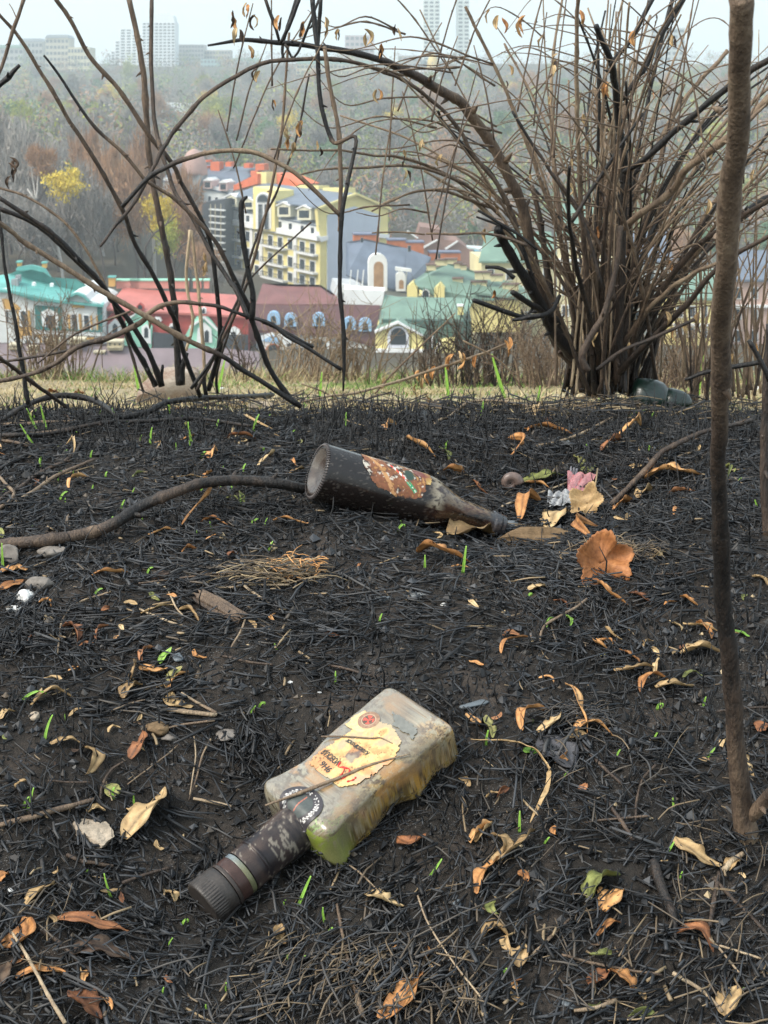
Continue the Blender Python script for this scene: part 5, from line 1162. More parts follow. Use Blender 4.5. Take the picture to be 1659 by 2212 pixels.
for k_, (x_, y_, r_, l_) in enumerate([(1432, 892, 10, 'white scrap right of the green ball on the crest'), (627, 1475, 6, 'white seed on soil above the flask'), (690, 1498, 5, 'white speck on soil above the flask'), (344, 1560, 7, 'white speck on the small tan stone'),
      (1214, 1998, 6, 'tiny white crumb at lower centre right'), (958, 1308, 8, 'white crumb right of the grey flake'), (537, 1089, 4, 'white speck under the cream green leaf scrap'), (22, 1925, 9, 'off white chip at the left edge'), (1222, 955, 9, 'white scrap in the stubble beyond the hollow')]):
    rock((x_, y_), r_, r_ * .7, r_ * .5, ash, l_, 60 + k_, 'white_crumb', 'crumb', sub=2, amp=.3)
rock((900, 1287), 30, 18, 4, m_plain('ash_grey', (.22, .23, .23), .95, .1, .5, 300, 1, .002), 'pale grey ash patch beside the flat grey flake', 71, 'ash_patch', 'ash', amp=.6, lift=.2)
for k_, (x_, y_) in enumerate([(478, 840), (505, 812), (395, 835)]): rock((x_, y_), 10, 6, 3, ash, ('crumpled white paper scrap on the path', 'pale blue paper scrap on the path', 'white litter scrap on the path beside the block')[k_], 90 + k_, 'paper_scrap', 'litter', sub=2)
# charred wood chip with split grain
def wood_chip():
    a_, b_ = G(432, 1300), G(522, 1345); d = b_ - a_; L = np.linalg.norm(d); d /= L; up = np.array(gnormal(a_[0], a_[1])); s = np.cross(up, d); n, m_ = 26, 20
    b = Buf(); V = []
    for i in range(n):
        t = i / (n - 1); w = .0095 * (1 - .25 * abs(t - .4)); hh = .0075 * (1 - .6 * t ** 3)
        for j in range(m_):
            a = j / m_ * 2 * math.pi; rg = 1 + .16 * math.sin(j * 2.6 + 1) * (math.sin(t * 9 + j) * .3 + .8)
            V.append(a_ + d * (L * t + (.004 * math.sin(j * 3.3) if t > .9 or t < .08 else 0)) + s * math.cos(a) * w * rg + up * (math.sin(a) * hh * rg + .005))
    V = np.array(V); i = np.arange(n - 1)[:, None] * m_; j = np.arange(m_)[None]; k = (j + 1) % m_
    q = np.stack([i + j, i + k, i + m_ + k, i + m_ + j], -1).reshape(-1, 4)[:, ::-1]; V = np.vstack([V, [a_ + up * .005], [b_ + up * .005]]); c0 = n * m_; jj = np.arange(m_)
    t_ = np.vstack([np.stack([np.full(m_, c0), jj, (jj + 1) % m_], -1), np.stack([np.full(m_, c0 + 1), (n - 1) * m_ + (jj + 1) % m_, (n - 1) * m_ + jj], -1)])
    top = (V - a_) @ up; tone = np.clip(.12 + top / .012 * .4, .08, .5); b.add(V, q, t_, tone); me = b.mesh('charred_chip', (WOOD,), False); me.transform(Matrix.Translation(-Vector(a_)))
    tag(obj('charred_chip', me, None, a_), 'split charred chip of wood lying below the straw tuft', 'wood chip')
wood_chip()
# green rounded bottle lying under the bush
def green_bottle():
    c = G(1412, 884); root = empty('green_bottle', c + np.array([0, 0, .014]), 'dark green bottle half buried under the big bush', 'bottle')
    gm = NB('green_glass'); v = gm.coord(); cc = gm.ramp(gm.noise(v, 60, 3), [(.3, (.002, .009, .006)), (.7, (.007, .026, .018))]); gm.b.inputs['Coat Weight'].default_value = .4; gm = gm.base(cc, .3, .5)
    def lathe(nm, pr):
        b = Buf(); C = np.array([[p_[0], 0, 0] for p_ in pr]); V, q, t = tube(C + np.array([0, 0, 0]), [p_[1] for p_ in pr], 28); b.add(V, q, t); return obj(nm, b.mesh(nm, (gm,)), root)
    lathe('body', [(-.044, .012), (-.042, .028), (-.036, .036), (-.02, .038), (0, .0375), (.012, .034), (.022, .026)]); o = lathe('neck', [(.020, .026), (.032, .0265), (.05, .024), (.062, .018), (.068, .010)])
    root.rotation_euler = (0, .12, -.12); root.scale = (.85,) * 3
green_bottle()
# snail shell: a coiled tapering tube
def snail():
    c = G(1102, 1060); C = []; R_ = []
    for i in range(70):
        t = i / 69; a = t * 4.2 * math.pi; r = .0105 * math.exp(-1.9 * t); C.append(c + np.array([math.cos(a) * r, -.003 * t, .010 + math.sin(a) * r])); R_.append(.0078 * math.exp(-1.95 * t))
    b = Buf(); V, q, t = tube(np.array(C), R_, 12); b.add(V, q, t); me = b.mesh('snail_shell', (m_plain('shell', (.14, .10, .085), .4, .5, .5, 120),)); me.transform(Matrix.Translation(-Vector(c)))
    tag(obj('snail_shell', me, None, c), 'round brown snail shell in the hollow behind the bottle neck', 'shell')
snail()
# red wrapper and foil
def crumple(poly_px, c0, c1, label, name, cat, amp=.003, seed=1, lift=.012, stripes=True, tilt=.006):
    Q = np.array([G(*p_) for p_ in poly_px]); n = 22; c = Q.mean(0); u, v = np.meshgrid(np.linspace(0, 1, n), np.linspace(0, 1, n), indexing='ij')
    V = (Q[0] * ((1 - u) * (1 - v))[..., None] + Q[1] * (u * (1 - v))[..., None] + Q[2] * (u * v)[..., None] + Q[3] * ((1 - u) * v)[..., None])
    f = np.abs(np.sin(u * 9 + v * 3 + seed)) * .6 + fbm(u * 4, v * 4, seed, 3); V[..., 2] += amp * (f - .6) * 2 + (1 - v) * tilt; V = V.reshape(-1, 3)
    V[:, 2] = np.maximum(V[:, 2], h(V[:, 0], V[:, 1]) + .002); V[:, 2] += .003
    idx = np.arange(n * n).reshape(n, n); q = np.stack([idx[:-1, :-1], idx[1:, :-1], idx[1:, 1:], idx[:-1, 1:]], -1).reshape(-1, 4)
    st = ((np.floor(u * 8 + v * 1.5) % 2) == 0) & stripes; col = np.where(st.ravel()[:, None], np.array(c0), np.array(c1)); V2, q2 = thick(V, q, .0002)
    return tag(obj(name, mesh(name, V2 - c, q2, None, None, False, (m_vcol(name + '_foil', .4, .5, 300, .35),), np.vstack([col, col * .6 + .15])), None, c), label, cat)
crumple([(1225, 1036), (1290, 1042), (1268, 1074), (1226, 1072)], (.34, .008, .018), (.36, .05, .055), 'crumpled red and white wrapper piece in the hollow', 'wrapper', 'wrapper')
crumple([(1184, 1080), (1232, 1076), (1238, 1096), (1180, 1106)], (.32, .33, .33), (.12, .12, .13), 'crinkled grey foil scrap beside the broad smooth leaf', 'foil_scrap', 'foil', seed=4)
crumple([(1230, 1028), (1248, 1030), (1246, 1062), (1228, 1060)], (.03, .02, .04), (.06, .05, .08), 'dark folded back of the wrapper', 'wrapper', 'wrapper', seed=6)
# green pods on the twig
for k_, (x0, y0, x1, y1, l_) in enumerate([(700, 1036, 750, 990, 'left green pod on the brown twig'), (768, 975, 802, 1032, 'right green pod on the brown twig')]):
    a_, b_ = px('b', x0, y0, x1, y1); leaf(a_, b_, 11, 'green', l_, .12, .15, .3, .3, 3.2, name='seed_pod', cat='pod')

# ------------------------------------------------------------------ green sprouts
SPM = m_plain('sprout_green', (.21, .40, .06), .5, .4, .25, 200)
def sprout(x_, y_, hpx, lean, hook, label, group, wpx=5):
    c = G(x_, y_); s = np.linalg.norm(c - _cam) / F; H = hpx * s; n = 14; t = np.linspace(0, 1, n)
    a = hook * t ** 2; C = np.stack([lean * H * t + (np.sin(a)) * H * .35, np.cos(t * 3 + x_) * H * .05, H * t - (1 - np.cos(a)) * H * .45], -1)
    Wd = wpx / 2 * s * (1 - .55 * t ** 3); V, q = strip_mesh(C, Wd, np.array([1., 0, 0]), np.array([0, -1., .2]), .1, .7, 1.6, 5, .02, int(x_)); V, q = thick(V, q, .0003)
    return tag(obj('grass_sprout', mesh('grass_sprout', V, q, None, None, True, (SPM,)), None, c), label, 'sprout', group)
SPR = [(60, 1750, 52, .3, 0), (52, 1748, 34, .1, 1), (98, 1600, 60, .15, .5), (290, 1740, 30, 0, 0), (247, 1730, 48, -.3, 1.5), (140, 1480, 0, 0, 0), (46, 1520, 50, .8, 2), (240, 1940, 60, -.2, 0), (725, 1478, 30, 0, 0), (560, 1530, 30, .1, 2.2),
       (1000, 1240, 66, .1, 0), (918, 1230, 34, 0, 0), (1420, 1535, 42, -.1, 2.8), (1520, 1530, 28, 0, .4), (1528, 1640, 26, .5, .4), (1412, 1600, 20, .3, .3), (1122, 1800, 50, 0, 0), (1176, 1825, 20, .3, .8), (1455, 1750, 26, -.1, 0), (1440, 1845, 30, .5, 0),
       (703, 2000, 46, -.3, .6), (710, 2015, 14, .4, 1), (1225, 1335, 0, 0, 0), (1142, 1290, 20, 0, 3), (645, 1960, 70, .4, 0), (925, 1900, 50, .6, 0), (394, 2000, 30, .1, 2.4), (490, 2150, 30, -.2, .6), (350, 2160, 30, 0, 0.5), (620, 2075, 22, 0, 1), (650, 2080, 22, .2, 1),
       (80, 930, 50, -.4, 0), (100, 930, 56, -.15, 0), (72, 960, 44, -.6, 0), (257, 922, 44, -.35, .2), (325, 960, 40, .0, .4), (415, 960, 52, -.2, .2), (548, 935, 46, .1, .6), (365, 900, 44, .05, 0), (90, 1010, 26, -.4, 1), (130, 1080, 28, .3, 1.4), (262, 1100, 22, .2, .6),
       (468, 930, 26, .1, .3), (500, 1060, 22, .1, .5), (525, 1020, 24, 0, 1), (435, 990, 26, .1, 1.6), (745, 925, 36, .1, 0), (318, 1245, 30, .1, 1.6), (580, 1190, 24, .3, .4), (205, 1285, 20, .6, 1.4), (1040, 905, 40, .1, 0), (960, 980, 30, .1, .4), (860, 1150, 34, .1, 2), (520, 1090, 20, 0, 0),
       (1610, 835, 60, .05, 0), (1508, 862, 110, .05, 0), (970, 870, 90, -.1, 0), (1090, 860, 100, -.3, 0), (1290, 860, 70, .05, 0), (1375, 840, 70, .1, 0), (1500, 600, 0, 0, 0), (300, 845, 60, -.15, 0), (430, 870, 60, -.5, 0), (470, 850, 80, .25, 0), (1160, 890, 60, .1, 0), (690, 870, 70, .1, 0),
       (1330, 1640, 22, .3, .4), (1225, 1640, 14, .3, 1), (1050, 1615, 40, .0, .3), (1080, 2120, 30, .3, .6), (820, 1345, 20, .1, .6), (6, 1230, 60, .05, 0), (1275, 980, 24, -.6, .6), (1405, 980, 22, -.4, 1), (1220, 1680, 20, .1, 1.5)]
_k = 0
for (x_, y_, hp, ln_, hk) in SPR:
    hk_, hp_ = hk, hp
    if hp: sprout(x_, y_, hp * .95, ln_, hk, ('hooked' if hk_ > 1.2 else 'straight') + (' tall' if hp_ > 36 else ' short') + ' green sprout ' + where(x_, y_), 'green sprouts on the burnt ground', 3.2 + hp * .05)
for i in range(60):
    y_ = 880 + 320 * _r.random() ** 1.3 if i < 42 else _r.uniform(1250, 2200); x_ = _r.uniform(0, 640) if i < 30 else _r.uniform(0, 1650)
    if 560 < x_ < 1000 and 1470 < y_ < 1900: continue
    hk_, hp_ = _r.uniform(0, 2.2), _r.uniform(8, 24)
    sprout(x_, y_, hp_, _r.uniform(-.5, .5), hk_, ('hooked' if hk_ > 1.2 else 'straight') + (' tall' if hp_ > 36 else ' short') + ' green sprout ' + where(x_, y_), 'green sprouts on the burnt ground', _r.uniform(2, 4))
# ------------------------------------------------------------------ burnt shrubs and saplings
_b = random.Random(99)
def q2(*v): return [(v[i] / 2, v[i + 1] / 2) for i in range(0, len(v), 2)]                  # upper left detail
def q2r(*v): return [(v[i] / 2 + 829.5, v[i + 1] / 2) for i in range(0, len(v), 2)]        # upper right detail
def q3(*v): return [(v[i] / 2.448, v[i + 1] / 2.448 + 406.6) for i in range(0, len(v), 2)]  # left middle detail
def q4(*v): return [(v[i] / 2.448 + 542, v[i + 1] / 2.448 + 406.6) for i in range(0, len(v), 2)]
def q5(*v): return [(v[i] / 2.887 + 1084, v[i + 1] / 2.887 + 406.6) for i in range(0, len(v), 2)]

def hang_leaf(parent, x, y, Y, L, kind='tan'):
    a = P(x, y, Y); s = L / F * Y; b = a + np.array([_b.uniform(-.35, .35) * s, _b.uniform(-.3, .3) * s, -s])
    o = leaf(a, b, L * _b.uniform(.28, .42), kind, None, _b.uniform(-.35, .35), _b.uniform(-.2, .3), _b.uniform(0, 1.5), _b.uniform(-3, 3), _b.uniform(1, 2.6), onground=False, name='leaf', cat=None, n=12)
    o.parent = parent; o.location = Vector(o.location) - Vector(parent.location); return o

# --- the big bush on the right
BB = empty('bush', G(1300, 852), 'big dense bush of many brown and charred stems filling the upper right', 'bush')
def S(pts, Y, w, tone, knots=.2, ks=.045, sides=8, name='stem', par=None): return stem(par if par is not None else BB, pts, Y, np.where(np.atleast_1d(w) > 11, np.atleast_1d(w) * .78, np.atleast_1d(w) * .9), tone, name, sides, knots, ks)
S([(1290, 835), (1240, 785), (1200, 735), (1170, 640), (1150, 560), (1129, 450), (1106, 395), (1079, 340), (1044, 285), (1020, 252), (994, 220), (950, 195), (900, 166), (859, 145), (829, 133), (780, 118), (690, 101), (600, 92), (520, 87), (449, 98)], [2.4, 2.35, 2.3, 2.2, 2.1], (34, 30, 30, 30, 29, 29, 27, 23, 19, 16, 13, 5), (.30, .36, .42, .50, .52, .5, .42, .30, .2, .15, .12), .16)
S([(1335, 830), (1340, 640), (1344, 474), (1349, 375), (1339, 275), (1329, 190), (1319, 130), (1287, 55)], [2.35, 2.3, 2.2], (26, 24, 22, 20, 18, 14), (.36, .34, .18, .10, .08, .06), .16)
S([(1320, 140), (1340, 112), (1359, 90), (1385, 45), (1414, -10)], 2.22, (9, 10, 11), (.1, .12, .2))
S([(1344, 215), (1372, 175), (1394, 145), (1424, 85), (1479, -10)], 2.24, (13, 13, 14), (.3, .14, .12))
S([(1349, 372), (1404, 335), (1474, 270), (1564, 195), (1610, 160), (1680, 118)], [2.25, 2.1], (15, 17, 18), (.18, .10, .26))
S([(1235, 480), (1290, 390), (1344, 310), (1389, 245)], 2.2, (9, 8, 6), (.3, .12, .1)); S([(1107, 240), (1150, 312), (1199, 385), (1254, 465), (1300, 620)], 2.25, (6, 8, 10), (.2, .3, .3))
S([(1347, 493), (1380, 463), (1451, 413), (1479, 370), (1525, 335), (1569, 300), (1665, 212)], [2.3, 2.1], (19, 19, 20), (.62, .6, .66))
S([(1210, 700), (1164, 650), (1150, 600), (1109, 470), (1085, 420), (1059, 375), (1010, 325), (960, 268), (946, 240)], [2.3, 2.2], (16, 12, 9, 6), (.2, .1, .09, .1))
S([(1240, 770), (1198, 718), (1164, 650), (1129, 594), (1084, 514), (1076, 495)], [2.35, 2.2], (36, 30, 26, 24), (.24, .16, .08, .07), .1)
S([(1180, 700), (1167, 670), (1140, 652), (1108, 632)], [2.28, 2.18], (18, 17, 15), (.14, .08, .06), .12)
S([(1210, 640), (1190, 672), (1150, 686), (1100, 676), (1022, 649)], [2.26, 2.12], (9, 13, 14, 12), (.12, .08, .07)); S([(1170, 680), (1140, 686), (1108, 692)], 2.15, (11, 10, 8), (.08, .07))
S([(1270, 800), (1257, 770), (1280, 720), (1306, 677), (1326, 600), (1336, 540), (1340, 490)], 2.18, (20, 18, 15, 14), (.40, .42, .42))
S([(1300, 830), (1250, 763), (1200, 690), (1184, 600), (1170, 500), (1150, 400)], 2.4, (26, 24, 18, 12), (.2, .3, .4)); S([(1199, 385), (1254, 465), (1310, 560), (1325, 650)], 2.3, (8, 10, 12), (.5, .44, .4))
S([(1160, 540), (1110, 500), (1060, 470), (1033, 455)], 2.2, (6, 7, 6), (.12, .1)); S([(1135, 560), (1100, 500), (1029, 468)], 2.22, (6, 6, 5), (.12, .15))
S([(921, 505), (980, 506), (1040, 503), (1090, 512), (1140, 530)], 2.15, (5, 6, 8), (.6, .5, .4)); S([(1049, 577), (1080, 580), (1110, 600)], 2.2, (8, 9, 9), (.1, .1))
S([(1290, 850), (1340, 800), (1400, 740), (1480, 660), (1560, 570), (1680, 500)], [2.4, 2.1], (20, 18, 15, 12), (.3, .32, .4)); S([(1300, 850), (1370, 720), (1440, 610), (1520, 520), (1600, 470), (1680, 420)], [2.42, 2.15], (18, 16, 12), (.35, .36, .4))
S([(1500, 690), (1400, 735), (1340, 760), (1290, 800)], 2.2, (8, 9, 10), (.3, .3)); S([(1659, 780), (1540, 800), (1480, 820)], 2.15, (14, 12, 8), (.14, .12))
# long arching arms to the left
S(q4(920, 245, 780, 232, 640, 236), 2.2, (4, 4, 3), (.6, .6)); S([(1010, 400), (940, 365), (870, 340), (800, 335), (740, 325), (660, 325), (585, 322)], [2.3, 2.1], (7, 6, 5, 4), (.55, .6, .62))
S([(1085, 470), (1020, 410), (960, 378), (900, 360), (845, 358), (780, 362), (700, 366), (640, 380)], [2.3, 2.1], (8, 7, 6, 4), (.45, .55, .6)); S([(1090, 440), (1030, 380), (960, 350), (900, 330), (850, 328)], 2.25, (6, 5, 3), (.55, .6))
S(q4(1300, 110, 1180, 70, 1030, 15, 880, 15, 760, 60, 640, 120), [2.3, 2.15], (8, 7, 5, 4), (.5, .58, .6)); S([(1130, 560), (1085, 470), (1040, 430), (990, 410), (920, 410), (850, 430), (820, 445)], 2.22, (6, 5, 4), (.6, .64))
# the two arches and the hanging burnt one
S(q3(530, 310, 600, 210, 700, 90, 800, -80) + q2(700, 650, 760, 560, 880, 420, 1000, 340, 1130, 275, 1350, 255, 1500, 265, 1659, 310) + [(880, 178), (930, 215), (985, 270), (1020, 330), (1075, 400), (1110, 470), (1130, 560)], [2.0, 2.05, 2.1, 2.2, 2.25], (6, 9, 10, 10, 9, 9, 10, 12), (.3, .28, .42, .4, .45, .45, .4), .25, .035)
A1, _c = S(q2(525, 892, 630, 780, 720, 720, 820, 680, 930, 655, 1080, 655, 1180, 690, 1280, 750, 1380, 840, 1475, 935), [2.0, 2.02], (9, 11, 12, 12, 11, 9), (.08, .2, .62, .7, .6, .45), .22, .04)
S(q2(1350, -10, 1358, 120, 1370, 210, 1385, 420, 1410, 540, 1440, 615, 1480, 610, 1535, 592, 1520, 700, 1500, 790) + [(746, 420), (736, 500), (734, 611), (742, 717), (743, 780), (742, 844)], [2.06, 2.04, 2.0, 2.0], (11, 11, 10, 10, 9, 9, 10, 12, 12, 11, 5), (.06, .06, .05, .1, .62, .3, .2, .1, .06, .06, .05, .05), .15, .05)
S(q2(1385, -10, 1372, 210), 2.07, (9, 9), (.08, .07)); S(q2(1400, 200, 1430, 400, 1465, 560, 1472, 760, 1468, 949) + [(733, 500)], 2.05, (9, 10, 10), (.62, .6, .5))
S(q2(1210, 185, 1250, 110, 1295, -10), 2.1, (7, 8, 9), (.07, .06)); S(q2(1205, 180, 1180, 90, 1145, -10), 2.11, (6, 8, 8), (.1, .3))
S([(550, 688), (590, 702), (624, 729), (680, 762), (738, 799)], 2.0, (8, 9, 9, 8), (.06, .06)); 
for z_ in ([(690, -5), (640, 120), (615, 95)],): S(z_, 2.1, (6, 5), (.1, .2))
# procedural fan of the many other stems
cnt = 0
for i in range(108):
    f = i / 107; bx = 1322 + _b.gauss(0, 40); by = 850 + _b.uniform(-15, 8)
    a = (_b.random() ** .9) * 1 ; ang = -27 + 62 * _b.random() + _b.gauss(0, 3); ang = math.radians(ang)
    if i % 2 == 0: ang = math.radians(_b.gauss(4, 11))
    Lp = _b.uniform(620, 980) if _b.random() < .75 else _b.uniform(250, 560); cv = _b.gauss(0, .10) + (-.25 if ang < -.25 else .12) * _b.random()
    pts = []
    for k in range(7):
        t = k / 6; a2 = ang * (.75 + .35 * t) + cv * t * t
        pts.append((bx + math.sin(a2) * Lp * t, by - math.cos(a2) * Lp * t * (1 - .05 * t) ))
    w0 = abs(_b.gauss(5, 5)) + 4; w1 = w0 * _b.uniform(.3, .6); Y0 = 2.42 + _b.gauss(0, .05); Y1 = Y0 + _b.gauss(0.02, .17)
    black = _b.random() < .22
    tn = (.22, .3, .14, .12) if black else (_b.uniform(.16, .34), _b.uniform(.36, .54), _b.uniform(.52, .74), _b.uniform(.58, .76))
    _, C = S(pts, [Y0, (Y0 + Y1) / 2, Y1], (w0, w0 * .85, w0 * .6, w1), tn, .25, _b.uniform(.03, .055), 6)
    cnt += 1
    # thin side twigs
    for _q in range(2 if _b.random() < .5 else 1):
        k = _b.randint(2, 5); p0 = pts[k]; sgn = _b.choice([-1, 1]); l = _b.uniform(90, 330); up_ = _b.uniform(.1, 1); Yk = Y0 + (Y1 - Y0) * k / 6
        tw = [p0, (p0[0] + sgn * l * .35, p0[1] - l * up_ * .5), (p0[0] + sgn * l * .7, p0[1] - l * up_ * .75), (p0[0] + sgn * l, p0[1] - l * up_ * _b.uniform(.2, 1))]
        S(tw, [Yk, Yk - .05], (4, 3, 1.5), (.5, .6, .62), .4, .025, 5, 'twig')
# tall pale dry stalks inside and right of the bush
for i in range(42):
    x0 = _b.uniform(1190, 1659) if i % 2 else _b.uniform(1200, 1380); y0 = _b.uniform(800, 870); l = _b.uniform(300, 760); ln_ = _b.gauss(.05, .09)
    S([(x0, y0), (x0 + l * ln_ * .4, y0 - l * .5), (x0 + l * ln_ * _b.uniform(.8, 1.6), y0 - l)], 2.35 + _b.uniform(-.1, .35), (_b.uniform(3, 8), 4, 2), (_b.uniform(.5, .85), _b.uniform(.6, .8)), .2, .06, 5, 'stalk')
# fine tangle of arching twigs over the upper middle
for i in range(20):
    x0 = _b.uniform(840, 1120); y0 = _b.uniform(60, 470); l = _b.uniform(150, 420); dr = _b.uniform(-.5, .9); Yk = _b.uniform(2.0, 2.5)
    S([(x0, y0), (x0 - l * .35, y0 - l * .22 * dr - 20), (x0 - l * .7, y0 - l * .15 * dr), (x0 - l, y0 + l * _b.uniform(-.3, .4))], [Yk, Yk - .08], (5, 4, 3, 1.6), (.5, .6, .62), .45, .022, 5, 'twig')
for i in range(34):
    x0 = _b.uniform(470, 1650); y0 = _b.uniform(180, 560) if x0 < 1000 else _b.uniform(200, 400); l = _b.uniform(180, 420); ln_ = _b.gauss(.12, .28)
    S([(x0, y0), (x0 + l * ln_ * .4, y0 - l * .5), (x0 + l * ln_, y0 - l)], _b.uniform(2.0, 2.5), (4, 4, 2.5), (_b.uniform(.3, .6), _b.uniform(.5, .65)), .4, .028, 5, 'twig')
for (x_, y_, Y_, L_) in [(500, 20, 2.1, 42), (515, 60, 2.1, 40), (530, 10, 2.1, 36), (550, 30, 2.1, 34), (604, 30, 2.1, 34), (650, 45, 2.1, 34), (702, 40, 2.08, 36), (534, 100, 2.05, 26), (560, 150, 2.05, 26), (790, 70, 2.1, 34), (812, 195, 2.1, 32), (820, 100, 2.1, 30), (730, 60, 2.1, 30), (590, 215, 2.1, 22),
      (622, 270, 2.1, 40), (648, 260, 2.1, 42), (632, 300, 2.1, 36), (690, 310, 2.1, 28), (1080, 30, 2.3, 40), (1132, 30, 2.3, 44), (1250, 20, 2.3, 30), (1200, 130, 2.3, 26), (870, 330, 2.15, 22), (875, 370, 2.15, 24), (915, 305, 2.2, 26), (950, 335, 2.2, 24), (1450, 70, 2.3, 30), (1400, 150, 2.3, 34), (1310, 175, 2.3, 30), (860, 60, 2.2, 30)]:
    for j in range(2): hang_leaf(BB, x_ + _b.uniform(-6, 6), y_ + _b.uniform(-8, 8), Y_, L_ * _b.uniform(.7, 1.1), _b.choice(['tan', 'orange', 'tan', 'dark']))
for i in range(60): hang_leaf(BB, _b.uniform(1000, 1640), _b.uniform(20, 800), _b.uniform(2.15, 2.5), _b.uniform(14, 34), _b.choice(['tan', 'orange', 'dark', 'tan']))

# --- left shrubs
LS = empty('shrub', G(350, 845), 'burnt black shrub of straight stems rising behind the sandstone block', 'shrub')
def SL(pts, Y, w, tone, par, **k): return stem(par, pts, Y, np.atleast_1d(w) * .84, tone, 'stem', 8, k.get('knots', .2), k.get('ks', .045))
SL(q2(555, -10, 600, 200, 620, 330, 636, 560, 650, 700, 668, 830) + q3(860, 230, 880, 330, 905, 480, 925, 650, 932, 760, 940, 900, 945, 1040), 2.36, (13, 14, 14, 15, 16, 17, 18), (.5, .52, .5, .42, .3, .2, .16, .25), LS)
SL([(-5, 425)] + q3(150, 150, 300, 260, 430, 390, 530, 500, 600, 600, 700, 720, 790, 870, 850, 1045), [2.2, 2.3], (11, 12, 13, 13, 14), (.3, .25, .14, .08, .07, .06), LS)
SL([(-5, 449)] + q3(200, 200, 400, 380, 560, 540, 640, 700, 720, 850, 825, 1045), [2.22, 2.32], (11, 12, 13, 14), (.22, .14, .08, .07, .06), LS)
SL(q3(860, 1045, 855, 990, 862, 935), 2.3, (9, 8, 6), (.07, .06), LS); SL(q3(955, 1040, 960, 960, 975, 910, 992, 870), 2.36, (24, 20, 14, 6), (.06, .06), LS, knots=.1)
L2 = empty('shrub', G(445, 868), 'half burnt shrub with thin crossing stems right of the sandstone block', 'shrub')
SL([(-5, 28)] + q2(70, 145, 200, 350, 300, 520, 420, 710) + q3(640, 100, 700, 260, 800, 440, 900, 640, 935, 730, 970, 870, 1060, 1105), [2.1, 2.3], (8, 10, 11, 12, 13, 12), (.55, .52, .45, .34, .2, .1, .06), L2)
SL([(120, -5)] + q2(300, 80, 400, 260, 520, 390, 640, 580, 740, 700, 790, 800, 870, 945) + q3(1110, 290, 1150, 560, 1165, 760, 1150, 900, 1100, 1070), [2.15, 2.3], (10, 11, 12, 11, 11, 12, 13), (.55, .55, .5, .4, .3, .12, .07, .06), L2)
SL(q2(655, -10, 656, 300, 670, 540, 700, 660, 750, 820) + q3(1000, 130, 1100, 310, 1200, 470, 1250, 540, 1310, 690), [2.2, 2.05], (10, 11, 10, 11, 12), (.45, .42, .4, .3, .2, .14), L2)
SL(q4(320, 180, 75, 400, -30, 520) + q3(1180, 750, 1130, 890, 1010, 1060), 2.2, (4, 5, 7, 9), (.38, .34, .25, .12, .08), L2)
SL([(625, 70), (615, 200), (607, 290), (590, 390), (564, 500), (540, 590), (511, 672), (470, 754), (425, 845)], 2.25, (6, 7, 8, 8), (.6, .58, .5, .4, .3), L2); SL([(640, -5), (612, 95), (612, 130)], 2.2, (7, 8), (.1, .1), L2)
SL([(668, 160), (640, 300), (600, 410), (570, 470), (540, 560), (505, 680), (470, 800), (470, 850)], 2.3, (5, 6, 7, 7), (.3, .28, .3, .2), L2)
SL(q3(1090, 1090, 1080, 980, 1140, 880, 1160, 780), 2.28, (11, 10, 9), (.06, .07), L2)
L3 = empty('leaning_branch', G(640, 878), 'burnt branch leaning from the crest up to the left with a charred spur', 'branch')
SL([(95, 120)] + q2(260, 330, 400, 540, 530, 660, 620, 770, 690, 820, 760, 865) + q3(1100, 230, 1190, 370, 1250, 500, 1310, 620, 1335, 700, 1380, 830, 1440, 980, 1560, 1140), [2.05, 2.15], (5, 8, 9, 9, 10, 12, 14, 14, 13), (.08, .12, .5, .5, .5, .45, .35, .2, .1, .06, .06, .06), L3)
SL(q3(1330, 700, 1335, 560, 1310, 440, 1285, 280, 1275, 100, 1290, 60, 1308, 44), 2.1, (15, 14, 13, 14, 12, 5), (.05, .05, .05), L3, knots=.1)
SL(q3(1360, 690, 1450, 730, 1659, 840), 2.1, (9, 9), (.06, .06), L3)
L4 = empty('leaning_branch', G(652, 888), 'long pale diagonal branch with a charred lower end crossing the left half', 'branch')
SL([(-5, 478)] + q3(60, 230, 150, 300, 400, 450, 600, 580, 800, 690, 1000, 810, 1160, 880, 1300, 970, 1590, 1155), [1.95, 2.08], (11, 13, 15, 14, 13, 14), (.6, .66, .62, .66, .68, .62, .4, .12, .08), L4); SL(q3(690, 650, 400, 770, 200, 925), 1.98, (5, 6, 4), (.5, .4), L4)
L5 = empty('leaning_branch', G(20, 880), 'wavy grey branch arching low over the path at the left', 'branch')
SL([(-5, 825)] + q3(200, 970, 330, 900, 430, 830, 600, 780, 740, 710, 790, 660, 880, 612, 1000, 605, 1150, 625, 1310, 680), [2.0, 2.05], (9, 12, 13, 14, 12, 9, 9), (.4, .42, .5, .3, .5, .64, .6, .5, .3, .14), L5)
SL([(-5, 783)] + q3(100, 905, 300, 870, 450, 830), [2.05, 2.02], (6, 7, 7), (.3, .3), L5)
L6 = empty('leaning_branch', G(61, 872), 'thin black upright stem at the left edge', 'branch'); SL([(-4, 440), (12, 590), (33, 700), (49, 795), (61, 872)], 2.15, (7, 9, 10, 12), (.1, .07, .06), L6)
L7 = empty('leaning_branch', G(130, 875), 'brown branch slanting down to the ground at the lower left of the path', 'branch'); SL([(-5, 770)] + q3(100, 970, 300, 1120) + [(145, 878)], [2.0, 2.2], (10, 10, 9), (.4, .35, .3), L7)
L8 = empty('shrub', G(230, 860), 'thin tan curved stem leaning in from the left behind the black ones', 'shrub'); SL([(-5, 405)] + q3(150, 50, 330, 170, 450, 320, 560, 520, 640, 700, 760, 1080), 2.4, (6, 7, 7), (.55, .6, .5, .2), L8)
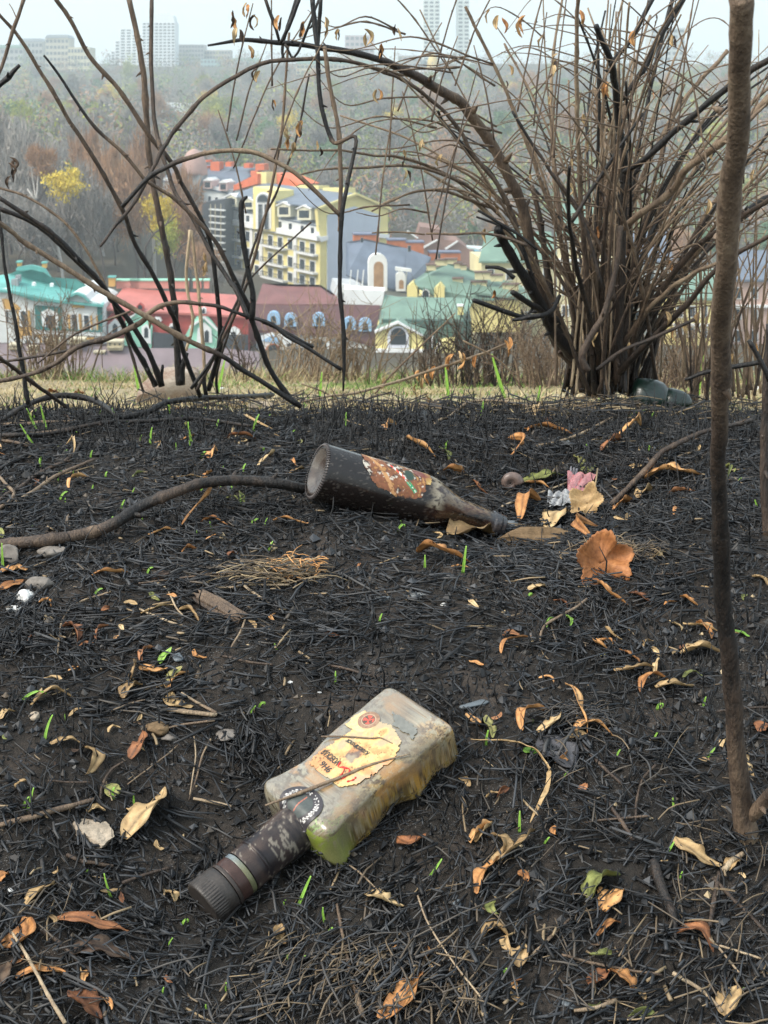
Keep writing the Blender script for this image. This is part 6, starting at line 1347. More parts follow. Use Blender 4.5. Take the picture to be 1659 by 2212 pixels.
SL([(0, 460), (0, 470)], 2.4, (3, 3), (.5, .5), L8) if False else None
L9 = empty('dry_stalks', G(425, 860), 'two pale weathered stalks leaning together right of the thick black stem', 'stalks')
SL(q3(1005, 220, 985, 500, 1020, 700, 985, 860), 2.45, (7, 8, 7), (.9, .86, .9), L9); SL(q3(1012, 225, 1055, 600, 1080, 900, 1085, 1090), 2.45, (7, 9, 8), (.84, .8, .8), L9)
for z_ in [(440, 545), (446, 565), (436, 575)]: hang_leaf(L9, z_[0], z_[1], 2.45, 22)
L10 = empty('branch', P(20, 130, 2.0), 'brown twig end with thorns crossing the top left corner', 'branch')
SL([(52, -5), (38, 40), (24, 80), (5, 140), (-5, 165)], 2.0, (9, 9, 8), (.5, .5), L10); SL([(-5, 187), (22, 165), (42, 140)], 1.95, (13, 13, 9), (.1, .12), L10); SL([(38, 45), (28, 22), (20, 8)], 2.0, (3, 2), (.7, .7), L10)
for z_ in [(22, 340), (18, 352), (26, 365), (24, 380), (30, 345)]: hang_leaf(L10, z_[0], z_[1], 2.05, 28, 'dark')
L11 = empty('fallen_stalk', G(640, 870), 'long tan stalk with clumped dry leaves lying over the path behind the crest', 'stalk')
SL([(630, 872), (700, 858), (770, 848), (830, 832), (881, 817), (951, 793), (1032, 768), (1075, 750), (1114, 737)], [2.3, 2.6], (5, 7, 8, 7, 5), (.7, .8, .82, .72, .66), L11); SL([(810, 850), (845, 810), (905, 752), (983, 676)], 2.5, (4, 5, 3), (.5, .66), L11)
SL([(1000, 735), (1080, 780), (1130, 838)], 2.5, (4, 4, 3), (.7, .6), L11)
for z_ in [(905, 800), (912, 815), (900, 830), (925, 795), (940, 790), (980, 765), (990, 758), (970, 770), (1000, 762), (915, 850), (830, 815), (1090, 735), (1100, 728)]: hang_leaf(L11, z_[0], z_[1], 2.5, _b.uniform(22, 40), _b.choice(['orange', 'tan']))

# --- the sapling close to the camera
SP_ = empty('sapling', G(1612, 1800), 'single straight sapling stem close to the camera with a charred lower part', 'sapling')
stem(SP_, [(1601, -10), (1598, 150), (1592, 300), (1577, 430), (1567, 600), (1558, 700), (1556, 850), (1551, 1000), (1556, 1150), (1563, 1300), (1580, 1450), (1590, 1600), (1602, 1720), (1612, 1800), (1618, 1850)],
     [.72, .80, .90, 1.0, 1.08, 1.12, 1.14], (46, 45, 45, 46, 44, 42, 39, 32, 35, 37, 36, 38, 42, 50, 56), (.58, .57, .57, .57, .56, .54, .48, .40, .24, .20, .22, .34, .42, .44, .62, .60), 'trunk', 16, .10, .16)
stem(SP_, [(1612, 1770), (1640, 1745), (1675, 1700)], [1.13, 1.1], (34, 26, 20), (.6, .5, .34), 'side_shoot', 12, .1, .1)
for (a_, b_, w_) in [((1585, 70), (1605, 50), 20), ((1560, 242), (1540, 232), 16), ((1610, 270), (1655, 225), 9), ((1545, 520), (1556, 505), 22), ((1562, 640), (1578, 632), 16), ((1566, 1240), (1584, 1250), 12)]:
    yy = float(np.interp(a_[1], [0, 300, 600, 1100, 1500], [.74, .87, 1.0, 1.09, 1.12])); stem(SP_, [a_, ((a_[0] + b_[0]) / 2, (a_[1] + b_[1]) / 2), b_], yy - .004, (w_, w_ * .8, w_ * .35), (.5, .66), 'bud_stub', 8, .1, .1)
SR = empty('brown_branch', G(1655, 1150), 'brown stem at the right edge beside the sapling', 'branch'); stem(SR, [(1662, 700), (1654, 850), (1650, 1000), (1656, 1160)], 1.62, (14, 16, 18), (.2, .3, .42), 'stem', 8); stem(SR, [(1618, 735), (1640, 775), (1665, 820)], 1.6, (9, 10, 12), (.1, .12), 'stem', 8)
SR2 = empty('shrub', G(1600, 860), 'tan thicket of stalks at the far right behind the sapling', 'shrub')
for i in range(44):
    x0 = _b.uniform(1470, 1690); y0 = 860 + _b.uniform(-20, 20); l = _b.uniform(150, 520); ln_ = _b.gauss(.05, .25)
    stem(SR2, [(x0, y0), (x0 + l * ln_ * .4, y0 - l * .5), (x0 + l * ln_, y0 - l)], 2.3 + _b.uniform(0, .9), (_b.uniform(3, 8), 4, 2), (_b.uniform(.25, .7), _b.uniform(.45, .8)), 'stalk', 5, .2, .05)

# --- thickets of fine twigs at the edge of the drop
def thicket(cx, cy, n, spread, hgt, Y, tone, label, seed, lean=0):
    r = random.Random(seed); c = P(cx, cy, Y); root = empty('thicket', c, label, 'shrub'); b = Buf(); mpx = Y / F
    for i in range(n):
        x0 = r.gauss(0, spread * .45); a = r.gauss(lean, .38) ; L = hgt * r.uniform(.35, 1.05); p0 = c + np.array([x0 * mpx, r.gauss(0, .12), 0]); k = r.gauss(0, .25)
        p1 = p0 + np.array([math.sin(a) * L * .5, r.gauss(0, .2) * L * .3, math.cos(a) * L * .5]) * mpx; p2 = p0 + np.array([math.sin(a + k) * L, r.gauss(0, .3) * L * .4, math.cos(a + k) * L * .95]) * mpx
        C = catmull([p0 - [0, 0, .05], p1, p2], 9); t0 = r.uniform(*tone); V, q, t = tube(C - c, np.linspace(1.7, .5, 9) * r.uniform(.6, 1.4) * mpx, 4); b.add(V, q, t, t0)
        for s in range(3):
            i0 = r.randint(3, 7); d = np.array([r.gauss(0, 1), r.gauss(0, .6), abs(r.gauss(0, 1))]); d /= np.linalg.norm(d); C2 = catmull([C[i0], C[i0] + d * L * .12 * mpx, C[i0] + (d + [0, 0, .4]) * L * .22 * mpx], 5)
            V, q, t = tube(C2 - c, np.linspace(.8, .3, 5) * mpx, 3); b.add(V, q, t, t0 + .05)
    o = obj('stems', b.mesh('stems', (WOOD,)), root); o['kind'] = 'stuff'
thicket(1040, 835, 95, 110, 250, 5.6, (.2, .5), 'dark thicket of thin stems at the drop below the green roofs', 1, .12)
thicket(930, 830, 50, 90, 170, 5.8, (.3, .6), 'lower brown thicket in front of the yellow arched house', 2, .1)
thicket(660, 825, 60, 110, 240, 6.0, (.6, .8), 'light brown thicket in front of the maroon house', 3, .25)
thicket(760, 828, 40, 70, 170, 6.0, (.5, .75), 'brown thicket right of the hanging burnt branch', 4, .1)
thicket(540, 822, 22, 60, 120, 5.9, (.25, .5), 'small brown thicket behind the leaning charred branch', 5)
thicket(110, 805, 70, 80, 200, 6.0, (.5, .68), 'pale fine thicket in front of the green roofed house', 6, .05)
thicket(1170, 840, 80, 80, 210, 5.2, (.45, .7), 'brown thicket left of the foot of the big bush', 7, -.05)
thicket(1480, 840, 120, 120, 190, 4.8, (.35, .7), 'brown thicket behind the sapling', 8, .05)
# ------------------------------------------------------------------ the town in the valley
class Fac:
    """a wall plane standing in the valley; features are given where they are seen on it"""
    def __init__(s, px0, Y0, yaw=0.0, origin_py=700):
        s.p = P(px0, origin_py, Y0); s.e = np.array([math.cos(yaw), math.sin(yaw), 0]); s.n = np.array([math.sin(yaw), -math.cos(yaw), 0])
        s.o = None
    def pt(s, px_, py_, off=0.0):
        d = ray(px_, py_); q = s.p + s.n * off; t = ((q - _cam) @ s.n) / (d @ s.n); return _cam + d * t
    def prism(s, poly, d0, d1, at=0.0):
        """polygon seen at plane offset `at`, solid between offsets d0..d1 (metres outwards)"""
        A = np.array([s.pt(x, y, at) for x, y in poly]); A = A + s.n * (d1 - at); B = A + s.n * (d0 - d1); return np.vstack([A, B])
def house_mesh(name, chunks, m, parent, origin):
    """chunks: list of (verts 2n) prisms or ('raw', V, faces)"""
    import bmesh
    bm = bmesh.new()
    for c in chunks:
        if isinstance(c, tuple): V, Fs = c[1], c[2]
        else:
            n = len(c) // 2; V = c; Fs = [list(range(n)), list(range(2 * n - 1, n - 1, -1))] + [[i, n + i, n + (i + 1) % n, (i + 1) % n] for i in range(n)]
        vs = [bm.verts.new(Vector(v) - Vector(origin)) for v in V]
        for f in Fs:
            try: bm.faces.new([vs[i] for i in f])
            except ValueError: pass
    bmesh.ops.recalc_face_normals(bm, faces=bm.faces); me = bpy.data.meshes.new(name); bm.to_mesh(me); bm.free(); me.materials.append(m)
    return obj(name, me, parent)
def slab(Q, th=.25):
    """a roof plane: quad or polygon of 3D points with thickness downwards"""
    Q = np.array(Q); return np.vstack([Q, Q - np.array([0, 0, th])])
def arch(x0, y0, x1, y1, n=9):
    r = (x1 - x0) / 2; cx = (x0 + x1) / 2; yc = y0 + r; return [(x0, y1), (x0, yc)] + [(cx - r * math.cos(a), yc - r * math.sin(a)) for a in np.linspace(0, math.pi, n)[1:-1]] + [(x1, yc), (x1, y1)]
def rect(x0, y0, x1, y1): return [(x0, y0), (x1, y0), (x1, y1), (x0, y1)]
GLASS = m_plain('window_glass', (.035, .045, .055), .12, .6, .3, .3); WHITE = M('white_wall', (.68, .70, .69), .8, .2, .12, .4); SNOW = M('white_trim', (.76, .77, .76), .7, .2, .1, .5)
OCHRE = M('ochre_wall', (.62, .36, .11), .8, .2, .15, .4); YEL = M('yellow_wall', (.76, .66, .28), .8, .2, .12, .2); TEAL = M('teal_wall', (.03, .16, .15), .6, .3, .2, .5); MINT = M('mint_wall', (.33, .66, .50), .8, .2, .12, .3)
REDW = M('red_wall', (.42, .075, .06), .8, .2, .2, .4); GREYW = M('grey_wall', (.30, .32, .33), .8, .2, .2, .3); BLUEW = M('blue_panel', (.48, .53, .62), .8, .2, .1, .2); BRICK = M('brick_wall', (.50, .17, .08), .85, .2, .25, .8); STONEW = M('chimney_stone', (.48, .42, .28), .9, .2, .3, 1.5)
ORANGE = M('orange_roof', (.62, .15, .06), .7, .2, .2, .4); BLUET = M('blue_trim', (.30, .48, .68), .7, .2, .1, .4); SAND = M('sand_wall', (.50, .46, .36), .85, .2, .2, .05); DOMEP = M('dome_pink', (.42, .27, .23), .7, .3, .15, .3); DARKC = M('dark_cladding', (.05, .055, .065), .5, .5, .25, .4)
def m_roof(name, col, dark, sc=2.2, ang=0):
    a = NB(name); v = a.coord(); w = a.new('ShaderNodeTexWave', wave_type='BANDS', bands_direction='Z'); w.inputs['Scale'].default_value = sc; w.inputs['Distortion'].default_value = .3; a.ln(v, w.inputs['Vector'])
    n = a.noise(v, .35, 4); c = a.mix(a.math('MULTIPLY', w.outputs['Fac'], .55), (*col, 1), (*dark, 1)); f = a.ramp(n, [(.3, (.75, .75, .75)), (.7, (1.15, 1.15, 1.15))]); c = a.mix(1.0, c, f, 'MULTIPLY'); return a.base(c, .5, .5)
RTEAL = m_roof('teal_roof', (.13, .42, .38), (.07, .27, .25)); RRED = m_roof('red_roof', (.50, .16, .13), (.33, .085, .07)); RMAR = m_roof('maroon_roof', (.12, .045, .045), (.07, .028, .028)); RGRN = m_roof('green_roof', (.17, .27, .21), (.10, .17, .13)); RGRY = m_roof('grey_roof', (.14, .17, .22), (.09, .11, .15)); RPUR = m_roof('mauve_roof', (.20, .155, .165), (.14, .105, .115)); RLGRN = m_roof('pale_green_roof', (.30, .50, .38), (.2, .38, .3))
def house(name, label, origin, group=None): 
    return empty(name, origin, label, 'house' if 'house' in name else 'building', group)
def window(root, f, shape, frame, fm=SNOW, d=.12, org=None, pane=GLASS, shrink=.14):
    o = house_mesh('window', [f.prism(frame, -.05, d)], fm, root, org)
    P_ = np.array(shape); house_mesh('pane', [f.prism(shape, -.02, d + .03)], pane, o, org); return o
def win(root, f, x0, y0, x1, y1, bx=2.2, by=2.2, fm=SNOW, org=None, arched=False, pane=GLASS):
    sh = arch if arched else rect
    return window(root, f, sh(x0, y0, x1, y1), sh(x0 - bx, y0 - by, x1 + bx, y1 + (0 if arched else by)), fm, .12, org, pane)
def body(root, f, poly, depth, m, org, name='wall', d1=0.0): return house_mesh(name, [f.prism(poly, -depth, d1)], m, root, org)
def roof(root, f, eave, ridge, m, org, oe=.5, orr=-6, name='roof', th=.3):
    """eave polyline and ridge polyline (seen points) -> sloping slab"""
    E_ = [f.pt(x, y, oe) for x, y in eave]; R_ = [f.pt(x, y, orr) for x, y in ridge]; return house_mesh(name, [slab(E_ + R_[::-1], th)], m, root, org)
def chimney(root, f, x0, y0, x1, y1, off, m, capm, org, name='chimney', d=1.0):
    A = f.prism(rect(x0, y0, x1, y1), off - d, off, off); o = house_mesh(name, [A], m, root, org); house_mesh('cap', [f.prism(rect(x0 - 1.5, y0 - 2, x1 + 1.5, y0 + 1.2), off - d - .15, off + .15, off)], capm, o, org); return o

def q1(*v): return [(v[i] / 5.829, v[i + 1] / 5.829 + 542.2) for i in range(0, len(v), 2)]            # green roofed house detail (0,800)+420
def q6(*v): return [(v[i] / 4.708 + 230.4, v[i + 1] / 4.708 + 555.7) for i in range(0, len(v), 2)]   # red house detail
def q7(*v): return [(v[i] / 4.896 + 528.6, v[i + 1] / 4.896 + 569.3) for i in range(0, len(v), 2)]   # maroon house detail
def q8(*v): return [(v[i] / 4.080 + 779.3, v[i + 1] / 4.080 + 474.4) for i in range(0, len(v), 2)]   # right cluster detail
def q9(*v): return [(v[i] / 3.4 + 379.5, v[i + 1] / 3.4 + 311.7) for i in range(0, len(v), 2)]       # yellow block detail
def q10(*v): return [(v[i] / 3.221, v[i + 1] / 3.221) for i in range(0, len(v), 2)]                   # far hill detail

# --- green roofed white and ochre house
def green_house():
    f = Fac(120, 200, .03); o = f.pt(110, 800); R0 = house('town_house', 'white and ochre town house with a big teal tiled roof at the left', o)
    body(R0, f, q1(-120, 480, 100, 470, 420, 600, 440, 620, 780, 640, 840, 620, 880, 560, 980, 520, 1080, 560, 1130, 620, 1240, 650, 1300, 690, 1300, 1500, -120, 1500), 14, WHITE, o)
    roof(R0, f, q1(-120, 480, 150, 500, 420, 600, 780, 630, 1300, 680), q1(-120, 320, 110, 290, 370, 190, 660, 330, 960, 355, 1330, 590), RTEAL, o, .8, -7)
    house_mesh('roof_crest', [f.prism(q1(200, 240, 220, 200, 400, 175, 560, 210, 640, 330, 560, 270, 400, 230, 300, 250), -6.6, -5.8, -6)], RTEAL, R0, o)
    house_mesh('gable_trim', [f.prism(q1(820, 625, 880, 548, 975, 510, 1070, 548, 1140, 625, 1130, 640, 1065, 575, 975, 540, 890, 575, 840, 640), 0, .9)], RTEAL, R0, o)
    house_mesh('teal_bay', [f.prism(q1(440, 680, 775, 700, 790, 985, 455, 960), 0, .3)], TEAL, R0, o)
    house_mesh('teal_corner', [f.prism(q1(1225, 660, 1290, 670, 1290, 1010, 1235, 1005), 0, .25)], TEAL, R0, o)
    for c in (q1(915, 670, 990, 635, 1065, 685, 1065, 715, 918, 708), q1(30, 600, 90, 600, 220, 680, 265, 720, 250, 740, 60, 730), q1(215, 950, 400, 945, 405, 1130, 240, 1090), q1(990, 790, 1020, 795, 1035, 990, 1010, 990), q1(860, 800, 880, 800, 890, 980, 870, 980), q1(1140, 810, 1160, 812, 1165, 1000, 1148, 1000), q1(1215, 810, 1232, 812, 1240, 1005, 1225, 1005), q1(900, 1075, 1190, 1085, 1180, 1115, 910, 1100), q1(350, 750, 375, 745, 395, 940, 365, 940), q1(220, 750, 240, 750, 245, 940, 225, 940), q1(470, 1050, 640, 1050, 700, 1150, 520, 1150)):
        house_mesh('ochre_panel', [f.prism(c, 0, .35)], OCHRE, R0, o)
    house_mesh('cornice', [f.prism(q1(440, 985, 1290, 1015, 1290, 1065, 440, 1030), 0, .5)], SNOW, R0, o); house_mesh('cornice', [f.prism(q1(440, 962, 1290, 998, 1290, 1012, 440, 980), 0, .65)], TEAL, R0, o)
    for a, b in ((q1(580, 820, 600, 800, 690, 810, 700, 830, 700, 965, 585, 960), q1(520, 765, 615, 720, 730, 775, 740, 850, 735, 960, 545, 945, 530, 840)), (q1(905, 795, 970, 795, 990, 990, 925, 985), q1(890, 780, 990, 780, 1005, 1000, 905, 995)), (q1(1060, 805, 1120, 810, 1140, 1000, 1075, 995), q1(1040, 790, 1130, 795, 1155, 1010, 1060, 1005)), (q1(265, 770, 290, 745, 330, 760, 350, 940, 285, 940), q1(245, 740, 345, 740, 360, 950, 255, 950)), (q1(330, 1120, 350, 1100, 375, 1120, 380, 1170, 330, 1170), q1(280, 1070, 380, 1060, 410, 1170, 300, 1170)), (q1(80, 740, 110, 740, 115, 900, 95, 900), q1(60, 730, 120, 730, 125, 910, 80, 910)), (q1(560, 1070, 600, 1070, 610, 1150, 560, 1150), q1(530, 1060, 620, 1050, 630, 1160, 540, 1160))):
        window(R0, f, a, b, SNOW, .4, o)
    for c in ((530, 150, 580, 215), (215, 140, 260, 190)): a = q1(*c); chimney(R0, f, a[0][0], a[0][1], a[1][0], a[1][1], -6, OCHRE, RTEAL, o)
    house_mesh('roof_vent', [f.prism(q1(160, 350, 240, 340, 245, 440, 165, 440), -3, -2, -3), f.prism(q1(190, 310, 250, 305, 255, 390, 200, 390), -4, -3, -3)], GREYW, R0, o)
    for c in ((400, 400, 440, 440), (625, 410, 665, 450)): a = q1(*c); house_mesh('roof_light', [f.prism(rect(*a[0], *a[1]), -3, -2.2, -2.2)], SNOW, R0, o)
green_house()
# --- red and mint house
def red_house():
    f = Fac(380, 204, .02); o = f.pt(380, 790); R0 = house('town_house', 'red walled house with mint gables and a bright red roof', o)
    body(R0, f, q6(0, 620, 90, 530, 1430, 600, 1440, 780, 1460, 1200, 0, 1200), 14, REDW, o)
    roof(R0, f, q6(-10, 520, 230, 540, 700, 560, 1440, 600), q6(170, 310, 640, 345, 1100, 370, 1400, 385), RRED, o, .7, -7)
    for p_ in (q6(200, 620, 310, 560, 420, 640, 470, 700, 460, 960, 180, 940), q6(800, 800, 850, 700, 920, 590, 1000, 560, 1080, 650, 1150, 750, 1140, 1020, 820, 980)):
        house_mesh('mint_gable', [f.prism(p_, 0, .6)], MINT, R0, o)
    house_mesh('gable_band', [f.prism(q6(850, 720, 1000, 610, 1000, 590, 850, 690), .6, 1.0), f.prism(q6(990, 610, 1140, 750, 1150, 735, 1000, 585), .6, 1.0), f.prism(q6(240, 620, 300, 575, 300, 560, 235, 605), .6, 1.)], SNOW, R0, o)
    for a, b in ((q6(70, 690, 90, 660, 120, 690, 120, 760, 70, 760), q6(25, 760, 25, 680, 90, 620, 150, 680, 155, 770)), (q6(390, 720, 410, 700, 430, 720, 430, 810, 390, 810), q6(360, 700, 410, 670, 450, 700, 460, 870, 370, 860)), (q6(1000, 750, 1025, 730, 1045, 750, 1045, 855, 1000, 855), q6(930, 720, 1000, 650, 1070, 720, 1080, 860, 920, 860)), (q6(1270, 755, 1300, 745, 1320, 760, 1320, 775, 1270, 775), q6(1235, 775, 1245, 725, 1300, 700, 1350, 730, 1365, 780)), (q6(650, 700, 690, 690, 710, 705, 705, 730, 650, 730), q6(630, 720, 650, 675, 690, 665, 740, 690, 750, 730)), (q6(325, 490, 345, 470, 370, 490, 370, 520, 325, 520), q6(310, 490, 345, 455, 385, 490, 385, 530, 310, 530)), (q6(975, 530, 995, 510, 1005, 530, 1005, 560, 975, 560), q6(965, 520, 990, 500, 1015, 520, 1015, 565, 965, 565)), (q6(520, 630, 535, 620, 550, 635, 545, 650, 522, 650), q6(500, 600, 550, 605, 565, 640, 520, 665))):
        window(R0, f, a, b, SNOW if b[0][0] < 290 or b[0][0] > 300 else REDW, .8, o)
    house_mesh('dark_garage', [f.prism(q6(480, 760, 820, 790, 820, 960, 480, 950), 0, .7)], DARKC, R0, o); house_mesh('dark_garage', [f.prism(q6(1190, 780, 1440, 785, 1440, 990, 1190, 1000), 0, .7)], DARKC, R0, o)
    for i, (a, b) in enumerate(((100, 330), (240, 520), (690, 830), (880, 960), (990, 1040), (540, 640))): 
        q = q6(a, 235, b, 300); chimney(R0, f, q[0][0], q[0][1], q[1][0], q[1][1] + 4, -7.5, M('pink_parapet', (.62, .27, .22), .7, .2, .1, .4), MINT, o)
    for p_ in (q6(0, 175, 110, 260),): chimney(R0, f, p_[0][0] + 4, p_[0][1] + 6, p_[1][0] - 6, p_[1][1] + 8, -6, OCHRE, RTEAL, o)
red_house()
# --- maroon house
def maroon_house():
    f = Fac(660, 206, .0); o = f.pt(660, 800); R0 = house('town_house', 'maroon mansard roofed house with pale blue arched windows', o)
    body(R0, f, q7(130, 720, 1420, 850, 1400, 1300, 100, 1300), 14, M('pale_grey_wall', (.50, .53, .55), .8, .2, .15, .3), o)
    house_mesh('mansard', [slab([f.pt(*p_, .8) for p_ in q7(110, 700, 530, 720, 1020, 760, 1370, 850)] + [f.pt(*p_, -1.2) for p_ in q7(1430, 440, 1020, 430, 560, 430, 120, 420)], .4)], RMAR, R0, o)
    roof(R0, f, q7(120, 425, 560, 435, 1020, 435), q7(190, 210, 800, 225, 960, 330), M('mauve_tiles', (.19, .085, .08), .6, .3, .2, .5), o, -1.1, -7)
    house_mesh('top_wall', [f.prism(q7(1050, 270, 1480, 290, 1450, 445, 1050, 430), -9, -5, -5)], SNOW, R0, o)
    for (x, y) in ((310, 570), (490, 590), (785, 585), (1110, 630), (1275, 640)):
        a = arch(*q7(x - 28, y - 30)[0], *q7(x + 28, y + 55)[0]); b = arch(*q7(x - 66, y - 75)[0], *q7(x + 66, y + 62)[0]); window(R0, f, a, b, BLUET, 1.2, o)
    house_mesh('white_bay', [f.prism(q7(160, 760, 300, 715, 460, 760, 500, 830, 500, 1040, 150, 1040), 0, 1.2)], SNOW, R0, o); house_mesh('blue_tympanum', [f.prism(q7(190, 800, 300, 740, 400, 790, 360, 830), 1.2, 1.4)], BLUET, R0, o)
    window(R0, f, arch(*q7(245, 840)[0], *q7(370, 1000)[0]), arch(*q7(225, 830)[0], *q7(385, 1010)[0]), BRICK, 1.5, o)
    for (x0, y0, x1, y1) in ((700, 790, 870, 1010), (1090, 880, 1310, 1080)): window(R0, f, arch(*q7(x0, y0)[0], *q7(x1, y1)[0]), arch(*q7(x0 - 40, y0 - 40)[0], *q7(x1 + 40, y1)[0]), SNOW, .5, o)
    house_mesh('lower_arch', [f.prism(arch(*q7(1060, 1110)[0], *q7(1330, 1200)[0]), 0, .6)], M('arch_brown', (.20, .12, .09), .8, .2, .2, .5), R0, o)
    house_mesh('dark_gate', [f.prism(q7(450, 830, 520, 830, 520, 1010, 450, 1010), 1.2, 1.4)], DARKC, R0, o)
maroon_house()
# --- yellow arched house with green roofs
def yellow_house():
    f = Fac(870, 203, -.03); o = f.pt(870, 800); R0 = house('town_house', 'yellow house with a white framed arched window and green metal roofs', o)
    body(R0, f, q8(130, 980, 330, 900, 540, 1010, 560, 1180, 560, 1400, 130, 1400), 10, YEL, o)
    roof(R0, f, q8(120, 985, 330, 900), q8(180, 880, 350, 850), RGRN, o, .5, -4); roof(R0, f, q8(330, 900, 560, 1010), q8(350, 850, 620, 940), RGRN, o, .5, -4)
    house_mesh('gable_trim', [f.prism(q8(120, 975, 330, 890, 545, 1005, 545, 1022, 330, 910, 125, 995), 0, .7)], SNOW, R0, o); house_mesh('cornice', [f.prism(q8(130, 1135, 560, 1140, 560, 1175, 130, 1165), 0, .6)], SNOW, R0, o)
    window(R0, f, arch(*q8(262, 950)[0], *q8(400, 1100)[0]), arch(*q8(235, 935)[0], *q8(425, 1130)[0]), M('pale_column', (.66, .68, .74), .7, .2, .1, .4), .3, o)
    window(R0, f, rect(*q8(262, 1220)[0], *q8(380, 1380)[0]), rect(*q8(222, 1200)[0], *q8(412, 1390)[0]), M('pale_column2', (.66, .68, .78), .7, .2, .1, .4), .3, o)
    body(R0, f, q8(180, 900, 980, 920, 1000, 1400, 560, 1400, 560, 1000, 180, 985), 16, M('dark_green_wall', (.06, .11, .09), .7, .2, .2, .3), o, d1=-2.0)
    roof(R0, f, q8(160, 905, 860, 960), q8(210, 660, 330, 680, 1000, 690), RGRN, o, -2, -9)
    house_mesh('yellow_wing', [f.prism(q8(600, 1230, 700, 1070, 830, 1050, 840, 1400, 560, 1400), -3, .8)], YEL, R0, o); house_mesh('stair_wall', [f.prism(q8(600, 1230, 700, 1050, 705, 1075, 620, 1240), .8, 1.1)], SNOW, R0, o)
    for x in (750, 800): a = q8(x, 1100, x + 26, 1180); win(R0, f, *a[0], *a[1], 2, 2, SNOW, o)
    house_mesh('downpipe', [f.prism(q8(628, 1010, 640, 1010, 625, 1130, 612, 1130), .8, 1.0)], SNOW, R0, o)
    chimney(R0, f, *q8(855, 760)[0], *q8(905, 840)[0], -4, YEL, SNOW, o)
yellow_house()
# --- green roofs with stepped yellow gables further back
def stepped_house():
    f = Fac(980, 235, -.1); o = f.pt(980, 720); R0 = house('town_house', 'green roofed house with stepped cream gables behind the yellow arched house', o)
    body(R0, f, q8(420, 700, 1400, 720, 1400, 1000, 420, 1000), 14, YEL, o, d1=-1)
    roof(R0, f, q8(440, 560, 700, 690, 1180, 700), q8(560, 470, 770, 380, 1050, 470), RGRN, o, 0, -8); roof(R0, f, q8(1000, 640, 1500, 700), q8(1050, 470, 1420, 580), RGRN, o, 0, -8)
    for st in (((580, 400, 660, 450), (655, 355, 760, 405), (740, 350, 845, 390)), ((825, 385, 890, 430), (880, 400, 930, 445)), ((810, 520, 900, 580),), ((900, 600, 990, 650), (975, 550, 1110, 625)), ((1005, 465, 1150, 530), (1145, 490, 1250, 545)), ((1140, 625, 1330, 690), (1250, 570, 1390, 630))):
        o2 = house_mesh('stepped_gable', [f.prism(rect(*q8(a, b)[0], *q8(c, d)[0]), -4.5, -3.5, -3.5) for (a, b, c, d) in st], M('cream_wall', (.62, .56, .34), .8, .2, .15, .3), R0, o)
        house_mesh('tile_cap', [f.prism(rect(*q8(a - 6, b - 8)[0], *q8(c + 6, b + 4)[0]), -4.7, -3.3, -3.5) for (a, b, c, d) in st], M('brown_cap', (.16, .11, .09), .8, .2, .2, .5), o2, o)
    for c in ((410, 560, 500, 680), (650, 570, 740, 690)): house_mesh('dormer', [f.prism([q8(c[0], c[1] + 30)[0], q8((c[0] + c[2]) / 2, c[1] - 10)[0], q8(c[2], c[1] + 30)[0], q8(c[2], c[3])[0], q8(c[0], c[3])[0]], -4, .6)], YEL, R0, o)
    for c in ((430, 590, 475, 680), (545, 620, 600, 690)): win(R0, f, *q8(c[0], c[1])[0], *q8(c[2], c[3])[0], 1.5, 1.5, SNOW, o, True)
stepped_house()
# --- grey roofed villa with white ornate arches
def grey_villa():
    f = Fac(840, 255, .1); o = f.pt(850, 640); R0 = house('town_house', 'grey roofed villa with tall white arched dormers in the middle', o)
    body(R0, f, q8(-200, 600, 420, 640, 420, 700, -220, 700), 14, M('pale_grey_wall', (.5, .53, .55)), o)
    roof(R0, f, q8(-130, 480, 30, 560, 420, 640), q8(-130, 200, 40, 170, 400, 250), RGRY, o, .4, -9); roof(R0, f, q8(400, 560, 480, 640), q8(400, 250, 620, 330), RGRY, o, .4, -9)
    for (x0, y0, x1, y1) in ((60, 290, 225, 620), (305, 450, 385, 620)):
        a = q8(x0, y0, x1, y1); b = q8(x0 + (x1 - x0) * .28, y0 + 70, x1 - (x1 - x0) * .2, y1 - 20); w_ = window(R0, f, arch(*b[0], *b[1]), arch(*a[0], *a[1]), SNOW, 1.6, o, M('warm_glass', (.40, .24, .13), .6, .3, .3, .6))
    house_mesh('balustrade', [f.prism(q8(300, 410, 440, 430, 440, 455, 300, 440), .2, 1.2), f.prism(q8(-200, 560, 80, 590, 80, 640, -200, 640), .2, 1.2)], SNOW, R0, o)
    for x in (330, 400, -30, 20, -90): house_mesh('post', [f.prism(q8(x, 440, x + 8, 440, x - 8, 600, x - 16, 600), .3, .6)], SNOW, R0, o)
    for c in ((-60, 130, 160, 215), (240, 180, 400, 290), (400, 200, 555, 310), (610, 290, 880, 360), (410, 300, 480, 360)): q = q8(*c); chimney(R0, f, *q[0], *q[1], -10, BRICK, M('slate_cap', (.15, .17, .24), .6, .4, .2, .5), o, 'brick_parapet', 2.5)
    for c in ((415, 230, 440, 280), (680, 300, 700, 350), (0, 160, 20, 200)): win(R0, f, *q8(c[0], c[1])[0], *q8(c[2], c[3])[0], .5, .5, GREYW, o)
grey_villa()
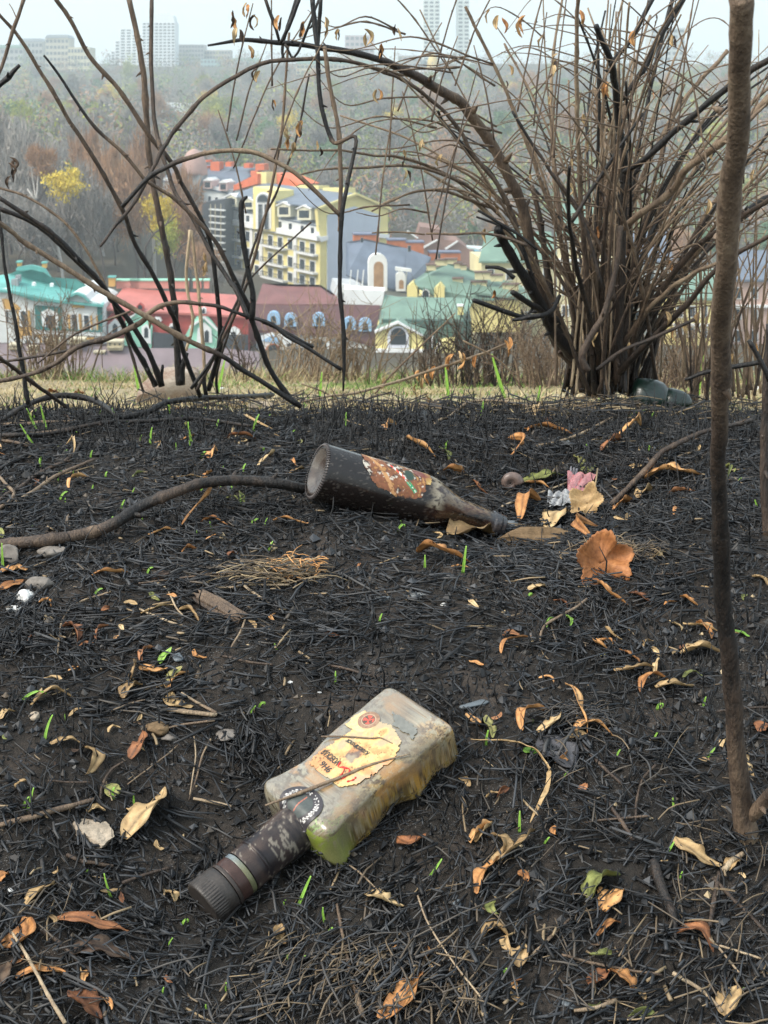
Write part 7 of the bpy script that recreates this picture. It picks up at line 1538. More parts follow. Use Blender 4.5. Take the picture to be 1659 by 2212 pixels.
def brick_houses():
    f = Fac(960, 330, 0); o = f.pt(960, 560); R0 = house('town_house', 'plain brown gabled house under construction near the blue shed', o)
    bb = M('bare_brick', (.26, .16, .13), .9, .2, .2, .3); body(R0, f, q8(490, 160, 520, 60, 700, 90, 740, 180, 860, 190, 1000, 300, 1000, 420, 480, 420), 12, bb, o); house_mesh('beam', [f.prism(q8(540, 240, 670, 170, 680, 180, 550, 255), .2, .6), f.prism(q8(740, 250, 850, 180, 860, 190, 750, 265), .2, .6), f.prism(q8(410, 90, 510, 160, 500, 168, 405, 100), .2, .6)], SNOW, R0, o)
    f = Fac(1075, 300, 0); o = f.pt(1070, 600); R1 = house('shed', 'pale shed with a bright blue wall on the right of the town', o)
    body(R1, f, q8(1020, 300, 1280, 300, 1400, 340, 1400, 470, 1020, 440), 8, M('blue_shed', (.08, .35, .50), .7, .3, .15, .3), o); roof(R1, f, q8(940, 240, 1260, 300), q8(930, 225, 1080, 235), M('pale_roof', (.55, .62, .60), .6, .3, .15, .3), o, .4, -5); house_mesh('red_door', [f.prism(q8(1095, 335, 1140, 335, 1140, 390, 1095, 390), 0, .3)], REDW, R1, o); house_mesh('post', [f.prism(q8(1050, 320, 1075, 320, 1075, 440, 1050, 440), 0, .3)], SNOW, R1, o)
    # pale buildings glimpsed through the bush
    for i, (x0, y0, x1, y1, Y, m, r, lab) in enumerate([(1205, 500, 1330, 900, 215, M('cream_wall', (.62, .56, .34), .8, .2, .15, .3), RGRN, 'cream house glimpsed through the left part of the bush'), (1335, 560, 1450, 900, 230, WHITE, RGRY, 'white house glimpsed through the middle of the bush'), (1455, 640, 1560, 900, 210, YEL, RGRN, 'yellow house glimpsed left of the sapling'), (1575, 600, 1720, 900, 215, M('pink_house', (.55, .38, .32), .8, .2, .15, .3), RGRY, 'pinkish house at the right edge behind the sapling'), (1040, 560, 1200, 900, 245, M('cream_wall', (.62, .56, .34)), RGRN, 'cream terraced house left of the bush')]):
        f = Fac((x0 + x1) / 2, Y, .05 * (i - 2)); o = f.pt((x0 + x1) / 2, 800); R2 = house('town_house', lab, o); body(R2, f, rect(x0, y0, x1, y1), 12, m, o); roof(R2, f, [(x0 - 6, y0 + 4), (x1 + 6, y0 + 4)], [(x0 + 10, y0 - 60), (x1 - 10, y0 - 60)], r, o, .6, -6)
        nx = 4
        for row in range(5):
            for k in range(nx):
                xx = x0 + (x1 - x0) * (k + .5) / nx; yy = y0 + 22 + row * 46; win(R2, f, xx - 6, yy, xx + 6, yy + 22, 2, 2, SNOW, o, row == 1)
        house_mesh('cornice', [f.prism(rect(x0 - 2, y0 + 58, x1 + 2, y0 + 64), 0, .5)], SNOW, R2, o)
brick_houses()
# --- dark roofs nearest below the path with stone chimneys
def near_roof():
    f = Fac(250, 150, .02); o = f.pt(250, 820, -8); R0 = house('town_house', 'mauve tiled roof with stone chimneys just below the path at the left', o)
    house_mesh('roof', [slab([f.pt(-60, 900, 2), f.pt(560, 900, 2), f.pt(560, 760, -6), f.pt(480, 752, -6), f.pt(320, 752, -6), f.pt(230, 742, -6), f.pt(-60, 740, -6)], .3)], RPUR, R0, o); house_mesh('wall', [f.prism(rect(-50, 880, 550, 1100), -12, 0)], GREYW, R0, o)
    for (x0, y0, x1, y1) in ((232, 738, 264, 757), (203, 760, 226, 782), (150, 770, 172, 780), (150, 733, 182, 745), (100, 735, 125, 748), (20, 745, 42, 756), (60, 750, 80, 768)):
        c = chimney(R0, f, x0, y0, x1, y1, -5, STONEW, M('stone_cap', (.55, .50, .36), .9, .2, .2, 1), o, 'chimney', 1.2); house_mesh('stone_base', [f.prism(rect(x0 - 1, y0 + (y1 - y0) * .55, x1 + 1, y0 + (y1 - y0) * .7), -6.3, -4.8, -5)], STONEW, c, o)
        for k in range(3): xx = x0 + (x1 - x0) * (k + .5) / 3; house_mesh('flue', [f.prism(rect(xx - 1.8, y0 + 4, xx + 1.8, y0 + 8), -5.0, -4.97, -5)], DARKC, c, o)
near_roof()
# --- the long yellow apartment block
def yellow_block():
    fa = Fac(691, 364, -1, 516); fa.e = _u([-.49, .87, 0]); fa.n = _u([-.87, -.49, 0]); fb = Fac(691, 364, 0, 516); fb.e = _u([.87, .49, 0]); fb.n = _u([.49, -.87, 0]); o = fa.pt(650, 620)
    R0 = house('apartment_block', 'long yellow and white apartment block with grey mansard roof and dormers', o)
    top = lambda x: 479 + (x - 488) * .182; bot = lambda x: 608 + (x - 488) * .24
    body(R0, fa, [(485, 479), (691, 516), (691, 690), (485, 640)], 16, YEL, o)
    body(R0, fb, q9(1060, 690, 1040, 470, 1320, 370, 1560, 470, 1555, 1200, 1060, 1200), 1.5, YEL, o)
    A_ = [fb.pt(*p_, .3) for p_ in q9(1035, 462, 1320, 360, 1570, 462)]; Bk = [a_ - fb.n * 50 for a_ in A_]; house_mesh('roof', [slab([A_[0], A_[1], Bk[1], Bk[0]], .3), slab([A_[1], A_[2], Bk[2], Bk[1]], .3)], RGRY, R0, o); house_mesh('gable_edge', [fb.prism(q9(1030, 466, 1320, 354, 1575, 466, 1570, 480, 1320, 372, 1040, 480), .2, .9)], YEL, R0, o)
    house_mesh('blank_panel', [fb.prism(q9(1110, 520, 1310, 455, 1500, 520, 1490, 650, 1490, 1200, 1110, 1200, 1110, 700), 0, .3)], BLUEW, R0, o)
    house_mesh('cornice', [fb.prism(q9(1040, 680, 1110, 670, 1110, 700, 1060, 715), .3, .8), fb.prism(q9(1490, 655, 1560, 660, 1555, 690, 1490, 685), .3, .8)], SNOW, R0, o)
    house_mesh('cornice', [fa.prism([(484, 470), (692, 508), (692, 520), (484, 481)], 0, .9)], SNOW, R0, o)
    house_mesh('white_storey', [fa.prism([(490, 447), (690, 486), (690, 510), (488, 472)], -12, .1)], WHITE, R0, o)
    house_mesh('mansard', [slab([fa.pt(490, 449, .2), fa.pt(690, 488, .2), fa.pt(688, 455, -3), fa.pt(600, 430, -3), fa.pt(494, 415, -3)], .3)], RGRY, R0, o)
    rows = [(0, 0), (.05, .21), (.34, .50), (.60, .74), (.84, .96)]
    def pf(x, t): return (x, top(x) + 6 + (bot(x) - top(x) - 6) * t)
    xs = [500, 518, 536, 556, 585, 606, 628, 654, 676]
    for i, (a, b) in enumerate(rows[1:]):
        for x in xs: w_ = 3.9 + (x - 480) * .006; window(R0, fa, [pf(x - w_, a), pf(x + w_, a), pf(x + w_, b), pf(x - w_, b)], [pf(x - w_ - 1.4, a - .02), pf(x + w_ + 1.4, a - .02), pf(x + w_ + 1.4, b + .01), pf(x - w_ - 1.4, b + .01)], SNOW, .15, o)
        for (x0, x1) in ((490, 528), (572, 622), (645, 688)):
            bl = house_mesh('balcony', [fa.prism([pf(x0, b), pf(x1, b), pf(x1, b + .03), pf(x0, b + .03)], 0, 1.4)], SNOW, R0, o)
            rail = [fa.prism([pf(x0, b - .09), pf(x1, b - .09), pf(x1, b - .08), pf(x0, b - .08)], 1.2, 1.3)] + [fa.prism([pf(x, b - .09), pf(x + .7, b - .09), pf(x + .7, b), pf(x, b)], 1.2, 1.3) for x in np.arange(x0, x1, 3.5)]
            house_mesh('railing', rail, DARKC, bl, o)
    for x in xs: yb = top(x) - 22; win(R0, fa, x - 3.5, yb, x + 3.5, yb + 13, 1.4, 1.4, SNOW, o)
    for x in (545, 566, 640): house_mesh('pilaster', [fa.prism([pf(x - 3, 0), pf(x + 3, 0), pf(x + 3, 1.1), pf(x - 3, 1.1)], 0, .4)], SNOW, R0, o)
    for (x0, y0, x1, y1) in ((495, 420, 519, 447), (533, 428, 556, 452), (607, 438, 635, 468), (650, 445, 680, 475)):
        d = house_mesh('dormer', [fa.prism([(x0, y0 + 4), ((x0 + x1) / 2, y0), (x1, y0 + 4), (x1, y1), (x0, y1)], -5, 1)], M('dormer_cream', (.66, .64, .48), .8, .2, .1, .3), R0, o)
        house_mesh('pane', [fa.prism(rect(x0 + 4, y0 + 9, x1 - 4, y1 - 5), 1, 1.05)], GLASS, d, o); house_mesh('dormer_roof', [fa.prism([(x0 - 1, y0 + 5), ((x0 + x1) / 2, y0 - 3), (x1 + 1, y0 + 5), (x1 + 1, y0 + 7), ((x0 + x1) / 2, y0), (x0 - 1, y0 + 7)], -5, 1.3)], SNOW, d, o)
    t = q9(600, 310, 760, 340, 760, 640, 600, 620); house_mesh('tower_bay', [fa.prism(t, -4, 1.2)], YEL, R0, o); house_mesh('tower_arch', [fa.prism(arch(*q9(625, 350)[0], *q9(735, 620)[0]), 1.2, 1.4)], SNOW, R0, o)
    window(R0, fa, arch(*q9(645, 370)[0], *q9(720, 420)[0]), arch(*q9(638, 362)[0], *q9(727, 425)[0]), GREYW, 1.6, o)
    for x in (650, 695): a = q9(x, 440, x + 26, 620); window(R0, fa, rect(*a[0], *a[1]), rect(a[0][0] - 1, a[0][1] - 1, a[1][0] + 1, a[1][1] + 1), GREYW, 1.6, o)
    for c, m in (((595, 205, 665, 290), YEL), ((525, 275, 575, 325), YEL), ((905, 300, 970, 340), YEL), ((770, 310, 905, 370), YEL), ((1080, 320, 1240, 400), YEL), ((990, 305, 1050, 335), YEL)): q = q9(*c); house_mesh('chimney', [fa.prism(rect(*q[0], *q[1]), -12, -9, -9)], m, R0, o)
    house_mesh('orange_gable', [fa.prism(q9(425, 300, 600, 215, 600, 290, 425, 340), -12, -8, -8)], ORANGE, R0, o); house_mesh('orange_roof', [fa.prism(q9(665, 210, 740, 215, 905, 290, 880, 310, 720, 305), -18, -12, -12)], ORANGE, R0, o)
    # the half built end behind scaffolding
    fs = Fac(455, 400, -.2); o2 = fs.pt(450, 600); R1 = house('building', 'grey unfinished block with scaffolding left of the yellow block', o2); body(R1, fs, [(425, 440), (486, 430), (486, 660), (425, 640)], 14, DARKC, o2)
    for y in range(450, 600, 14): house_mesh('scaffold_deck', [fs.prism([(455, y), (488, y + 3), (488, y + 5.5), (455, y + 2.5)], .1, 1.6)], SNOW if y % 28 else STONEW, R1, o2)
    for x in (458, 468, 480): house_mesh('scaffold_pole', [fs.prism(rect(x, 440, x + 1.3, 620), 1.4, 1.6)], STONEW, R1, o2)
yellow_block()
def blue_block():
    f = Fac(450, 430, -.35, 400); o = f.pt(440, 440); R0 = house('apartment_block', 'blue grey mansard block with orange chimneys and a pink domed turret', o)
    body(R0, f, [(352, 385), (500, 410), (500, 480), (352, 470)], 16, WHITE, o); roof(R0, f, [(350, 390), (500, 418)], [(380, 352), (560, 362)], RGRY, o, .3, -16)
    for c in ((255, 130, 320, 195), (365, 130, 405, 165), (500, 140, 540, 175), (585, 145, 650, 190), (550, 195, 600, 235), (185, 160, 220, 190), (215, 115, 235, 130)): q = q9(*c); house_mesh('chimney', [f.prism(rect(*q[0], *q[1]), -14, -11, -11)], ORANGE, R0, o)
    t = house_mesh('turret', [f.prism(q9(80, 215, 200, 215, 200, 390, 80, 380), -3, 2)], GREYW, R0, o)
    C = f.pt(*q9(140, 222)[0], -.5); rr = 4.3 * 1; b = Buf(); zz = np.linspace(0, 1, 10); V, q, tt = tube(C + np.stack([zz * 0, zz * 0, zz * 7], 1), 3.6 * np.sqrt(np.clip(1 - zz ** 2.2, .002, 1)), 20); b.add(V - np.array(o), q, tt); obj('dome', b.mesh('dome', (DOMEP,)), t)
    for (a, b_) in ((105, 255), (150, 255)): w = q9(a, b_, a + 26, b_ + 70); win(R0, f, *w[0], *w[1], .8, .8, SNOW, o).location = (0, 0, 0)
    for c in ((215, 260, 275, 325), (330, 275, 390, 340), (5, 240, 70, 290)): q = q9(*c); d = house_mesh('dormer', [f.prism(rect(*q[0], *q[1]), -4, 1)], M('dormer_pink', (.62, .45, .42), .8, .2, .1, .3), R0, o); house_mesh('pane', [f.prism(rect(q[0][0] + 3, q[0][1] + 5, q[1][0] - 3, q[1][1] - 3), 1, 1.1)], GLASS, d, o); house_mesh('dormer_roof', [f.prism([(q[0][0] - 1, q[0][1] + 2), ((q[0][0] + q[1][0]) / 2, q[0][1] - 5), (q[1][0] + 1, q[0][1] + 2)], -4, 1.3)], SNOW, d, o)
    for i in range(9): x = 360 + i * 15; y = 408 + i * 2.6; win(R0, f, x, y, x + 6, y + 12, 1, 1, SNOW, o)
blue_block()
def mid_houses():
    f = Fac(290, 520, -.25, 380); o = f.pt(290, 390); R0 = house('long_house', 'long grey hipped roof building among the trees', o)
    body(R0, f, [(245, 350), (350, 362), (350, 400), (248, 385)], 12, M('pale_grey_wall', (.5, .53, .55)), o); roof(R0, f, [(235, 352), (352, 365)], [(268, 328), (350, 332)], RGRY, o, 1, -10)
    for i in range(13): x = 252 + i * 7.5; house_mesh('column', [f.prism(rect(x, 358 + i * .8, x + 1.6, 385 + i * .8), 0, .5)], SNOW, R0, o)
    f = Fac(150, 640, .3, 310); o = f.pt(150, 320); R0 = house('house', 'pale villa with mint green roof on the wooded slope', o)
    body(R0, f, [(100, 290), (170, 296), (170, 322), (205, 318), (205, 335), (100, 322)], 10, M('far_villa', (.5, .47, .42)), o); roof(R0, f, [(95, 300), (165, 304)], [(100, 276), (150, 282)], M('pink_grey_roof', (.36, .36, .34)), o, 1, -8); roof(R0, f, [(165, 312), (214, 313)], [(178, 298), (192, 298)], RLGRN, o, 1, -8); 
    for x in (110, 130, 150, 185, 197): win(R0, f, x, 307 if x < 160 else 320, x + 5, 317 if x < 160 else 330, .6, .6, SNOW, o)
    f = Fac(395, 820, .0, 250); o = f.pt(395, 260); R0 = house('building', 'white building with a row of columns on the far slope', o)
    body(R0, f, [(358, 222), (372, 222), (372, 232), (420, 234), (424, 272), (358, 262)], 12, WHITE, o)
    for i in range(8): x = 376 + i * 6; house_mesh('column', [f.prism(rect(x, 222, x + 3, 232), -.5, .5)], SNOW, R0, o); win(R0, f, x, 242 + i * .8, x + 3.4, 256 + i * .8, .5, .5, GREYW, o)
    # tower crane lying across the slope
    f = Fac(170, 720, .0, 243); o = f.pt(176, 300); c = empty('tower_crane', o, 'orange tower crane with a white cab against the wooded slope', 'crane')
    om = M('crane_orange', (.75, .40, .10), .6, .3, .1, .5)
    house_mesh('jib', [f.prism([(60, 240), (400, 243), (400, 244.3), (60, 241.3)], -.6, .6), f.prism([(100, 237.6), (380, 240.6), (380, 241.4), (100, 238.4)], -.4, .4)] + [f.prism([(x, 238.4), (x + .8, 238.4), (x + 4, 242), (x + 3.2, 242)], -.4, .4) for x in range(104, 376, 5)], om, c, o)
    house_mesh('counterweight', [f.prism(rect(104, 240, 150, 246), -1, 1)], om, c, o); house_mesh('mast', [f.prism(rect(163, 220, 165, 320), -.8, .8), f.prism(rect(168, 246, 170, 320), -.8, .8)], om, c, o); house_mesh('cab', [f.prism(rect(169, 237, 181, 250), -1.2, 1.2)], SNOW, c, o)
mid_houses()
# --- buildings along the far ridge
def far_building(label, x0, y0, x1, y1, Y, m, rows, cols, yaw=0, roofm=None, step=None, depth=25, wm=None):
    f = Fac((x0 + x1) / 2, Y, yaw, (y0 + y1) / 2); o = f.pt((x0 + x1) / 2, y1); R0 = house('apartment_building', label, o)
    polys = [rect(x0, y0, x1, y1 + 14)] if not step else [rect(*s_) for s_ in step]
    o2 = house_mesh('wall', [f.prism(p_, -depth - .1 * k, 0) for k, p_ in enumerate(polys)], m, R0, o)
    wm = wm or M('far_window', (.10, .12, .14), .4, .5, .2, .1)
    for (a, b, c, d) in (step or [(x0, y0, x1, y1)]):
        nr = max(1, int(rows * (d - b) / (y1 - y0))); nc = max(1, int(cols * (c - a) / (x1 - x0)))
        for i in range(nr):
            for j in range(nc):
                w = (c - a) / nc; hh = (d - b) / nr; house_mesh('window', [f.prism(rect(a + w * (j + .2), b + hh * (i + .3), a + w * (j + .85), b + hh * (i + .78)), 0, .25)], wm, R0, o)
    if roofm: house_mesh('roof', [f.prism([(x0 - 1, y0), (x0 + 4, y0 - 7), (x1 - 4, y0 - 7), (x1 + 1, y0)], -depth, .6)], roofm, R0, o)
    return R0, f, o
WT = M('tower_white', (.72, .75, .76), .8, .2, .06, .02)
R_, f_, o_ = far_building('tall white apartment tower on the ridge with a rounded top', 307, 48, 378, 150, 1380, WT, 15, 8)
house_mesh('top_storey', [f_.prism([(328, 48), (328, 36), (336, 30), (366, 29), (374, 33), (377, 48)], -20, -.2)], WT, R_, o_)
far_building('stepped lower white wing left of the tall white tower', 248, 62, 307, 150, 1400, WT, 14, 6, 0, None, [(259, 62, 284, 150), (284, 74, 306.5, 150), (248, 88, 258.8, 150), (240, 110, 247.8, 150)])
far_building('long grey apartment slab right of the white tower', 380, 96, 440, 150, 1420, M('far_grey', (.36, .35, .33)), 6, 9); far_building('low long building continuing the grey slab', 440, 108, 497, 150, 1430, M('far_beige', (.42, .38, .32)), 4, 9)
far_building('teal glazed block below the grey slab', 432, 128, 470, 158, 1380, M('far_teal', (.30, .42, .42)), 3, 5); far_building('pale low block right of the teal glazed one', 500, 132, 560, 160, 1400, M('far_pale', (.48, .50, .48)), 3, 8, 0, M('far_green_roof', (.25, .38, .32)))
far_building('greyish block at the far left edge of the ridge', -30, 104, 50, 175, 1300, M('far_grey2', (.40, .40, .37)), 5, 8, 0, M('far_green_roof', (.25, .38, .32))); far_building('mansard building second from the left on the ridge', 42, 90, 92, 160, 1330, M('far_grey3', (.44, .44, .42)), 5, 6, 0, M('far_slate', (.30, .33, .36)))
far_building('beige building with attic behind the left slope', 98, 82, 148, 160, 1310, M('far_sand', (.48, .45, .36)), 6, 6, 0, M('far_slate', (.30, .33, .36))); far_building('yellowish classical building on the left of the ridge', 146, 102, 194, 160, 1290, M('far_yellow', (.56, .52, .36)), 4, 7)
far_building('pale yellow long facade seen behind the middle twigs', 640, 138, 800, 185, 1250, M('far_yellow', (.56, .52, .36)), 4, 18, 0, M('far_green_roof', (.25, .38, .32))); far_building('pink grey ridge building behind the hanging twig', 745, 76, 808, 140, 1450, M('far_pink', (.46, .38, .38)), 5, 6)
far_building('grey ridge building left of the pale tower', 860, 120, 930, 190, 1350, M('far_grey', (.36, .35, .33)), 5, 7); far_building('tall pale narrow tower seen through the bush, left one', 914, -60, 950, 200, 1300, M('far_tower', (.66, .70, .66)), 30, 3); far_building('tall pale narrow tower seen through the bush, right one', 988, -60, 1014, 200, 1310, M('far_tower', (.66, .70, .66)), 30, 2)
far_building('broad pale block seen through the bush right of the towers', 1030, 150, 1120, 215, 1320, M('far_pale', (.48, .50, .48)), 5, 9); far_building('pale block behind the centre of the bush', 1160, 185, 1330, 225, 1300, M('far_yellow', (.56, .52, .36)), 3, 14); far_building('tall pale block at the right behind the bush', 1405, 60, 1480, 230, 1280, M('far_pale', (.48, .50, .48)), 14, 5); far_building('low pale block at the right of the ridge', 1490, 190, 1640, 230, 1330, M('far_grey2', (.40, .40, .37)), 3, 12)
def church():
    f = Fac(935, 1200, 0, 150); o = f.pt(935, 190); c = empty('church', o, 'small domed church with a golden cross seen through twigs at the top centre', 'church'); house_mesh('wall', [f.prism(rect(905, 152, 965, 200), -15, 0)], WHITE, c, o)
    for i, (x, r, hh) in enumerate(((935, 5, 12), (915, 3, 8), (955, 3, 8))):
        C = f.pt(x, 152, -5); b = Buf(); zz = np.linspace(0, 1, 9); V, q, t = tube(C + np.stack([zz * 0, zz * 0, zz * hh * 1], 1) - np.array(o), r * np.sqrt(np.clip(1 - zz ** 2, .003, 1)), 14); b.add(V, q, t); obj('dome', b.mesh('dome', (M('dome_dark', (.10, .13, .14)) if i else M('dome_gold', (.55, .40, .12)),)), c)
church()

# ------------------------------------------------------------------ trees on the slopes
def crown_mesh(name, n, rx, rz, seed, kind, mats):
    r = np.random.default_rng(seed); nc = 26; cc = r.normal(0, .42, (nc, 3)); cc = cc / np.maximum(1, np.linalg.norm(cc, axis=1, keepdims=True) / .85)
    cc[:, 2] *= 1.0; k = r.integers(0, nc, n); p = cc[k] + r.normal(0, .17, (n, 3)); p[:, :2] *= rx; p[:, 2] = (p[:, 2] + 1) * rz * .55 + rz * .55
    if kind == 'twig':
        d = r.normal(0, 1, (n, 3)) + np.stack([p[:, 0] / rx, p[:, 1] / rx, np.full(n, 1.3)], 1) * .9; d /= np.linalg.norm(d, axis=1)[:, None]; L = r.uniform(.5, 1.6, n) * rx * .22
        s = np.cross(d, r.normal(0, 1, (n, 3))); s /= np.linalg.norm(s, axis=1)[:, None]; w = r.uniform(.010, .024, n) * rx
        V = np.stack([p - s * w[:, None], p + s * w[:, None], p + d * L[:, None]], 1).reshape(-1, 3); t = np.arange(n * 3).reshape(-1, 3); q = None
    else:
        a = r.normal(0, 1, (n, 3)); a /= np.linalg.norm(a, axis=1)[:, None]; b = np.cross(a, r.normal(0, 1, (n, 3))); b /= np.linalg.norm(b, axis=1)[:, None]; s = r.uniform(.03, .062, n)[:, None] * rx
        V = np.stack([p - a * s, p + b * s * .7, p + a * s, p - b * s * .7], 1).reshape(-1, 3); q = np.arange(n * 4).reshape(-1, 4); t = None
    tone = np.repeat(r.uniform(0, 1, n), 3 if kind == 'twig' else 4)
    return mesh(name, V, q, t, {'tone': tone}, False, mats)
def m_crown(name, c1, c2):
    a = NB(name); inf = a.new('ShaderNodeObjectInfo'); t = a.math('ADD', a.math('MULTIPLY', a.attr('tone'), .6), a.math('MULTIPLY', inf.outputs['Random'], .4)); c = a.ramp(t, [(.1, c1), (.9, c2)]); return a.base(c, .8, .2)
CM = {'grey': m_crown('twigs_grey', (.16, .145, .135), (.36, .33, .30)), 'brown': m_crown('twigs_brown', (.24, .13, .075), (.48, .29, .16)), 'olive': m_crown('leaves_olive', (.14, .17, .06), (.34, .36, .11)), 'yellow': m_crown('leaves_yellow', (.45, .32, .03), (.72, .58, .10)), 'lime': m_crown('leaves_lime', (.24, .28, .04), (.46, .45, .09)), 'green': m_crown('leaves_green', (.08, .15, .08), (.18, .27, .13))}
def trunk_mesh(name, H, r0, seed, m, limbs=6):
    r = random.Random(seed); b = Buf(); C = catmull([(0, 0, -1), (r.gauss(0, .15), r.gauss(0, .15), H * .35), (r.gauss(0, .4), r.gauss(0, .3), H * .8)], 8); V, q, t = tube(C, np.linspace(r0, r0 * .3, 8), 7); b.add(V, q, t)
    for i in range(limbs):
        k = r.randint(2, 6); a = r.uniform(0, 6.28); l = H * r.uniform(.22, .4); e = C[k] + np.array([math.cos(a) * l * .6, math.sin(a) * l * .6, l * .9]); V, q, t = tube(catmull([C[k], (C[k] + e) / 2 + [0, 0, -l * .06], e], 6), np.linspace(r0 * .4, r0 * .08, 6), 5); b.add(V, q, t)
    return b.mesh(name, (m,))
TRK = M('tree_bark', (.10, .08, .07), .9, .2, .3, 2); BIR = M('birch_bark', (.48, .46, .43), .9, .2, .35, 2)
CR = {}
for kd in CM:
    CR[kd] = [crown_mesh('crown_' + kd, 2600 if kd in ('grey', 'brown') else 2400, 1, 1, 100 + 7 * i + len(kd), 'twig' if kd in ('grey', 'brown') else 'leaf', (CM[kd],)) for i in range(3)]
TM = [trunk_mesh('tree_trunk', 1, .022, 5 + i, TRK) for i in range(3)]; TB = [trunk_mesh('birch_trunk', 1, .02, 15 + i, BIR) for i in range(2)]
_t = random.Random(4)
LAB = {'grey': 'bare grey tree on the wooded hillside behind the town', 'brown': 'rusty brown autumn tree on the wooded hillside', 'olive': 'dull olive green tree on the wooded hillside', 'yellow': 'bright yellow autumn tree', 'lime': 'yellow green autumn tree', 'green': 'dark green evergreen tree on the wooded hillside'}
def tree(x, y, H, W, kd, label=None, group='trees on the wooded hillside', birch=False, cs=.68, co=.02):
    z = h1(x, y) - .4; o = empty('tree', (x, y, z), label or LAB[kd], 'tree', group); c = obj('crown', _t.choice(CR[kd]), o); c.scale = (W, W, H * cs); c.rotation_euler = (0, 0, _t.uniform(0, 6.28)); c.location = (0, 0, H * co)
    t = obj('trunk', _t.choice(TB if birch else TM), o); t.scale = (H * .9, H * .9, H); return o
def tree_px(px_, base_py, Y, Hpx, Wpx, kd, label=None, group=None, birch=False, cs=.68, co=.02): 
    p_ = P(px_, base_py, Y); s = Y / F; o = tree(p_[0], Y, Hpx * s, Wpx * s, kd, label, group, birch, cs, co); o.location = Vector(p_); return o
tree_px(148, 615, 256, 250, 46, 'yellow', 'bright yellow tree crown standing left above the green roofed house', None, True, .25, .58); tree_px(352, 625, 254, 205, 38, 'yellow', 'yellow topped tree beside the scaffolding', None, False, .38, .36); tree_px(372, 620, 250, 150, 36, 'lime', 'yellow green tree right against the scaffolding', None, False, .45, .2); tree_px(104, 600, 262, 265, 36, 'brown', 'pinkish rust tree left of the bright yellow tree', None, False, .22, .66)
for (x_, b_, Y_, hp, wp, bi) in [(240, 600, 290, 230, 45, True), (200, 590, 300, 250, 40, True), (70, 600, 290, 260, 60, False), (20, 590, 300, 280, 60, False), (290, 610, 280, 220, 45, False), (130, 600, 285, 200, 50, True), (330, 600, 310, 260, 40, True), (175, 610, 270, 210, 45, False), (255, 560, 330, 230, 45, True), (45, 560, 340, 230, 55, True), (400, 610, 300, 200, 40, False), (-30, 600, 300, 280, 70, False), (100, 590, 300, 250, 50, False), (310, 590, 330, 210, 40, False), (220, 615, 265, 180, 40, False), (470, 640, 250, 60, 30, False), (510, 640, 255, 40, 25, True), (440, 640, 262, 90, 35, False), (405, 620, 270, 150, 40, False)]:
    tree_px(x_, b_, Y_, hp, wp, 'brown' if _t.random() < .4 else 'grey', ('white trunked' if bi else 'dark trunked') + ' bare tall tree ' + ('left of the teal roof crest' if x_ < 90 else 'above the teal roof' if x_ < 215 else 'between the teal and red roofs' if x_ < 300 else 'above the red roof') + (' farther back' if Y_ > 295 else ' in front'), 'bare trees behind the green roofed house', bi)
n = 0; tries = 0
while n < 262 and tries < 4000:
    tries += 1; Y_ = 255 * math.exp(_t.random() * math.log(1150 / 255)); u = _t.uniform(-.29, .29); x = u * Y_
    px_ = IW / 2 + F * u
    if Y_ < 440 and px_ > 400 and px_ < 1020: continue
    if Y_ < 300 and px_ > 330: continue
    if Y_ < 400 and 330 < px_: 
        if px_ < 1120: continue
    if 500 < Y_ < 560 and 220 < px_ < 370: continue
    Hh_ = _t.uniform(9, 15) * (.85 + .15 * Y_ / 600); w = Hh_ * _t.uniform(.28, .42); rr = _t.random(); kd = 'grey' if rr < .42 else 'brown' if rr < .64 else 'olive' if rr < .80 else 'green' if rr < .90 else 'lime' if rr < .96 else 'yellow'
    if kd == 'yellow' and Y_ < 450: kd = 'brown'
    bi = _t.random() < .12; hz_ = 'low on' if Y_ < 420 else 'half way up' if Y_ < 700 else 'high on'
    xs_ = 'at the left edge' if px_ < 120 else 'left of the thick black stem' if px_ < 370 else 'behind the left twigs' if px_ < 560 else 'around the hanging burnt branch' if px_ < 830 else 'left of the bush' if px_ < 1080 else 'behind the bush' if px_ < 1500 else 'at the right edge'
    tree(x, Y_, Hh_, w, kd, {'grey': 'bare grey', 'brown': 'rusty brown', 'olive': 'olive green', 'yellow': 'bright yellow', 'lime': 'yellow green', 'green': 'dark green'}[kd] + (' narrow' if w < Hh_ * .34 else ' broad') + ' tree ' + hz_ + ' the hill ' + xs_, birch=bi); n += 1
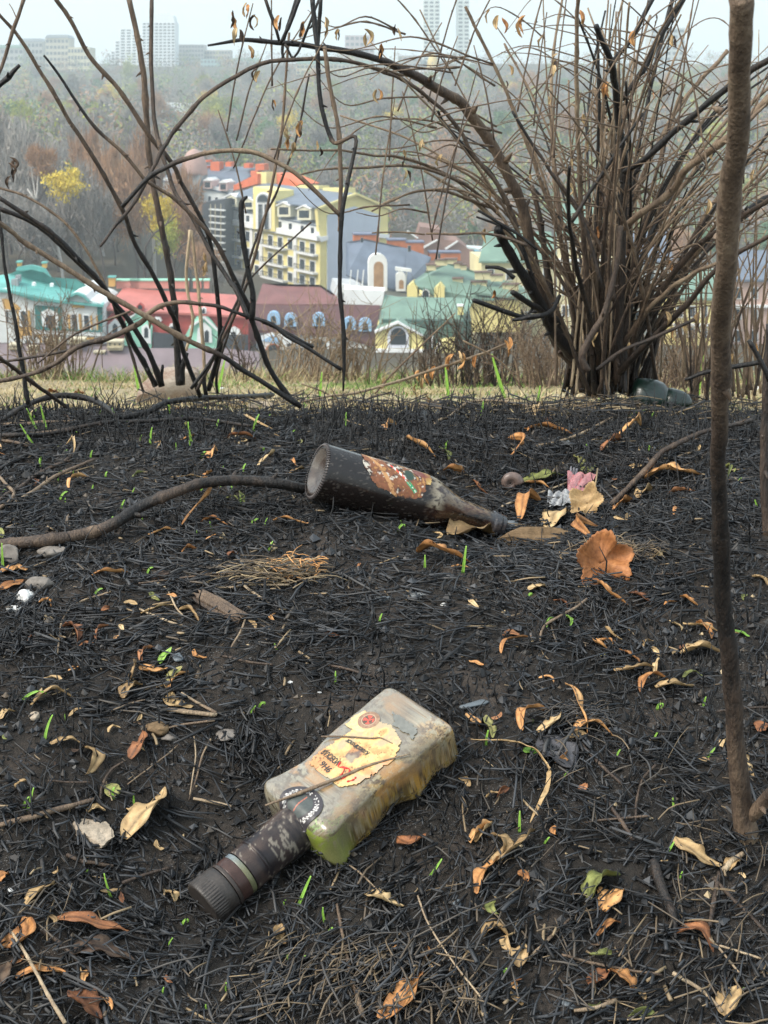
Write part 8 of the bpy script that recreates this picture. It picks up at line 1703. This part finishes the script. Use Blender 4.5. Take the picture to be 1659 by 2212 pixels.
def far_wood():
    r = np.random.default_rng(8); Vs, Qs, Ts = [], [], []; base = 0; mats = [CM['grey'], CM['brown'], CM['olive'], CM['green'], CM['lime']]; mi = []; tones = []
    cnt = 0
    for k in range(3700):
        out = k >= 3000; Y_ = (240 if out else 420) * math.exp(r.random() * math.log(1480 / (240 if out else 420))); u = r.uniform(.29, .62) * (1 if r.random() < .4 else -1) if out else r.uniform(-.33, .33); x = u * Y_; pxx = IW / 2 + F * u
        if Y_ < 445 and 330 < pxx < 1000: continue
        z = h1(x, Y_); H = r.uniform(8, 15); W_ = H * r.uniform(.3, .5); m = int(r.choice(5, p=[.36, .24, .18, .12, .10])); n_ = 75
        cl = r.normal(0, .5, (n_, 3)); cl /= np.maximum(1, np.linalg.norm(cl, axis=1, keepdims=True)); p = np.stack([x + cl[:, 0] * W_, Y_ + cl[:, 1] * W_, z + H * .55 + cl[:, 2] * H * .5], 1)
        a = r.normal(0, 1, (n_, 3)); a /= np.linalg.norm(a, axis=1)[:, None]; b = np.cross(a, r.normal(0, 1, (n_, 3))); b /= np.linalg.norm(b, axis=1)[:, None]; s = r.uniform(.25, .75, n_)[:, None] * W_ * .20
        Vs.append(np.stack([p - a * s * 1.6, p + b * s * .5, p + a * s * 1.6, p - b * s * .5], 1).reshape(-1, 3)); mi += [m] * n_; tones.append(np.repeat(r.uniform(0, 1, n_) * .5 + r.random() * .5, 4)); cnt += 1
    V = np.vstack(Vs); q = np.arange(len(V)).reshape(-1, 4)
    tag(obj('far_wood', mesh('far_wood', V, q, None, {'tone': np.concatenate(tones)}, False, mats, None, mi)), 'misty mixed autumn wood covering the far hillside up to the ridge', kind='stuff')
far_wood()

# ------------------------------------------------------------------ the misty air
import bmesh as _bm
bmh = _bm.new(); _bm.ops.create_cube(bmh, size=1); hm = bpy.data.meshes.new('haze'); bmh.to_mesh(hm); bmh.free()
hz = obj('haze', hm); hz.scale = (3400, 2400, 175); hz.location = (0, 1150, 175 / 2 - 62); tag(hz, kind='stuff')
hmat = bpy.data.materials.new('haze'); hmat.use_nodes = True; t_ = hmat.node_tree; t_.nodes.clear(); vo = t_.nodes.new('ShaderNodeVolumePrincipled'); vo.inputs['Color'].default_value = (.82, .94, 1.0, 1); vo.inputs['Density'].default_value = 0.0004; vo.inputs['Anisotropy'].default_value = .1
oo = t_.nodes.new('ShaderNodeOutputMaterial'); t_.links.new(vo.outputs[0], oo.inputs['Volume']); hm.materials.append(hmat)
